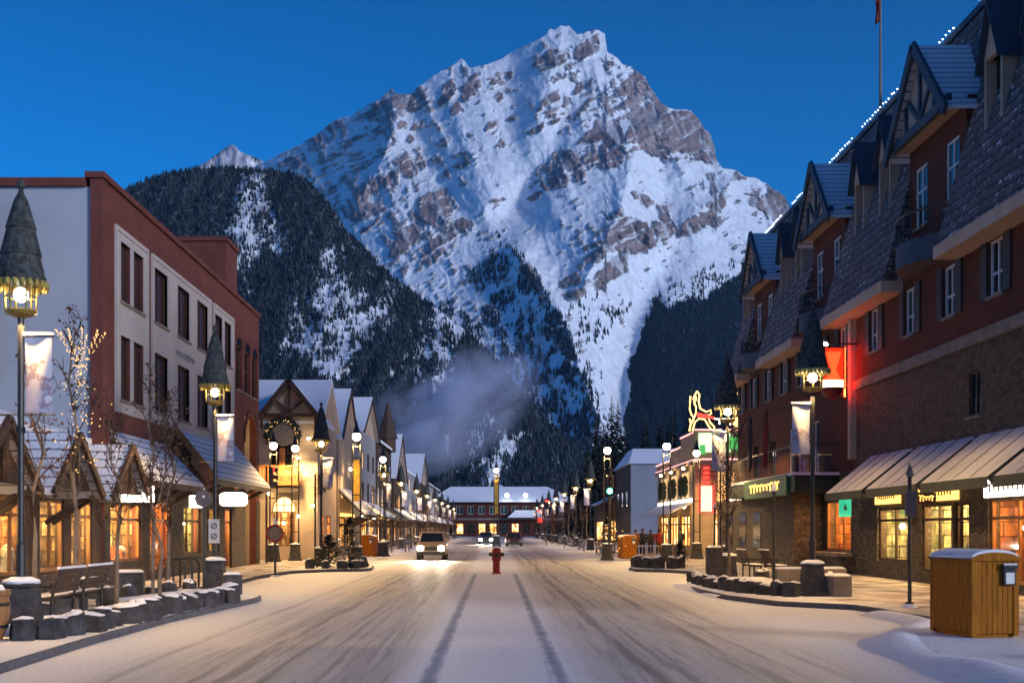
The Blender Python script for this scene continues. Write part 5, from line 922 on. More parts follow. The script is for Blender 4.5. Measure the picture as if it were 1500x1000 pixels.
for i in range(16):
    a = q.uniform(0, 6.28); b.tube([(12.6, 50.5, 4.7), (12.6 + .25*math.cos(a), 50.5 + .25*math.sin(a), 5.1), (12.6 + .55*math.cos(a), 50.5 + .5*math.sin(a), q.uniform(5.2, 5.8))], [.025, .015, .006], 5)
b.build('twigs', M['white'], o)
for k, (a, c) in enumerate(((20, 39.5), (41.2, 52), (53, 64), (66, 71))):
    b = MB(); n = int((c - a) / .34)
    for i in range(n): b.ball((XT - .12, a + .34*i + rng.uniform(-.05, .05), ZT + .3 + rng.uniform(-.03, .03)), .026, 6, 4)
    tag(b.build('string_lights', M['tiny']), ('string of white bulbs on the nearest stretch of the hotel roof edge', 'string of white bulbs on the roof edge beside the flagpole', 'string of white bulbs on the roof edge beyond the second timbered gable', 'string of white bulbs on the far end of the hotel roof')[k], 'string lights', 'bulb strings along the hotel roof')
o = empty('flagpole', (16, 51, 18.4), 'thin tall flagpole on the hotel roof with a furled red flag at its top', 'flagpole')
b = MB(); b.tube([(16, 51, 18.3), (16, 51, 24.6)], [.07, .04], 8); b.build('pole', M['ledge'], o)
b = MB()
for r_ in range(11):
    for k in range(6): b.v.append((15.98 - .035*k - .02*math.sin(r_ + k), 51 + .06*math.sin(k*2.2 + r_*.4), 24.5 - .15*r_ - .05*k))
for r_ in range(10):
    for k in range(5): j = r_*6+k; b.f.append((j, j+1, j+7, j+6)); b.m.append(0)
b.build('flag', M['red'], o, smooth=True)
# ---------------------------------------------------------------- right: the neon trimmed corner building
e = empty('neon_corner_building', (12.7, 78, ZW), 'cream corner shop with stepped parapet outlined in pink neon and lit windows', 'building')
WN = Wall((12.7, 78, 0), (0, 1, 0), (1, 0, 0)); WQ = Wall((12.7, 78, 0), (1, 0, 0), (0, 1, 0)); sg = [(2.2, 6.4, .7, 2.8), (7.4, 11.4, .7, 2.8), (12.4, 16.6, .7, 2.8)]; ug = [(2.4, 6.0, 3.9, 5.7), (7.6, 11.0, 3.9, 5.7), (12.6, 16.2, 3.9, 5.7)]; cg = [(1.2, 2.4, .14, 2.8), (4.2, 5.8, 1.0, 2.8), (1.4, 2.6, 3.6, 5.6)]
b = MB(); wall(b, (12.7, 78, 0), (0, 1, 0), 18, .1, 6.2, sg + ug, (1, 0, 0), .25); wall(b, (12.7, 78, 0), (1, 0, 0), 14, .1, 6.2, cg, (0, 1, 0), .25); b.box(13, 26.7, 95.7, 96, .1, 6.2); b.build('wall', var_mat('beige_plaster', (.42,.32,.20), .9, .2, .8, .3), e)
b = MB()
for a, c, z in ((0, 5.5, 8.0), (5.5, 10, 7.4), (10, 18, 6.75)): b.box(12.62, 12.95, 78 + a, 78 + c, 6.2, z)
b.box(12.95, 26, 77.9, 78.2, 6.2, 7.3); b.box(12.6, 15.6, 77.86, 78.1, 6.21, 8.15); b.box(12.9, 26, 78.2, 95.9, 6.15, 6.3); o = b.build('parapet', MATS['beige_plaster'], e)
b = MB()
for a, c, z in ((0, 5.5, 8.03), (5.5, 10, 7.43), (10, 18, 6.78)): b.tube([(12.6, 78 + a, z), (12.6, 78 + c, z)], .05, 6)
b.tube([(12.6, 77.82, 8.17), (15.6, 77.82, 8.17)], .05, 6); b.tube([(12.58, 78, 6.25), (12.58, 96, 6.25)], .05, 6); b.tube([(12.6, 77.8, 6.3), (26, 77.8, 6.3)], .05, 6); b.build('neon_tube', M['neonP'], o)
b = MB(); b.box(12.45, 12.7, 77.9, 96, 5.95, 6.2); b.box(12.7, 26, 77.75, 78, 5.95, 6.2); b.build('cornice', M['soffit'], e)
for h in ug: 
    o = window(e, WN, *h, M['white'], M['winW'], 3, (4.9,), False)
    b = MB()
    for u in (h[0] + 1, h[1] - 1): b.tube([WN.at(u + .55*math.cos(6.283*i/16), 4.7 + .6*math.sin(6.283*i/16), .12) for i in range(17)], .13, 6, caps=False)
    b.build('wreath', MATS['wreath_green'], o)
window(e, WQ, *cg[2], M['white'], M['winW'], 1, (4.9,), False)
for h in sg + cg[:2]:
    W = WN if h in sg else WQ; b = MB(); frame_slabs(W, b, *h, .1, -.14, -.04, 2, (2.2,)); o = b.build('shop_window', M['red'] if h in cg else M['wood'], e); g = MB(); W.slab(g, h[0], h[1], h[2], h[3], -.2, -.15); g.build('pane', M['shopglow'], o)
b = MB(); b.hexa([(12.68, 79, 3.5), (11.2, 79, 2.85), (11.2, 95, 2.85), (12.68, 95, 3.5), (12.68, 79, 3.7), (11.2, 79, 2.95), (11.2, 95, 2.95), (12.68, 95, 3.7)]); o = b.build('awning', M['roofsnow'], e)
b = MB()
for i in range(9): WN.slab(b, 1 + 1.8*i, 2.3 + 1.8*i, 3.62, 3.85, .02, .15)
b.build('lit_fascia', M['signW'], e)
o = panel('roof_sign', e, WQ, .2, 2.2, 6.75, 7.95, .15, .3, emit_mat('pale_green_sign', (.75, 1, .62), 1.1)); b = MB(); WQ.slab(b, 1.7, 2.9, 6.9, 7.7, .31, .34); WQ.slab(b, .25, .6, 6.6, 7.2, .302, .32); b.build('green_patch', emit_mat('green_sign', (.10, .5, .12), .9), o)
o = panel('vertical_sign', e, WQ, .3, 1.0, 3.0, 4.6, .2, .45, emit_mat('pink_sign', (1, .46, .40), 1.5)); b = MB()
WQ.slab(b, .2, .29, 2.9, 4.7, .2, .5); WQ.slab(b, 1.01, 1.12, 2.9, 4.7, .2, .5)
for i in range(4): WQ.slab(b, .5, .85, 4.75 + .3*i, 4.92 + .3*i, .2, .4)
b.build('sign_neon', M['neonR'], o); emit_mat('small_wall_lamp', (1, .68, .28), 55)
for p in [WQ.at(1.7, 2.95, .35), WQ.at(3.6, 3.0, .35)] + [WN.at(u, 3.3, .5) for u in (1.2, 6.9, 12)] + [WN.at(u + .4, 5.8, .5) for u in (1.2, 6.9, 12)]: MB().ball(tuple(p), .095).build('wall_lamp', MATS['small_wall_lamp'], e)  # glowing balls added as fill, to turn the corner front golden
# the neon deer and sleigh on its roof
o = empty('neon_deer', (12.9, 78.5, 8.05), 'yellow neon outline of a rearing deer with a red blanket on the corner roof', 'neon sign')
nz = lambda x, y: (gx(1000 + x * .12, 78.5), 78.5, gz(560 + y * .12, 78.5))
def neon(par, paths, mat, name, r=.055):
    b = MB()
    for P in paths: b.tube([nz(*p) for p in P], r, 6)
    return b.build(name, mat, par)
neon(o, [[(175,105),(150,150),(165,200),(140,250),(165,300),(160,380),(130,450),(95,520),(85,595)], [(175,105),(205,150),(195,230),(215,320),(290,358),(345,335),(350,380),(310,400),(330,480),(390,545),(360,590),(310,520),(270,450),(200,440),(150,480),(120,590)], [(95,165),(90,240),(85,320),(105,390),(140,430)], [(150,150),(130,200),(150,230)], [(85,440),(100,500),(80,590)]], M['neonY'], 'outline')
neon(o, [[(175,375),(240,395),(300,400),(380,440)], [(180,410),(260,420),(330,425),(385,430)], [(190,395),(300,412)]], M['neonR'], 'blanket', .07)
b = MB(); b.bar(nz(230, 470), nz(230, 620), .05); b.bar(nz(110, 590), nz(110, 640), .05); b.bar(nz(370, 585), nz(370, 640), .05); b.build('support', M['black'], o)
o = empty('neon_sleigh', (15.2, 78.5, 8.0), 'yellow and white neon sleigh with a curled front beside the neon deer', 'neon sign')
neon(o, [[(610,440),(730,430),(720,480),(620,490),(620,540),(720,550)], [(640,400),(655,330),(625,290),(640,255),(690,260),(715,310),(690,230),(715,180),(690,100),(660,130),(665,200),(690,230)], [(640,470),(700,460)], [(630,515),(715,515)]], M['neonY'], 'outline', .07)
neon(o, [[(385,440),(450,450),(450,510)], [(440,445),(580,445),(580,520)]], emit_mat('white_neon', (1, .95, .75), 1.6), 'shafts', .06)
b = MB(); b.bar(nz(520, 500), nz(520, 650), .05); b.bar(nz(660, 540), nz(660, 650), .05); b.build('support', M['black'], o)
# ---------------------------------------------------------------- farther: pale block, end of the street
e = empty('pale_block', (15.5, 140, ZW), 'plain pale block with grey side and snow roof beyond the neon corner', 'building')
b = MB(); b.box(15.5, 34, 140, 140.3, .1, 9.3); b.build('front_wall', var_mat('blue_grey_stucco', (.21,.235,.29), .9, .12, .5, .2), e); b = MB(); b.box(15.5, 15.8, 140.3, 158, .1, 9.3); b.box(33.7, 34, 140.3, 158, .1, 9.3); b.box(15.8, 33.7, 157.7, 158, .1, 9.3); b.build('side_wall', M['dark'], e)
b = MB(); b.hexa([(15.2, 139.7, 9.3), (34.3, 139.7, 9.3), (34.3, 158.3, 9.3), (15.2, 158.3, 9.3), (16.4, 146, 11.4), (33, 146, 11.4), (33, 152, 11.4), (16.4, 152, 11.4)]); b.build('roof', rs, e)
for y in (143, 148, 153): b = MB(); b.box(15.44, 15.5, y, y + 1.6, 4.5, 6.2); b.build('window', M['darkglass'], e)
e = empty('low_shop', (14.4, 163, ZW), 'low dark shop with yellow lit doorway behind the green traffic light', 'building')
b = MB(); b.box(14.4, 24, 163, 178, .1, 5.2); b.build('wall', M['timber'], e); b = MB(); pitched(b, 14.0, 24.4, 163, 178, 5.2, 7.6, 'y', .2, .2); b.build('roof', rs, e); 
for q_ in ((14.3, 14.4, 164, 167, .4, 2.8), (14.3, 14.4, 169, 172, .4, 2.8), (14.6, 18, 162.9, 163, .5, 2.9)): b = MB(); b.box(*q_); b.build('window', M['shopglow'], e)
e = empty('end_hall', (0, 300, 0), 'long two storey brick hall with snowy hipped roof closing the end of the street', 'building')
WE = Wall((-16, 300, 0), (1, 0, 0), (0, 1, 0)); hs2 = [(1.2 + i*2.7, 2.8 + i*2.7, z0, z1) for i in range(13) for z0, z1 in ((5.4, 7.4),)] ; hs3 = [(1.2 + i*2.7, 2.9 + i*2.7, .6, 3.2) for i in range(13)]
b = MB(); wall(b, (-16, 300, 0), (1, 0, 0), 36, 0, 8.4, hs2 + hs3, (0, 1, 0), .3); b.box(-16, -15.7, 300.3, 316, 0, 8.4); b.box(19.7, 20, 300.3, 316, 0, 8.4); b.build('wall', M['hotel'], e)
b = MB(); b.hexa([(-17, 299, 8.4), (21, 299, 8.4), (21, 317, 8.4), (-17, 317, 8.4), (-11, 307, 12.4), (13, 307, 12.4), (13, 309, 12.4), (-11, 309, 12.4)]); b.build('roof', rs, e)
b = MB(); b.box(-16.05, 20.05, 299.85, 300, 4.0, 4.5); b.build('band', M['ledge'], e)
q = random.Random(8)
for h in hs2: window(e, WE, *h, M['white'], M['darkglass'], 1, (), False)
for h in hs3:
    b = MB(); frame_slabs(WE, b, *h, .1, -.14, -.04, 1); o = b.build('window', M['timber'], e); g = MB(); WE.slab(g, h[0], h[1], h[2], h[3], -.2, -.15); g.build('pane', M['shopglow'] if q.random() < .4 else M['darkglass'], o)
b = MB(); b.hexa([(3, 297, 4.6), (12, 297, 4.6), (12, 299.8, 4.6), (3, 299.8, 4.6), (5, 299, 6.4), (10, 299, 6.4), (10, 299.8, 6.4), (5, 299.8, 6.4)]); b.build('porch_roof', rs, e)
b = MB(); b.box(10.2, 11.6, 299.6, 299.95, 3.4, 6.6); b.build('red_sign', emit_mat('red_wall_sign', (1, .05, .03), 1.6), e)
emit_mat('white_flood', (.85, .93, 1), 14)
for x in (2.9, 7.4): MB().ball((x, 298.5, 10.0), .52).build('flood_light', MATS['white_flood'], e)
# ---------------------------------------------------------------- street lamps
def banner_mat(name, a, b_, c, sd):
    m, t, N, L, P = new_mat(name); tc = N.new('ShaderNodeTexCoord'); mp = N.new('ShaderNodeMapping'); mp.inputs['Location'].default_value = (sd, sd * 2, 0); L.new(tc.outputs['Object'], mp.inputs[0])
    n = noise(N, L, mp.outputs[0], 3.2, 5, .6); sp = N.new('ShaderNodeSeparateXYZ'); L.new(tc.outputs['Object'], sp.inputs[0])
    ad = N.new('ShaderNodeMath'); ad.operation = 'MULTIPLY_ADD'; ad.inputs[1].default_value = .55; L.new(n, ad.inputs[2]); 
    mr = N.new('ShaderNodeMapRange'); mr.inputs[1].default_value = 3.7; mr.inputs[2].default_value = 5.05; L.new(sp.outputs[2], mr.inputs[0]); L.new(mr.outputs[0], ad.inputs[0])
    L.new(ramp(N, L, ad.outputs[0], [(.35, a), (.66, tuple((x+y)/2 for x, y in zip(a, b_))), (.74, c), (.8, b_), (.95, b_)]), P.inputs['Base Color']); P.inputs['Roughness'].default_value = .8; return m
BAN = banner_mat('printed_banner', (.30, .28, .40), (.56, .55, .60), (.24, .16, .19), 0)
SPIRE = var_mat('lamp_spire_cladding', (.018, .022, .020), .85, .6, 9, .9, c2=(.085, .095, .095))
GOLDB = var_mat('gold_banner', (.45, .27, .04), .7, .35, 3, .2)
def lamp_light(par, z, P_, c=(1, .61, .22), r=.12):
    l = bpy.data.lights.new('lamp_light', 'SPOT'); l.spot_size = R(166); l.spot_blend = .22; l.energy = P_; l.color = c; l.shadow_soft_size = r
    o = bpy.data.objects.new('lamp_light', l); C.objects.link(o); o.parent = par; o.location = (0, 0, z); return o
PW = 2300.0
def spire_lamp():
    e = empty('street_lamp', (0, 0, 0), 'x', 'street lamp'); k = dict(parent=e, local=True)
    b = MB(); b.hexa([(-.31,-.31,0),(.31,-.31,0),(.31,.31,0),(-.31,.31,0),(-.24,-.24,.78),(.24,-.24,.78),(.24,.24,.78),(-.24,.24,.78)]); b.box(-.29,.29,-.29,.29,.785,.85); b.box(-.35,.35,-.35,.35,-.02,.1); p = b.build('pedestal', M['dark'], **k, bevel=.015)
    b = MB(); b.lathe([(.33, .84), (.30, .9), (.16, .95), (.02, .96)], n=10); b.build('snow_cap', M['snow'], p, smooth=True, local=True)
    b = MB(); b.tube([(0,0,.8),(0,0,1.5),(0,0,1.55),(0,0,5.4)], [.085,.085,.06,.055], 10); b.tube([(0,0,3.4),(0,0,3.5)], .08, 8); b.build('post', M['black'], **k)
    b = MB(); b.lathe([(.05,5.36),(.24,5.42),(.27,5.48),(.25,5.5)], n=12); 
    for i in range(6):
        a = math.pi*i/3 + .2; b.tube([(.25*math.cos(a), .25*math.sin(a), 5.45), (.27*math.cos(a), .27*math.sin(a), 5.95)], .018, 5)
    b.tube([(.26*math.cos(6.2832*i/16), .26*math.sin(6.2832*i/16), 5.72) for i in range(17)], .014, 5, caps=False); b.build('lantern_cage', M['gold'], **k)
    b = MB()
    for i in range(22):
        a = 2*math.pi*i/22; b.lathe([(.01,5.82),(.045,5.88),(.05,5.98)], (.42*math.cos(a), .42*math.sin(a), 0), 5)
    b.build('valance', M['gold'], **k)
    b = MB(); b.lathe([(.42,5.95),(.41,6.02),(.32,6.42),(.345,6.43),(.235,6.88),(.255,6.89),(.12,7.36),(.05,7.5),(.035,7.56),(.075,7.6),(.075,7.66),(.02,7.74)], n=14)
    q = random.Random(2)
    for i in range(130):                               # ragged snow and bough texture on the cone
        t = q.random(); a = q.uniform(0, 6.28); r = .415*(1-t)+.05*t; b.ball((r*math.cos(a), r*math.sin(a), 5.97+1.5*t), q.uniform(.015, .042), 5, 4, sq=(1, 1, .5))
    b.build('spire', SPIRE, **k)
    b = MB(); b.ball((0, 0, 5.76), .125, 12, 8); b.build('bulb', M['bulb'], **k, smooth=True)
    lamp_light(e, 5.32, PW)
    return e
def banner(e, s_):                                       # s_: which side of the post the cloth hangs
    b = MB(); n = 8; w_ = .47
    for i in range(n + 1):
        for j in range(11): u = i/n; b.v.append((s_*(.07 + w_*u), .02*math.sin(u*5 + j*.25), 5.03 - 1.28*j/10))
    for i in range(n):
        for j in range(10): k_ = i*11 + j; b.f.append((k_, k_+1, k_+12, k_+11)); b.m.append(0)
    o = b.build('banner', BAN, e, smooth=True, local=True); o.location = (0, 0, 0)
    b = MB(); b.tube([(-.02*s_, 0, 5.06), (s_*.58, 0, 5.06)], .018, 6); b.build('banner_arm', M['black'], o, local=True); b = MB(); b.tube([(-.5*s_, 0, 3.72), (s_*.58, 0, 3.72)], .014, 6); b.build('banner_arm', M['black'], o, local=True)
    b = MB(); b.box(*sorted((s_*.05, s_*.57)), -.035, .035, 5.07, 5.12); b.build('snow_cap', M['snow'], o, local=True)
def globe_lamp():
    e = empty('double_post_lamp', (0, 0, 0), 'x', 'street lamp'); k = dict(parent=e, local=True)
    b = MB(); b.hexa([(-.34,-.3,0),(.34,-.3,0),(.34,.3,0),(-.34,.3,0),(-.26,-.22,.82),(.26,-.22,.82),(.26,.22,.82),(-.26,.22,.82)]); b.box(-.3,.3,-.26,.26,.825,.9); b.box(-.38,.38,-.34,.34,-.02,.1); p = b.build('pedestal', M['dark'], **k, bevel=.015)
    b = MB(); b.lathe([(.31, .89), (.26, .95), (.02, 1.0)], n=10); b.build('snow_cap', M['snow'], p, smooth=True, local=True)
    b = MB()
    for s_ in (-1, 1): b.tube([(s_*.19,0,.85),(s_*.19,0,5.75)], .04, 8); b.tube([(s_*.19,0,5.75),(s_*.15,0,5.95)], .03, 6)
    for z in (1.6, 3.4, 5.2, 5.75): b.bar((-.19,0,z),(.19,0,z),.05)
    b.lathe([(.2,5.93),(.2,5.98),(.1,6.02)], n=10); b.build('post', M['black'], **k)
    b = MB(); b.ball((0,0,6.22), .21, 14, 10); b.build('globe', emit_mat('globe_glow', (1, .86, .60), 9) if 'globe_glow' not in MATS else MATS['globe_glow'], **k, smooth=True)
    b = MB(); b.lathe([(.2,6.38),(.19,6.42),(.09,6.7),(.02,7.02)], n=10); b.build('cap', M['black'], **k)
    lamp_light(e, 5.86, PW * .8)
    return e
sp0 = spire_lamp(); gl0 = globe_lamp()
def put(proto, first, loc, label, group, rz=0, sc=1):
    o = proto if first else copy_tree(proto); o.location = loc; o.rotation_euler = (0, 0, rz); o['label'] = label; o['group'] = group
    if sc != 1: o.scale = (sc, sc, sc)
    return o
spn = []; GS, GG = 'spired street lamps along both kerbs', 'double post globe lamps at the crossing'
spl = [(-8.1, 21.0, -1, 'tall spired street lamp nearest on the left, beside the benches'), (-8.2, 36.0, -1, 'spired street lamp in front of the snowy canopy of the brick block'), (-8.2, 58.0, -1, 'spired street lamp beside the corner chalet, its cone against snowy roofs'), (8.4, 32.5, 1, 'spired street lamp by the red pub sign, nearest on the right'), (7.95, 42.0, 1, 'spired street lamp before the neon corner with pale banner'),
 (-8.3, 92, -1, 'spired street lamp before the gold lit gable, left row'), (-8.4, 110, -1, 'spired street lamp before the turreted house'), (8.0, 103, 1, 'spired street lamp just beyond the green traffic light'), (8.1, 123, 1, 'spired street lamp before the pale block, right row')]
for Y in (132, 152, 172, 195, 220, 250): spl.append((-8.4, Y, -1, 'one of the far small spired lamps with white banners on the left'))
for Y in (145, 165, 187, 212, 240): spl.append((8.2, Y, 1, 'one of the far small spired lamps with white banners on the right'))
spc = [copy_tree(sp0) for _ in spl[1:]]; spc = [sp0] + spc
for (x, y, sd, lab), o in zip(spl, spc):
    o.location = (x, y, .13 if abs(x) > 6 else 0); o['label'] = lab; o['group'] = GS; o.rotation_euler = (0, 0, 0); banner(o, 1 if sd < 0 else -1); o.rotation_euler = (0, 0, rng.uniform(-.06, .06))
b = MB(); b.box(-.16, .16, -.13, -.11, 1.35, 2.05); o = b.build('sign_plate', M['white'], spc[1], local=True); b = MB()
for z in (1.85, 1.55): b.tube([(.08*math.cos(.5236*i), -.135, z + .08*math.sin(.5236*i)) for i in range(13)], .014, 5, caps=False); b.bar((-.05, -.136, z - .05), (.05, -.136, z + .05), .02)
b.build('sign_symbols', M['dark'], o, local=True)
gll = [(-11.9, 66, 'double post globe lamp at the left end of the chalet front'), (-11.1, 71.5 - 3.2, 'double post globe lamp beside the chalet balcony'), (-6.7, 59.5, 'double post globe lamp with gold banner beside the evergreen bush'), (-7.2, 79, 'double post globe lamp beyond the brown bin on the left'), (9.3, 66.5, 'double post globe lamp beside the group of walkers'), (11.9, 72.5, 'double post globe lamp under the pink corner sign'), (11.2, 60, 'double post globe lamp next to the far end of the hotel'), (6.4, 70, 'double post globe lamp carrying the green traffic light'), (.15, 128, 'tall double post lamp with gold banner in the middle of the street')]
glc = [gl0] + [copy_tree(gl0) for _ in gll[1:]]
for (x, y, lab), o in zip(gll, glc):
    o.location = (x, y, .13 if abs(x) > 6 else 0); o['label'] = lab; o['group'] = GG; o.rotation_euler = (0, 0, rng.uniform(-.2, .2))
for o, z0, z1 in ((glc[2], 3.1, 5.1), (glc[8], 2.7, 5.5)):
    b = MB(); b.box(-.14, .14, -.02, .02, z0, z1); b.build('banner', GOLDB, o, local=True)
glc[8].scale = (1.25, 1.25, 1.28)
# ---------------------------------------------------------------- traffic lights
def traffic_light(loc, rz, label, on, z=3.4, pole=True):
    e = empty('traffic_light', loc, label, 'traffic light', 'traffic lights at the crossing', rz); k = dict(parent=e, local=True)
    b = MB()
    b.tube([(0, .25, 0), (0, .25, z + 1.1)], .055, 8); b.bar((0, .25, z + .3), (0, .1, z + .3), .05); b.bar((0, .25, z + .8), (0, .1, z + .8), .05); b.build('pole', M['black'], **k)
    b = MB(); b.box(-.19, .19, -.1, .12, z, z + 1.05); b.box(-.26, .26, .121, .135, z - .1, z + 1.15); b.build('housing', M['black'], **k, bevel=.02)
    for i, c in enumerate(('green', 'amber', 'red')):
        zz = z + .19 + .335*i; b = MB(); b.tube([(0, -.1, zz), (0, -.125, zz)], .145, 14); lens = b.build('lens', LENS[c][on == c], **k)
        b = MB(); n = 10; b.v += [(.14*math.cos(math.pi*(j/n)*1.3 - .47), y, zz + .14*math.sin(math.pi*(j/n)*1.3 - .47)) for j in range(n+1) for y in (-.1, -.32)]; b.f += [(2*j, 2*j+1, 2*j+3, 2*j+2) for j in range(n)]; b.m += [0]*n; b.build('visor', M['black'], lens, local=True)
    return e
LENS = {'green': (var_mat('green_lens_off', (.01,.05,.03), .3, .2, 3, 0), emit_mat('green_lens_on', (.03, 1, .62), 70)), 'amber': (var_mat('amber_lens_off', (.08,.04,.01), .3, .2, 3, 0), emit_mat('amber_lens_on', (1, .5, .05), 20)), 'red': (var_mat('red_lens_off', (.08,.01,.01), .3, .2, 3, 0), emit_mat('red_lens_on', (1, .03, .02), 6))}
traffic_light((6.45, 69.2, .13), 0, 'traffic light showing green on the right of the crossing', 'green', 3.7)
traffic_light((-11.55, 63.5, .13), R(100), 'traffic light turned to the side street in front of the chalet door', 'red', 3.9)
traffic_light((-9.4, 66, .13), R(100), 'side on traffic light between the chalet and the spired lamp', 'red', 3.6)
traffic_light((5.9, 140, 0), 0, 'far traffic light showing red near the end of the street', 'red', 4.2)
# ---------------------------------------------------------------- benches, rack, bins, posts, hydrant
def bench():
    e = empty('park_bench', (0, 0, 0), 'x', 'bench'); k = dict(parent=e, local=True)      # length along Y, back at +X
    b = MB()
    for i in range(4): b.box(-.5 + .125*i, -.4 + .125*i, -.76, .76, .43, .47)
    s_ = b.build('seat', M['timber'], **k, bevel=.006); b = MB(); b.hexa([(-.49,-.74,.472),(-.1,-.74,.472),(-.1,.74,.472),(-.49,.74,.472),(-.47,-.7,.5),(-.14,-.7,.5),(-.14,.7,.5),(-.47,.7,.5)]); b.build('snow_cap', M['snow'], s_, local=True)
    b = MB()
    for i in range(4): z = .54 + .12*i; x = .02 + .04*i; b.hexa([(x,-.76,z),(x+.035,-.76,z),(x+.035,.76,z),(x,.76,z),(x+.035,-.76,z+.1),(x+.07,-.76,z+.1),(x+.07,.76,z+.1),(x+.035,.76,z+.1)])
    r = b.build('backrest', M['timber'], **k, bevel=.006); b = MB(); b.box(.165,.225,-.74,.74,1.003,1.045); b.build('snow_cap', M['snow'], r, local=True)
    for y in (-.6, .6):
        for x in (-.42, .0): b = MB(); b.bar((x, y, 0), (x, y, .43), .05); b.build('leg', M['black'], **k)
        b = MB(); b.bar((-.45, y, .41), (.02, y, .41), .045); b.bar((.0, y, .42), (.19, y, 1.0), .045); b.bar((-.45, y, .66), (.08, y, .66), .045); b.bar((-.42, y, .41), (-.42, y, .66), .04); b.build('arm_frame', M['black'], **k)
    return e
be = bench()
for i, (x, y, rz, lab) in enumerate(((-8.45, 24.0, 0, 'wooden slatted bench beside the nearest left lamp, nearer of the two'), (-8.5, 25.9, 0, 'wooden slatted bench beside the nearest left lamp, farther of the two'), (9.2, 45.0, R(180), 'snow topped wooden bench by the stone porch, left of the pair on the right'), (9.85, 44.2, R(180), 'snow topped wooden bench by the stone porch, right of the pair on the right'))):
    put(be, i == 0, (x, y, .13), lab, 'slatted wooden benches by the planting beds', rz) if i == 0 else put(be, False, (x, y, .13), lab, 'slatted wooden benches by the planting beds', rz)
e = empty('bike_rack', (-9.1, 36, .13), 'black bicycle rack of upright hoops beside the second left lamp', 'bike rack')
for i in range(4):
    y = 34.7 + .8*i; b = MB(); b.tube([(-9.5, y, .13), (-9.5, y, .85), (-9.45, y, .98), (-9.3, y, 1.03), (-8.95, y, 1.03), (-8.8, y, .98), (-8.75, y, .85), (-8.75, y, .13)], .035, 8); b.build('hoop', M['black'], e)
b = MB(); b.bar((-9.45, 34.6, .16), (-9.45, 37.2, .16), .05); b.build('rail', M['black'], e)
PLANK = None
def plank_mat():
    m, t, N, L, P = new_mat('bin_planks'); tc = N.new('ShaderNodeTexCoord'); sp = N.new('ShaderNodeSeparateXYZ'); L.new(tc.outputs['Object'], sp.inputs[0])
    mp = N.new('ShaderNodeMapping'); mp.inputs['Scale'].default_value = (8, 8, .8); L.new(tc.outputs['Object'], mp.inputs[0]); n = noise(N, L, mp.outputs[0], 3, 6, .65)
    L.new(ramp(N, L, n, [(.3, (.19, .062, .006)), (.55, (.32, .115, .010)), (.75, (.42, .175, .022))]), P.inputs['Base Color']); P.inputs['Roughness'].default_value = .75; P.inputs['Specular IOR Level'].default_value = .12; bump(N, L, n, P, .3, .01); return m
PLANK = plank_mat()
def bear_bin():
    e = empty('waste_bin', (0, 0, 0), 'x', 'bin'); k = dict(parent=e, local=True); wd, ln, h = .84, 1.3, 1.28
    b = MB(); b.box(-wd/2+.04, wd/2-.04, -ln/2+.05, ln/2-.04, .06, h); b.box(-wd/2+.06, wd/2-.06, -ln/2+.07, ln/2-.06, 0, .059); b.build('body', PLANK, **k)
    b = MB()
    for i in range(7): x = -wd/2 + .1 + i*.092; b.box(x, x + .086, -ln/2 + .02, -ln/2 + .049, .07, h + .09*math.sqrt(max(0, 1 - ((x+.043)/(wd/2))**2)) )
    b.build('front_planks', PLANK, **k, bevel=.006)
    b = MB()
    for sx in (-1, 1):
        b.box(*sorted((sx*wd/2, sx*(wd/2-.1))), -ln/2, -ln/2+.1, .03, h+.02); b.box(*sorted((sx*wd/2, sx*(wd/2-.1))), ln/2-.1, ln/2, .03, h+.02); b.box(*sorted((sx*wd/2, sx*(wd/2-.039))), -ln/2+.1, ln/2-.1, .08, h - .02)
    b.build('corner_posts', PLANK, **k, bevel=.01)
    def lid(r0, z0, y0, y1, hgt):
        b = MB(); n = 12; pts = [(-r0*math.cos(math.pi*i/n), z0 + hgt*math.sin(math.pi*i/n)) for i in range(n+1)]
        b.poly([(x, y0, z) for x, z in pts], (0, y1-y0, 0)); return b
    l = lid(wd/2+.03, h-.03, -ln/2-.03, ln/2+.03, .14).build('lid', PLANK, **k); lid(wd/2+.01, h + .01, -ln/2+.0, ln/2-.0, .145).build('snow_cap', M['snow'], l, local=True)
    b = MB(); b.box(.12, .33, -ln/2-.05, -ln/2+.02, h-.42, h-.14); b.box(.1, .35, -ln/2-.075, -ln/2-.01, h-.16, h-.1); hd = b.build('latch', M['dark'], **k, bevel=.008); b = MB(); b.box(.15, .3, -ln/2-.057, -ln/2-.051, h-.4, h-.22); b.box(.11, .34, -ln/2-.07, -ln/2-.02, h-.099, h-.07); b.build('latch_plate', M['white'], hd, local=True)
    return e
bb = bear_bin()
for i, (x, y, rz, lab) in enumerate(((8.0, 20.55, R(10), 'large golden brown plank bin with snow on its arched lid, front right'), (-7.9, 77, R(-4), 'golden brown bin in the distance on the left pavement'), (7.85, 73, R(8), 'golden brown bin in the distance beside the walkers on the right'))):
    o = bb if i == 0 else copy_tree(bb); o.location = (x, y, .13); o.rotation_euler = (0, 0, rz); o['label'] = lab; o['group'] = 'bear proof plank bins'
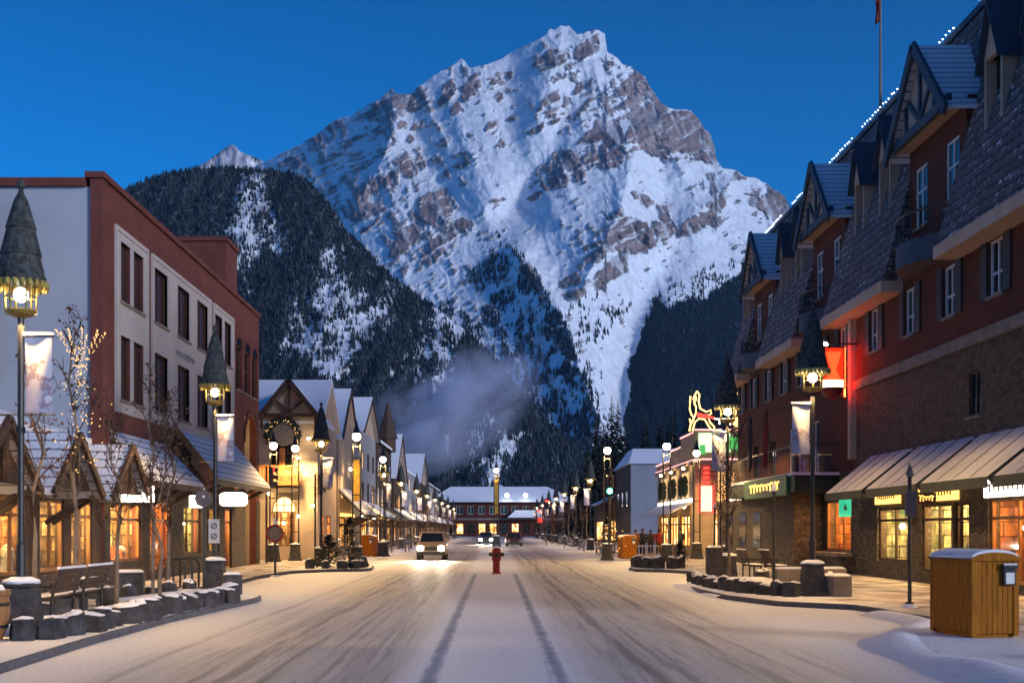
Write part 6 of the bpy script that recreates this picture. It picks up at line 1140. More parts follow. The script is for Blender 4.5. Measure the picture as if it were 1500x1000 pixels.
def thin_post(x, y, h, label, plate=None, cat='post', rnd=False):
    e = empty('sign_post' if plate else 'marker_post', (x, y, .13), label, cat); k = dict(parent=e, local=True)
    b = MB(); b.tube([(0,0,0),(0,0,h-.3)], .045, 8); b.tube([(0,0,1.0),(0,0,1.06)], .07, 8); b.tube([(0,0,0),(0,0,.12)], .1, 8); b.build('post', M['black'], **k)
    b = MB(); b.lathe([(.05,h-.3),(.09,h-.28),(.09,h-.24),(.01,h)], n=8); b.build('cap', M['snow'] if h < 3.25 else M['ledge'], **k); b = MB(); b.lathe([(.2,0),(.16,.06),(.02,.1)], n=9); b.build('snow_cap', M['snow'], **k)
    if plate:
        b = MB()
        if rnd: b.tube([(0, -.06, plate[1]), (0, -.075, plate[1])], plate[0], 8)
        else: b.box(-plate[0], plate[0], -.07, -.05, plate[1], plate[2])
        b.build('plate', var_mat('grey_sign_back', (.13,.11,.11), .6, .3, 3, .1) if 'grey_sign_back' not in MATS else MATS['grey_sign_back'], **k)
    return e
thin_post(9.35, 27.7, 3.25, 'slim black post with pointed cap and dark panel before the lit shops', (.125, 2.05, 2.62), 'sign post')
thin_post(8.4, 37, 3.2, 'slim black post with white pointed cap among the right hand boulders'); thin_post(9.3, 52, 2.9, 'slim dark post with small base left of the vertical light boxes')
o = thin_post(-8.0, 33.8, 2.9, 'slim post with dark round sign seen from behind by the second left lamp', (.25, 2.6), 'sign post', True)
o = thin_post(-8.05, 45, 2.2, 'short post with dark round sign edged in red on the left pavement', (.32, 1.6), 'sign post', True); b = MB(); b.tube([(.3*math.cos(.5236*i), -.08, 1.6 + .3*math.sin(.5236*i)) for i in range(13)], .04, 6, caps=False); b.build('red_rim', M['red'], o, local=True)
e = empty('fire_hydrant', (.06, 51.8, 0), 'dark red fire hydrant standing in the snowy middle strip of the street', 'hydrant')
b = MB(); b.lathe([(.21,.0),(.21,.05),(.15,.07),(.15,.55),(.2,.58),(.2,.62),(.19,.66),(.2,.92),(.18,.96),(.2,1.0),(.17,1.08),(.09,1.15),(.05,1.16),(.05,1.22)], (.06,51.8,0), 16); b.build('barrel', M['red'], e, smooth='auto')
for s_ in (-1, 1): b = MB(); b.tube([(.06+s_*.18,51.8,.82),(.06+s_*.3,51.8,.82)], .085, 10); b.tube([(.06+s_*.3,51.8,.82),(.06+s_*.33,51.8,.82)], .05, 6); b.build('nozzle', M['timber'], e)
b = MB(); b.tube([(.06,51.6,.78),(.06,51.5,.78)], .1, 12); b.build('pumper_cap', M['timber'], e); b = MB(); b.lathe([(.17,1.06),(.13,1.14),(.06,1.2),(.02,1.24)], (.06,51.8,0), 12); b.build('snow_cap', M['snow'], e)
# ---------------------------------------------------------------- boulders, blocks, barrel
def rock_mesh(q, w_, d, h):
    b = MB(); n = 8; rings = ((.96, 0), (1.0, .35), (.96, .72), (.86, .97), (.5, 1.0), (.01, .98)); j = [q.uniform(.72, 1.16) for _ in range(n)]; ph = q.uniform(0, .8); tl = (q.uniform(-.12, .12), q.uniform(-.12, .12))
    for i, (r, z) in enumerate(rings):
        for k in range(n):
            a = 2*math.pi*k/n + ph; sq = 1 / max(abs(math.cos(a)), abs(math.sin(a))) ** .8; rr = r * j[k] * sq * .8 * q.uniform(.9, 1.08)
            b.v.append((rr*w_/2*math.cos(a), rr*d/2*math.sin(a), z*h*(1 + tl[0]*math.cos(a) + tl[1]*math.sin(a)) * q.uniform(.93, 1.05)))
    for i in range(len(rings)-1):
        for k in range(n): b.f.append((i*n+k, i*n+(k+1) % n, (i+1)*n+(k+1) % n, (i+1)*n+k)); b.m.append(0)
    c = MB(); off = (q.uniform(-.06, .06), q.uniform(-.06, .06)); js = [q.uniform(.55, .98) for _ in range(n)]
    for i, (r, z) in enumerate(((.98, .96), (.9, 1.03), (.6, 1.07), (.01, 1.08))):
        for k in range(n):
            a = 2*math.pi*k/n + ph; rr = r * j[k] * js[k] * .84; c.v.append((off[0] + rr*w_/2*math.cos(a), off[1] + rr*d/2*math.sin(a), z*h*(1 + tl[0]*math.cos(a) + tl[1]*math.sin(a)) + .01))
    for i in range(3):
        for k in range(n): c.f.append((i*n+k, i*n+(k+1) % n, (i+1)*n+(k+1) % n, (i+1)*n+k)); c.m.append(0)
    return b, c
def bed(pts, h):                                     # raised planting bed behind the boulders, filled with snow
    b = MB(); b.poly([(x, y, .1) for x, y in pts], (0, 0, h)); o = b.build('planting_bed_snow', M['snow']); o['kind'] = 'structure'; return o
bed([(-8.7, 20.3), (-7.35, 20.0), (-7.15, 21.2), (-7.0, 24.5), (-6.85, 27.5), (-6.65, 29.5), (-6.9, 31.2), (-7.5, 32.6), (-8.2, 32.8), (-8.5, 30), (-8.75, 28.2), (-8.1, 26.8), (-8.0, 23.0), (-8.75, 22.2)], .2)
bed([(6.95, 41.8), (6.65, 39), (6.75, 36), (7.05, 34.2), (7.5, 33.6), (8.9, 34.6), (9.2, 36.5), (9.0, 41.5)], .18)
q = random.Random(21)
def boulders(path, step, size, hgt, label, group, jit=.06):
    P = [Vector((x, y, 0)) for x, y in path]; L_ = [(P[i+1]-P[i]).length for i in range(len(P)-1)]; s = 0
    while s < sum(L_):
        t = s; i = 0
        while i < len(L_) - 1 and t > L_[i]: t -= L_[i]; i += 1
        p = P[i].lerp(P[i+1], min(1, t / L_[i])); k = q.uniform(.8, 1.25)
        b, c = rock_mesh(q, size*k, size*q.uniform(.8, 1.15), hgt*q.uniform(.8, 1.2))
        o = b.build('boulder', M['rock']); o.location = (p.x + q.uniform(-jit, jit), p.y + q.uniform(-jit, jit), .11); o.rotation_euler = (0, 0, q.uniform(0, 6.28)); tag(o, label, 'boulder', group)
        c.build('snow_cap', M['snow'], o, smooth=True, local=True); s += step * k
boulders([(-8.3, 18.75), (-7.75, 19.3), (-7.2, 19.8), (-7.0, 21.1), (-6.85, 24.5), (-6.7, 27.5), (-6.5, 29.5), (-6.7, 31.2)], .54, .56, .34, 'dark snow capped boulder in the rock edging of the left planting bed', 'boulders edging the left planting bed')
boulders([(-8.9, 22.3), (-9.0, 27.2), (-8.6, 30.0), (-8.1, 33)], 1.35, .6, .4, 'dark boulder at the back of the left planting bed, toward the shops', 'boulders at the back of the left bed')
boulders([(6.75, 42), (6.5, 39), (6.6, 36), (6.9, 34), (7.4, 32.6), (8.0, 31.7)], .52, .52, .32, 'dark boulder in the rock edging of the right planting bed', 'boulders edging the right planting bed')
boulders([(9.2, 42), (9.8, 36.5), (9.4, 33.2)], 1.3, .6, .4, 'dark boulder along the back of the right planting bed', 'boulders at the back of the right bed')
boulders([(-8.3, 54.9), (-6.3, 54.9), (-6.1, 57.5)], .6, .55, .4, 'boulder round the evergreen bush on the left island', 'boulders of the left island')
boulders([(6.5, 57.0), (6.9, 55.0), (8.0, 54.6), (8.6, 55.6)], .6, .6, .5, 'boulder round the foot of the lamp on the right island', 'boulders of the right island')
def block(x, y, w_, d, h, rz, label, mat=None):
    b = MB(); b.box(-w_/2, w_/2, -d/2, d/2, 0, h); o = b.build('stone_block', mat or M['dark'], bevel=.04); o.location = (x, y, .12); o.rotation_euler = (0, 0, rz); tag(o, label, 'stone block'); b = MB(); b.hexa([(-w_/2+.03,-d/2+.03,h),(w_/2-.03,-d/2+.03,h),(w_/2-.03,d/2-.03,h),(-w_/2+.03,d/2-.03,h),(-w_/2+.1,-d/2+.1,h+.06),(w_/2-.1,-d/2+.1,h+.06),(w_/2-.1,d/2-.1,h+.06),(-w_/2+.1,d/2-.1,h+.06)]); b.build('snow_cap', M['snow'], o, local=True)
block(-9.8, 33, .75, .6, .62, .2, 'squared dark stone block behind the benches toward the bike rack'); block(-10.3, 31.3, .8, .6, .5, -.1, 'lower dark stone block just before the taller block by the bike rack'); block(-7.1, 33.2, .5, .5, .55, .3, 'dark stone block at the far tip of the left planting bed')
block(9.0, 32.2, .55, .5, .55, .2, 'snowy stone stump right of the lamp pedestal by the awnings', M['ledge']); block(9.7, 37.9, 2.2, .5, .55, .1, 'long low stone seat wall in front of the stone porch', M['ledge']); block(8.75, 15.9, .8, .6, .42, 0, 'dark stone block at the right edge of the photo beside the big bin'); block(7.45, 41.8, .5, .4, 1.15, .1, 'tall dark stone cabinet beside the lamp with the pale banner')
e = empty('barrel_planter', (-8.14, 19.5, .13), 'round brown barrel planter with snowy rim cut off by the left edge', 'planter')
b = MB(); b.lathe([(.3,0),(.38,.2),(.42,.45),(.40,.7),(.43,.72),(.43,.8),(.37,.8),(.37,.72)], (-8.14,19.5,.13), 20); b.build('barrel', M['wood'], e); b = MB(); 
for z, r in ((.2, .385), (.55, .42)): b.lathe([(r,z),(r+.012,z),(r+.012,z+.05),(r,z+.05)], (-8.14,19.5,.13), 20)
b.build('hoop', M['black'], e); b = MB(); b.lathe([(.36,.78),(.3,.88),(.02,.92)], (-8.14,19.5,.13), 14); b.build('snow_cap', M['snow'], e)
# ---------------------------------------------------------------- trees and bushes
M['bark'] = var_mat('bark', (.16,.12,.09), .9, .4, 8, .6, stretch=(1,1,.3)); M['twig'] = var_mat('twig', (.05,.033,.025), .9, .4, 8, 0)
M['dead'] = var_mat('dry_leaf', (.09,.045,.025), .85, .5, 2, 0); M['needle'] = var_mat('needle', (.012,.02,.014), .9, .6, 2, 0, c2=(.04,.05,.04)); M['darkneedle'] = var_mat('dark_needle', (.006,.010,.010), .95, .6, .6, 0)
def bare_tree(seed, h, leaves, spread=.9):
    q = random.Random(seed); e = empty('street_tree', (0, 0, 0), 'x', 'tree'); k = dict(parent=e, local=True)
    tp = [(q.uniform(-.04, .04)*i, q.uniform(-.04, .04)*i, h*.8*i/6) for i in range(7)]; b = MB(); b.tube(tp, [.06 - .0075*i for i in range(7)], 7); b.build('trunk', M['bark'], **k)
    b = MB(); lf = MB()
    def branch(p, d, ln, r, lev):
        pts = [p]; 
        for i in range(3):
            d = (d + Vector((q.uniform(-.25,.25), q.uniform(-.25,.25), q.uniform(.0,.28)))).normalized(); pts.append(pts[-1] + d*ln/3)
        b.tube(pts, [r, r*.8, r*.6, r*.35], 4, caps=False)
        for i in range(q.randint(0, leaves)):
            c = pts[q.randint(1, 3)] + Vector((q.gauss(0,.08), q.gauss(0,.08), q.gauss(0,.08))); s_ = q.uniform(.03, .065); u = Vector((q.gauss(0,1), q.gauss(0,1), q.gauss(0,1))).normalized(); v = u.cross(Vector((q.gauss(0,1), q.gauss(0,1), q.gauss(0,1)))).normalized()
            lf.add([c - u*s_, c + v*s_*.6, c + u*s_, c - v*s_*.6], [(0,1,2,3)])
        if lev:
            for i in range(q.randint(2, 4)):
                a = q.uniform(0, 6.28); dd = (d*.9 + Vector((math.cos(a), math.sin(a), .3))*.75).normalized(); branch(pts[q.randint(1, 3)], dd, ln*q.uniform(.45, .75), r*.6, lev-1)
    for i in range(15):
        t = .36 + .64*i/14; j = min(5, int(t*6)); f = t*6-j; p = Vector(tp[j]).lerp(Vector(tp[j+1]), min(1, f)); a = i*2.4 + q.uniform(-.4, .4)
        branch(p, Vector((math.cos(a), math.sin(a), 1.0 + .7*t)).normalized(), spread*q.uniform(.6, 1.1)*(1.2-.5*t), .017, 1 + (i % 3 == 0))
    b.build('branches', M['twig'], **k); lf.build('leaves', M['dead'], **k)
    return e
T0 = [bare_tree(1, 6.2, 5), bare_tree(2, 6.6, 3, .8), bare_tree(3, 5.6, 7, 1.0)]; used = [False]*3
def plant(i, x, y, label, group, sc=1.0, z=.13):
    o = T0[i] if not used[i] else copy_tree(T0[i]); used[i] = True; pend.append((o, x, y, z, label, group, sc)); return o
pend = []
GT = 'bare young trees in the planting beds'
near = [(0, -9.2, 24.6, 'bare young tree with pale thick trunk just right of the nearest left lamp', 1.0), (1, -9.0, 26.4, 'tall bare young tree rising past the pale end wall', 1.12), (2, -8.5, 27.6, 'leaf clinging young tree in front of the snowy gables', .9), (1, -8.4, 30.2, 'slender bare tree left of the bike rack', 1.0), (0, -8.5, 32.0, 'bare young tree against the orange lit shop by the bike rack', 1.0), (2, -7.9, 29.0, 'thin tree with brown leaves standing over the front row of left boulders', .85),
 (0, 7.6, 40.0, 'bare young tree before the green fascia sign', .95), (1, 8.3, 44.0, 'slender bare tree close to the vertical light boxes', .9), (2, 9.0, 48.5, 'leafy brown young tree before the neon corner shop', .8)]
for i, x, y, lab, sc in near: plant(i, x, y, lab, GT, sc)
q = random.Random(31)
for k in range(20): plant(k % 3, -7.7 + q.uniform(-.5, .3), 84 + k*8.6 + q.uniform(-2, 2), 'bare street tree far along the left kerb', 'far street trees on the left', q.uniform(.75, 1.0))
for k in range(20): plant((k+1) % 3, 8.0 + q.uniform(-.3, .8), 80 + k*8.6 + q.uniform(-2, 2), 'bare street tree far along the right kerb', 'far street trees on the right', q.uniform(.75, 1.0))
for o, x, y, z, lab, g, sc in pend: o.location = (x, y, z); o.rotation_euler = (0, 0, q.uniform(0, 6.28)); o.scale = (sc,)*3; o['label'] = lab; o['group'] = g
# light strings arching out of the second tree
b = MB(); q = random.Random(12); tx, ty = gx(118, 26.2), 26.2
for k in range(9):
    a = 2*math.pi*k/9 + .2; rr = q.uniform(.4, .62)
    for i in range(15):
        t = i/14; b.ball((tx + rr*math.cos(a)*math.sin(t*2.6)**1.0*1.0 + q.uniform(-.02,.02), ty + rr*math.sin(a)*math.sin(t*2.6), 5.2 + 1.05*math.sin(t*2.2) - .35*t*t), .013, 5, 4)
for i in range(60): b.ball((tx + q.gauss(0, .1), ty + q.gauss(0, .1), q.uniform(4.9, 5.8)), .012, 5, 4)
for i in range(70): b.ball((tx + q.gauss(0, .26), ty + q.gauss(0, .26), q.uniform(3.0, 5.0)), .013, 5, 4)
tag(b.build('string_lights', M['tinyW']), 'warm fairy lights arching like a fountain in a bare tree before the pale wall', 'string lights')
def bush(name, x, y, h, r, label, cat, group=None, n=900, mat='needle', snow=True):
    q = random.Random(int(abs(x)*100 + y)); b = MB(); s_ = MB(); e = empty(name, (x, y, .1), label, cat, group)
    for i in range(n):
        t = q.random()**.8; a = q.uniform(0, 6.28); rr = r*(1-t)**.7*math.sqrt(q.uniform(.15, 1)); c = Vector((x + rr*math.cos(a), y + rr*math.sin(a), .12 + h*t)); ln = q.uniform(.12, .3)*min(1.6, r)
        d = Vector((math.cos(a), math.sin(a), q.uniform(-.3, .6))).normalized(); w_ = d.cross(Vector((0, 0, 1))).normalized()*ln*.32
        b.add([c - w_, c + d*ln, c + w_, c - d*ln*.3], [(0,1,2,3)]); 
        if snow and q.random() < .12: u = Vector((0, 0, .02)); s_.add([c - w_*.8 + u, c + d*ln*.8 + u, c + w_*.8 + u, c - d*ln*.2 + u], [(0,1,2,3)])
    b.build('foliage', M[mat], e)
    if s_.v: s_.build('snow_cap', M['snow'], e)
    m = MB(); m.tube([(x, y, .1), (x, y, .12 + h*.8)], [.06, .02], 6); m.build('stem', M['bark'], e); return e
bush('evergreen_bush', -6.7, 56.6, 2.3, .8, 'taller dark evergreen bush on the left island before the gold banner', 'bush'); bush('evergreen_bush', -7.6, 56.2, 1.5, .85, 'lower spreading evergreen bush left of the taller one', 'bush')
bush('evergreen_bush', 6.6, 72, 2.6, .8, 'evergreen bush at the foot of the green traffic light', 'bush'); bush('evergreen_bush', 8.6, 57.0, 1.2, .6, 'small dark bush behind the right island lamp', 'bush')
q = random.Random(77)
for k in range(12): bush('evergreen_bush', 6.9 + q.uniform(-.5, .9), 84 + k*7.5, q.uniform(1.0, 2.0), q.uniform(.7, 1.1), 'dark evergreen bush in the planters far along the right kerb', 'bush', 'far bushes along the right kerb', 160)
for k in range(10): bush('evergreen_bush', -7.0 + q.uniform(-.6, .4), 86 + k*8, q.uniform(.8, 1.5), q.uniform(.6, .9), 'dark evergreen bush in the planters far along the left kerb', 'bush', 'far bushes along the left kerb', 140)
b = MB()
for i in range(40): b.ball((6.6 + q.gauss(0, .4), 71.4 + q.gauss(0, .3), .5 + 1.7*q.random()), .03, 5, 4)
tag(b.build('string_lights', M['tinyW']), 'warm fairy lights in the bush under the green traffic light', 'string lights')
def conifer(seed, h, r):
    q = random.Random(seed); e = empty('conifer_tree', (0, 0, 0), 'x', 'tree'); k = dict(parent=e, local=True); b = MB(); b.tube([(0,0,0),(0,0,h*.97)], [h*.014, .03], 6); b.build('trunk', M['bark'], **k); b = MB(); n = int(h*3.4)
    for i in range(n):
        t = i/n; z = h*(.06 + .93*t); rr = r*(1-t)**.85*q.uniform(.75, 1.15) + .15
        for j in range(max(5, int(11*(1-t)))):
            a = q.uniform(0, 6.28); l = rr*q.uniform(.65, 1.1); d = Vector((math.cos(a), math.sin(a), 0)); s_ = d.cross(Vector((0,0,1)))*l*.22; p = Vector((0, 0, z)); tip = p + d*l - Vector((0,0,l*.42)); mid = p + d*l*.55 - Vector((0,0,l*.12))
            b.add([p, mid + s_ - Vector((0,0,.12*l)), tip, mid - s_ - Vector((0,0,.12*l)), mid + Vector((0,0,.06*l))], [(0,1,4),(1,2,4),(2,3,4),(3,0,4)])
    b.build('crown', M['darkneedle'], **k); return e
K0 = [conifer(1, 24, 4.2), conifer(2, 21, 3.6), conifer(3, 26, 4.6)]; ku = [False]*3; q = random.Random(5)
KL = [(850,215,680),(862,220,640),(874,212,600),(884,230,615),(896,214,575),(905,220,582),(916,240,610),(945,250,600),(968,245,605),(985,260,590),(1012,232,560),(1028,240,585),(1046,236,570),(1062,250,560),(1080,240,580),(836,260,690),(640,330,720),(625,320,700),(668,345,735)]
kp = []
for i, (px, Y, top) in enumerate(KL):
    j = i % 3; o = K0[j] if not ku[j] else copy_tree(K0[j]); ku[j] = True; kp.append(o)
for i, (o, (px, Y, top)) in enumerate(zip(kp, KL)):
    h = gz(top, Y); j = i % 3; s_ = h / (24, 21, 26)[j]; o.location = (gx(px, Y), Y, -.02); o.scale = (s_*.9, s_*.9, s_); o.rotation_euler = (0, 0, q.uniform(0, 6.28)); o['label'] = 'tall dark conifer in the grove behind the pale block' if px > 800 else 'dark conifer by the end of the street on the left'; o['group'] = 'dark conifers behind the right row' if px > 800 else 'conifers at the left end of the street'
# ---------------------------------------------------------------- vehicles
def car(label, loc, rz, paint, L_, W_, H_, suv, lights, group='vehicles on the street'):
    e = empty('suv' if suv else 'parked_car', loc, label, 'car', group, rz); e.name = 'suv' if suv else 'car'; k = dict(parent=e, local=True); h2 = W_/2
    zb = .34 if suv else .24; zs = .98 if suv else .82         # sill height, shoulder height; front is -Y
    prof = [(-L_/2+.05, zb), (-L_/2, zb+.2), (-L_/2+.03, zs-.12), (-L_/2+.18, zs), (-L_/2+1.15, zs+.1), (L_/2-.1, zs+.06), (L_/2, zs-.2), (L_/2, zb+.1), (L_/2-.1, zb)]
    b = MB(); b.poly([(-h2, y, z) for y, z in prof], (W_, 0, 0)); b.build('body', paint, **k, bevel=.06)
    y0, y1 = -L_/2+1.2, L_/2-.12 if suv else L_/2-.75; t0, t1 = y0+.75, y1-.28 if suv else y1-.6; zt = H_; w2 = h2*.8; za = zs + .05
    b = MB(); b.hexa([(-h2+.05, y0, za), (h2-.05, y0, za), (h2-.05, y1, za), (-h2+.05, y1, za), (-w2, t0, zt), (w2, t0, zt), (w2, t1, zt), (-w2, t1, zt)]); b.build('cabin', paint, **k, bevel=.05)
    g = MB(); lerp = lambda a, c, t: a + (c-a)*t
    for f0, f1, s0, s1, yy0, yy1, off in ((.14, .88, -1, 1, y0, t0, -.035), (.16, .86, -1, 1, y1, t1, .035)):
        za_, zb_ = lerp(za, zt, f0), lerp(za, zt, f1); xa, xb = lerp(h2-.05, w2, f0) - .1, lerp(h2-.05, w2, f1) - .1; ya, yb = lerp(yy0, yy1, f0) + off, lerp(yy0, yy1, f1) + off
        g.add([(-xa, ya, za_), (xa, ya, za_), (xb, yb, zb_), (-xb, yb, zb_)], [(0,1,2,3)])
    for s_ in (-1, 1):
        for a, c in ((.12, .48), (.52, .9)):
            g.add([(s_*(h2-.05+.004), lerp(y0, y1, a)+.12, za+.06), (s_*(h2-.05+.004), lerp(y0, y1, c), za+.06), (s_*(w2+.03), lerp(t0, t1, c), zt-.1), (s_*(w2+.03), lerp(t0, t1, a), zt-.1)], [(0,1,2,3)])
    g.build('windows', M['darkglass'], **k)
    b = MB(); b.box(-h2+.02, h2-.02, -L_/2-.06, -L_/2+.1, zb-.02, zb+.2); b.build('front_bumper', M['canvas'], **k, bevel=.03); b = MB(); b.box(-h2+.02, h2-.02, L_/2-.1, L_/2+.06, zb-.02, zb+.2); b.build('rear_bumper', M['canvas'], **k, bevel=.03)
    b = MB(); b.box(-h2*.45, h2*.45, -L_/2-.025, -L_/2+.05, zb+.26, zs-.16)
    for i in range(4): b.box(-h2*.45, h2*.45, -L_/2-.035, -L_/2-.025, zb+.28+.08*i, zb+.31+.08*i)
    b.build('grille', M['black'], **k)
    for s_ in (-1, 1):
        b = MB(); b.ball((s_*(h2-.24), -L_/2+.0, zs-.24), .15, 12, 8, sq=(1.2, .5, 1)); b.build('headlight', MATS['headlight_on'] if lights else M['ledge'], **k)
        if lights:
            l = bpy.data.lights.new('headlamp_beam', 'SPOT'); l.energy = 2600; l.spot_size = R(70); l.spot_blend = 1; l.color = (1, .82, .55); l.shadow_soft_size = .1; lo = bpy.data.objects.new('headlamp_beam', l); C.objects.link(lo); lo.parent = e; lo.location = (s_*(h2-.24), -L_/2-.15, zs-.24); lo.rotation_euler = (R(80), 0, R(180))
        b = MB(); b.box(s_*(h2-.12)-.09, s_*(h2-.12)+.09, L_/2-.02, L_/2+.03, zs-.3, zs-.06); b.build('tail_light', MATS['tail_on'], **k)
        b = MB(); b.box(s_*(h2+.1)-.09, s_*(h2+.1)+.09, y0+.28, y0+.4, za+.08, za+.24); b.build('mirror', paint, **k, bevel=.03)
        for y in (-L_/2+.85, L_/2-.85):
            rw = .37 if suv else .32; b = MB(); b.tube([(s_*(h2-.24), y, rw), (s_*(h2+.0), y, rw)], rw, 18); wl = b.build('wheel', M['black'], **k); b = MB(); b.tube([(s_*(h2-.02), y, rw), (s_*(h2+.015), y, rw)], rw*.6, 14); b.build('rim', M['ledge'], wl, local=True)
    if suv:
        b = MB()
        for s_ in (-1, 1): b.bar((s_*(w2-.1), t0+.2, zt+.07), (s_*(w2-.1), t1-.1, zt+.07), .04)
        for y in (t0+.5, t1-.5): b.bar((-w2+.1, y, zt+.08), (w2-.1, y, zt+.08), .04)
        b.build('roof_rack', M['black'], **k)
    b = MB(); b.box(-.26, .26, L_/2+.005, L_/2+.035, zb+.3, zb+.42); b.build('number_plate', M['white'], **k)
    return e
emit_mat('headlight_on', (1, .90, .70), 160); emit_mat('tail_on', (1, .05, .03), 6)
car('tan sport utility with bright headlights coming toward the camera', (-3.85, 76, 0), 0, var_mat('tan_car_paint', (.30,.22,.15), .35, .1, 2, 0, spec=.5), 4.6, 1.75, 1.72, True, True)
car('distant car with both headlights lit, beside the middle lamp', (-1.1, 150, 0), 0, var_mat('grey_car_paint', (.10,.10,.11), .35, .1, 2, 0, spec=.5), 4.4, 1.75, 1.5, False, True)
car('dark car driving away with red tail lights, just right of the middle lamp', (2.05, 133, 0), 0, var_mat('dark_red_car_paint', (.05,.012,.012), .35, .1, 2, 0, spec=.5), 4.4, 1.75, 1.55, False, False)
# ---------------------------------------------------------------- people
SKIN = var_mat('skin', (.42,.25,.18), .6, .1, 3, 0); HAIR = var_mat('dark_hair', (.03,.02,.015), .8, .3, 5, 0); BOOT = var_mat('dark_boot', (.02,.018,.016), .7, .3, 5, 0)
def person(label, x, y, rz, jc, tc, hat=None, h=1.74, stride=.14, seed=0, bag=False):
    e = empty('person', (x, y, .13), label, 'person', None, rz); k = dict(parent=e, local=True); q = random.Random(seed); s_ = h/1.74
    V = [(0,0,.95),(0,0,1.15),(0,.0,1.38),(0,-.01,1.5),(0,-.02,1.6),(0,-.02,1.71)]; Rr = [(.14,.11),(.14,.1),(.16,.1),(.055,.055),(.085,.095),(.07,.085)]; E = [(0,1),(1,2),(2,3),(3,4),(4,5)]
    for sx, st in ((-1, stride), (1, -stride)):
        i = len(V); V += [(sx*.1,0,.9),(sx*.11,-st*.5,.5),(sx*.11,st*.9 if st < 0 else -st*.2+st*.9,.09),(sx*.12,(st*.9)-.15,.04)]; Rr += [(.09,.09),(.065,.065),(.045,.045),(.04,.03)]; E += [(0,i),(i,i+1),(i+1,i+2),(i+2,i+3)]
        i = len(V); V += [(sx*.21,0,1.4),(sx*.27,.03,1.13),(sx*.26,-.06-st*.6,.9),(sx*.25,-.1-st*.7,.8)]; Rr += [(.06,.06),(.045,.045),(.033,.033),(.035,.02)]; E += [(2,i),(i,i+1),(i+1,i+2),(i+2,i+3)]
        for f in range(5):
            j = len(V); a = (f-2)*.02; V += [(sx*.25 + (0 if f else -sx*.04), -.1-st*.7 + a, .75 if f else .79),(sx*.245 + (0 if f else -sx*.06), -.11-st*.7 + a*1.2, .70 + .008*abs(f-2) if f else .76)]; Rr += [(.011,.011),(.008,.008)]; E += [(i+3,j),(j,j+1)]
    me = bpy.data.meshes.new('body'); me.from_pydata([tuple(c*s_ for c in v) for v in V], E, []); o = bpy.data.objects.new('body', me); C.objects.link(o); o.parent = e; me.materials.append(SKIN)
    m = o.modifiers.new('skin', 'SKIN'); m.use_smooth_shade = True; sv = me.skin_vertices[0].data
    for i, r in enumerate(Rr): sv[i].radius = (r[0]*s_, r[1]*s_)
    sv[0].use_root = True; o.modifiers.new('sub', 'SUBSURF').render_levels = 2
    jm = var_mat('jacket_%d' % seed, jc, .8, .25, 5, .3); tm = var_mat('trousers_%d' % seed, tc, .85, .25, 5, .3)
    def loft(rings, name, mat, n=12):
        b = MB()
        for cx, cy, z, rx, ry in rings:
            for i in range(n): a = 2*math.pi*i/n; b.v.append(((cx + rx*math.cos(a))*s_, (cy + ry*math.sin(a))*s_, z*s_))
        for i in range(len(rings)-1):
            for j in range(n): b.f.append((i*n+j, i*n+(j+1) % n, (i+1)*n+(j+1) % n, (i+1)*n+j)); b.m.append(0)
        b.f += [tuple(range(n))[::-1], tuple((len(rings)-1)*n + j for j in range(n))]; b.m += [0, 0]; return b.build(name, mat, **k, smooth=True)
    j = loft([(0,0,.78,.21,.16),(0,0,.95,.2,.16),(0,0,1.15,.2,.15),(0,0,1.36,.225,.145),(0,-.005,1.45,.15,.11),(0,-.01,1.52,.09,.085)], 'jacket', jm)
    for sx, st in ((-1, stride), (1, -stride)):
        b = MB(); b.tube([(sx*.2*s_,0,1.42*s_),(sx*.275*s_,.03*s_,1.13*s_),(sx*.262*s_,(-.055-st*.55)*s_,.92*s_),(sx*.258*s_,(-.07-st*.62)*s_,.87*s_)], [.085*s_,.07*s_,.055*s_,.05*s_], 9); b.build('sleeve', jm, j, local=True, smooth=True)
        z0 = (st*.9 if st < 0 else -st*.2+st*.9); b = MB(); b.tube([(sx*.09*s_,0,.95*s_),(sx*.11*s_,-st*.25*s_,.7*s_),(sx*.112*s_,-st*.5*s_,.5*s_),(sx*.112*s_,z0*s_,.12*s_)], [.12*s_,.105*s_,.085*s_,.065*s_], 9); b.build('trouser_leg', tm, **k, smooth=True)
        b = MB(); b.ball((sx*.113*s_, (z0-.05)*s_, .055*s_), .075*s_, 10, 6, sq=(.72, 1.75, .75)); b.build('boot', BOOT, **k, smooth=True)
    b = MB(); b.ball((0, 0.0*s_, 1.665*s_), .108*s_, 12, 8, sq=(.92, 1.05, .95 if not hat else 1.0))
    if hat: b.ball((0, 0, 1.785*s_), .035*s_, 8, 6)
    b.build('hat' if hat else 'hair', var_mat('hat_%d' % seed, hat, .9, .2, 6, .4) if hat else HAIR, **k, smooth=True)
    b = MB(); b.ball((0, -.115*s_, 1.6*s_), .016*s_, 6, 5, sq=(.8, 1.2, 1.4))
    for sx in (-1, 1): b.ball((sx*.082*s_, -.01*s_, 1.6*s_), .022*s_, 6, 5, sq=(.5, 1, 1.4))
    b.build('face', SKIN, **k, smooth=True); b = MB()
    for sx in (-1, 1): b.ball((sx*.033*s_, -.098*s_, 1.625*s_), .011*s_, 6, 5)
    b.box(-.025*s_, .025*s_, -.105*s_, -.095*s_, 1.55*s_, 1.556*s_); b.build('eyes', BOOT, **k)
    if bag: b = MB(); b.box(-.14*s_, .14*s_, .13*s_, .27*s_, 1.02*s_, 1.42*s_); b.build('backpack', BOOT, **k, bevel=.04)
    return e
person('person in a dark coat and dark trousers, leftmost of the walking group in full view', gx(941, 84), 84, R(170), (.02,.025,.022), (.012,.013,.018), (.06,.03,.03), seed=1)
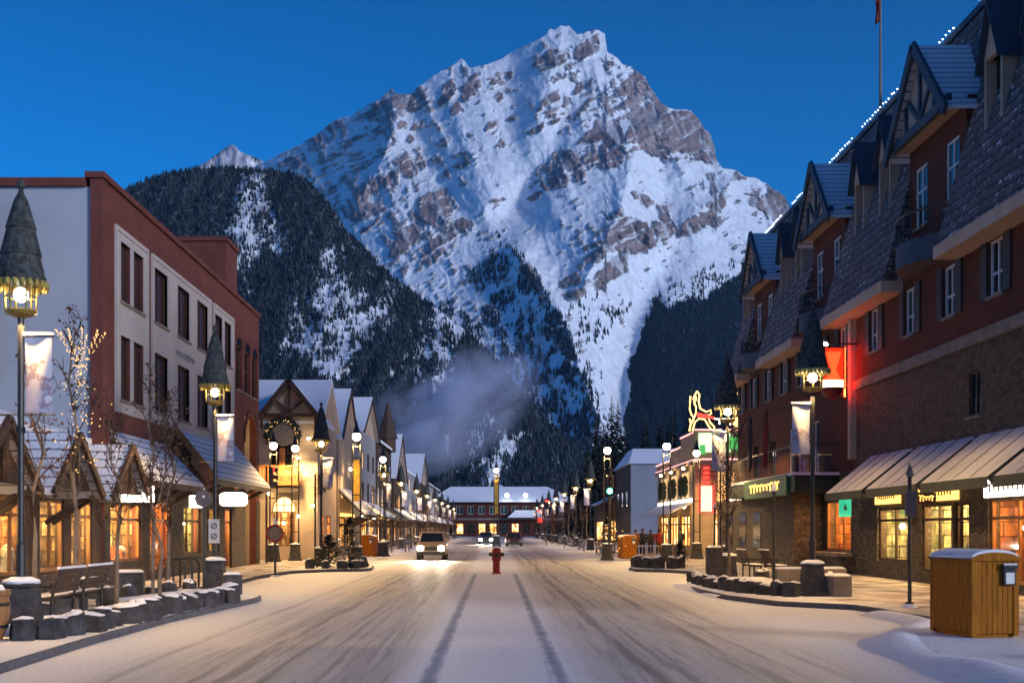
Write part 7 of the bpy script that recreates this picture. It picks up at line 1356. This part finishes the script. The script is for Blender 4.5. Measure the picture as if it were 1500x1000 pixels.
person('person in dark olive coat walking between the dark coat and the red jacket', gx(953, 85.5), 85.5, R(165), (.06,.05,.04), (.02,.018,.016), None, 1.68, .1, 2)
person('person in a bright red jacket and brown trousers walking with the group', gx(965, 84.5), 84.5, R(175), (.40,.045,.025), (.07,.055,.035), None, 1.72, .12, 3)
person('person in a brown orange jacket partly hidden behind the distant right bin', gx(931, 83), 83, R(180), (.20,.09,.04), (.05,.035,.03), None, 1.7, .1, 4)
person('person in grey jacket and dark trousers walking past the corner shop window', gx(997, 80), 80, R(-120), (.07,.075,.085), (.025,.02,.018), None, 1.78, .2, 5, True)
# ---------------------------------------------------------------- drifting steam
def steam():
    b = MB(); b.ball((0, 0, 0), 1, 24, 14); o = b.build('steam_plume', []); o.data.materials.clear()
    m, t, N, L, P = new_mat('steam'); N.remove(P); pv = N.new('ShaderNodeVolumePrincipled'); pv.inputs['Color'].default_value = (.84, .84, 1.0, 1); pv.inputs['Anisotropy'].default_value = 0
    tc = N.new('ShaderNodeTexCoord'); n = noise(N, L, tc.outputs['Object'], 1.7, 5, .6); ln = N.new('ShaderNodeVectorMath'); ln.operation = 'LENGTH'; L.new(tc.outputs['Object'], ln.inputs[0])
    mr = N.new('ShaderNodeMapRange'); mr.inputs[1].default_value = 1.0; mr.inputs[2].default_value = .1; L.new(ln.outputs['Value'], mr.inputs[0])
    nr_ = N.new('ShaderNodeMapRange'); nr_.inputs[1].default_value = .42; nr_.inputs[2].default_value = .72; L.new(n, nr_.inputs[0])
    mu = N.new('ShaderNodeMath'); mu.operation = 'MULTIPLY'; L.new(mr.outputs[0], mu.inputs[0]); L.new(nr_.outputs[0], mu.inputs[1]); m2 = N.new('ShaderNodeMath'); m2.operation = 'MULTIPLY'; m2.inputs[1].default_value = .32; L.new(mu.outputs[0], m2.inputs[0])
    L.new(m2.outputs[0], pv.inputs['Density']); L.new(pv.outputs[0], N['Material Output'].inputs['Volume']); o.data.materials.append(m); return o
o = steam(); Yp = 360; o.location = (gx(660, Yp), Yp, gz(602, Yp)); o.scale = (30, 16, 17); o.rotation_euler = (0, R(-28), 0); o['kind'] = 'stuff'; tag(o, 'pale steam drifting up in front of the forested slope', 'steam')

# ---------------------------------------------------------------- haze
b = MB(); b.box(-3400, 3400, -300, 7900, -14, 2300); o = b.build('haze', []); m, t, N, L, P = new_mat('haze_air'); N.remove(P); pv = N.new('ShaderNodeVolumePrincipled'); pv.inputs['Color'].default_value = (.42, .70, 1, 1); pv.inputs['Density'].default_value = 2.2e-5; pv.inputs['Anisotropy'].default_value = .3
L.new(pv.outputs[0], N['Material Output'].inputs['Volume']); o.data.materials.append(m); o['kind'] = 'stuff'
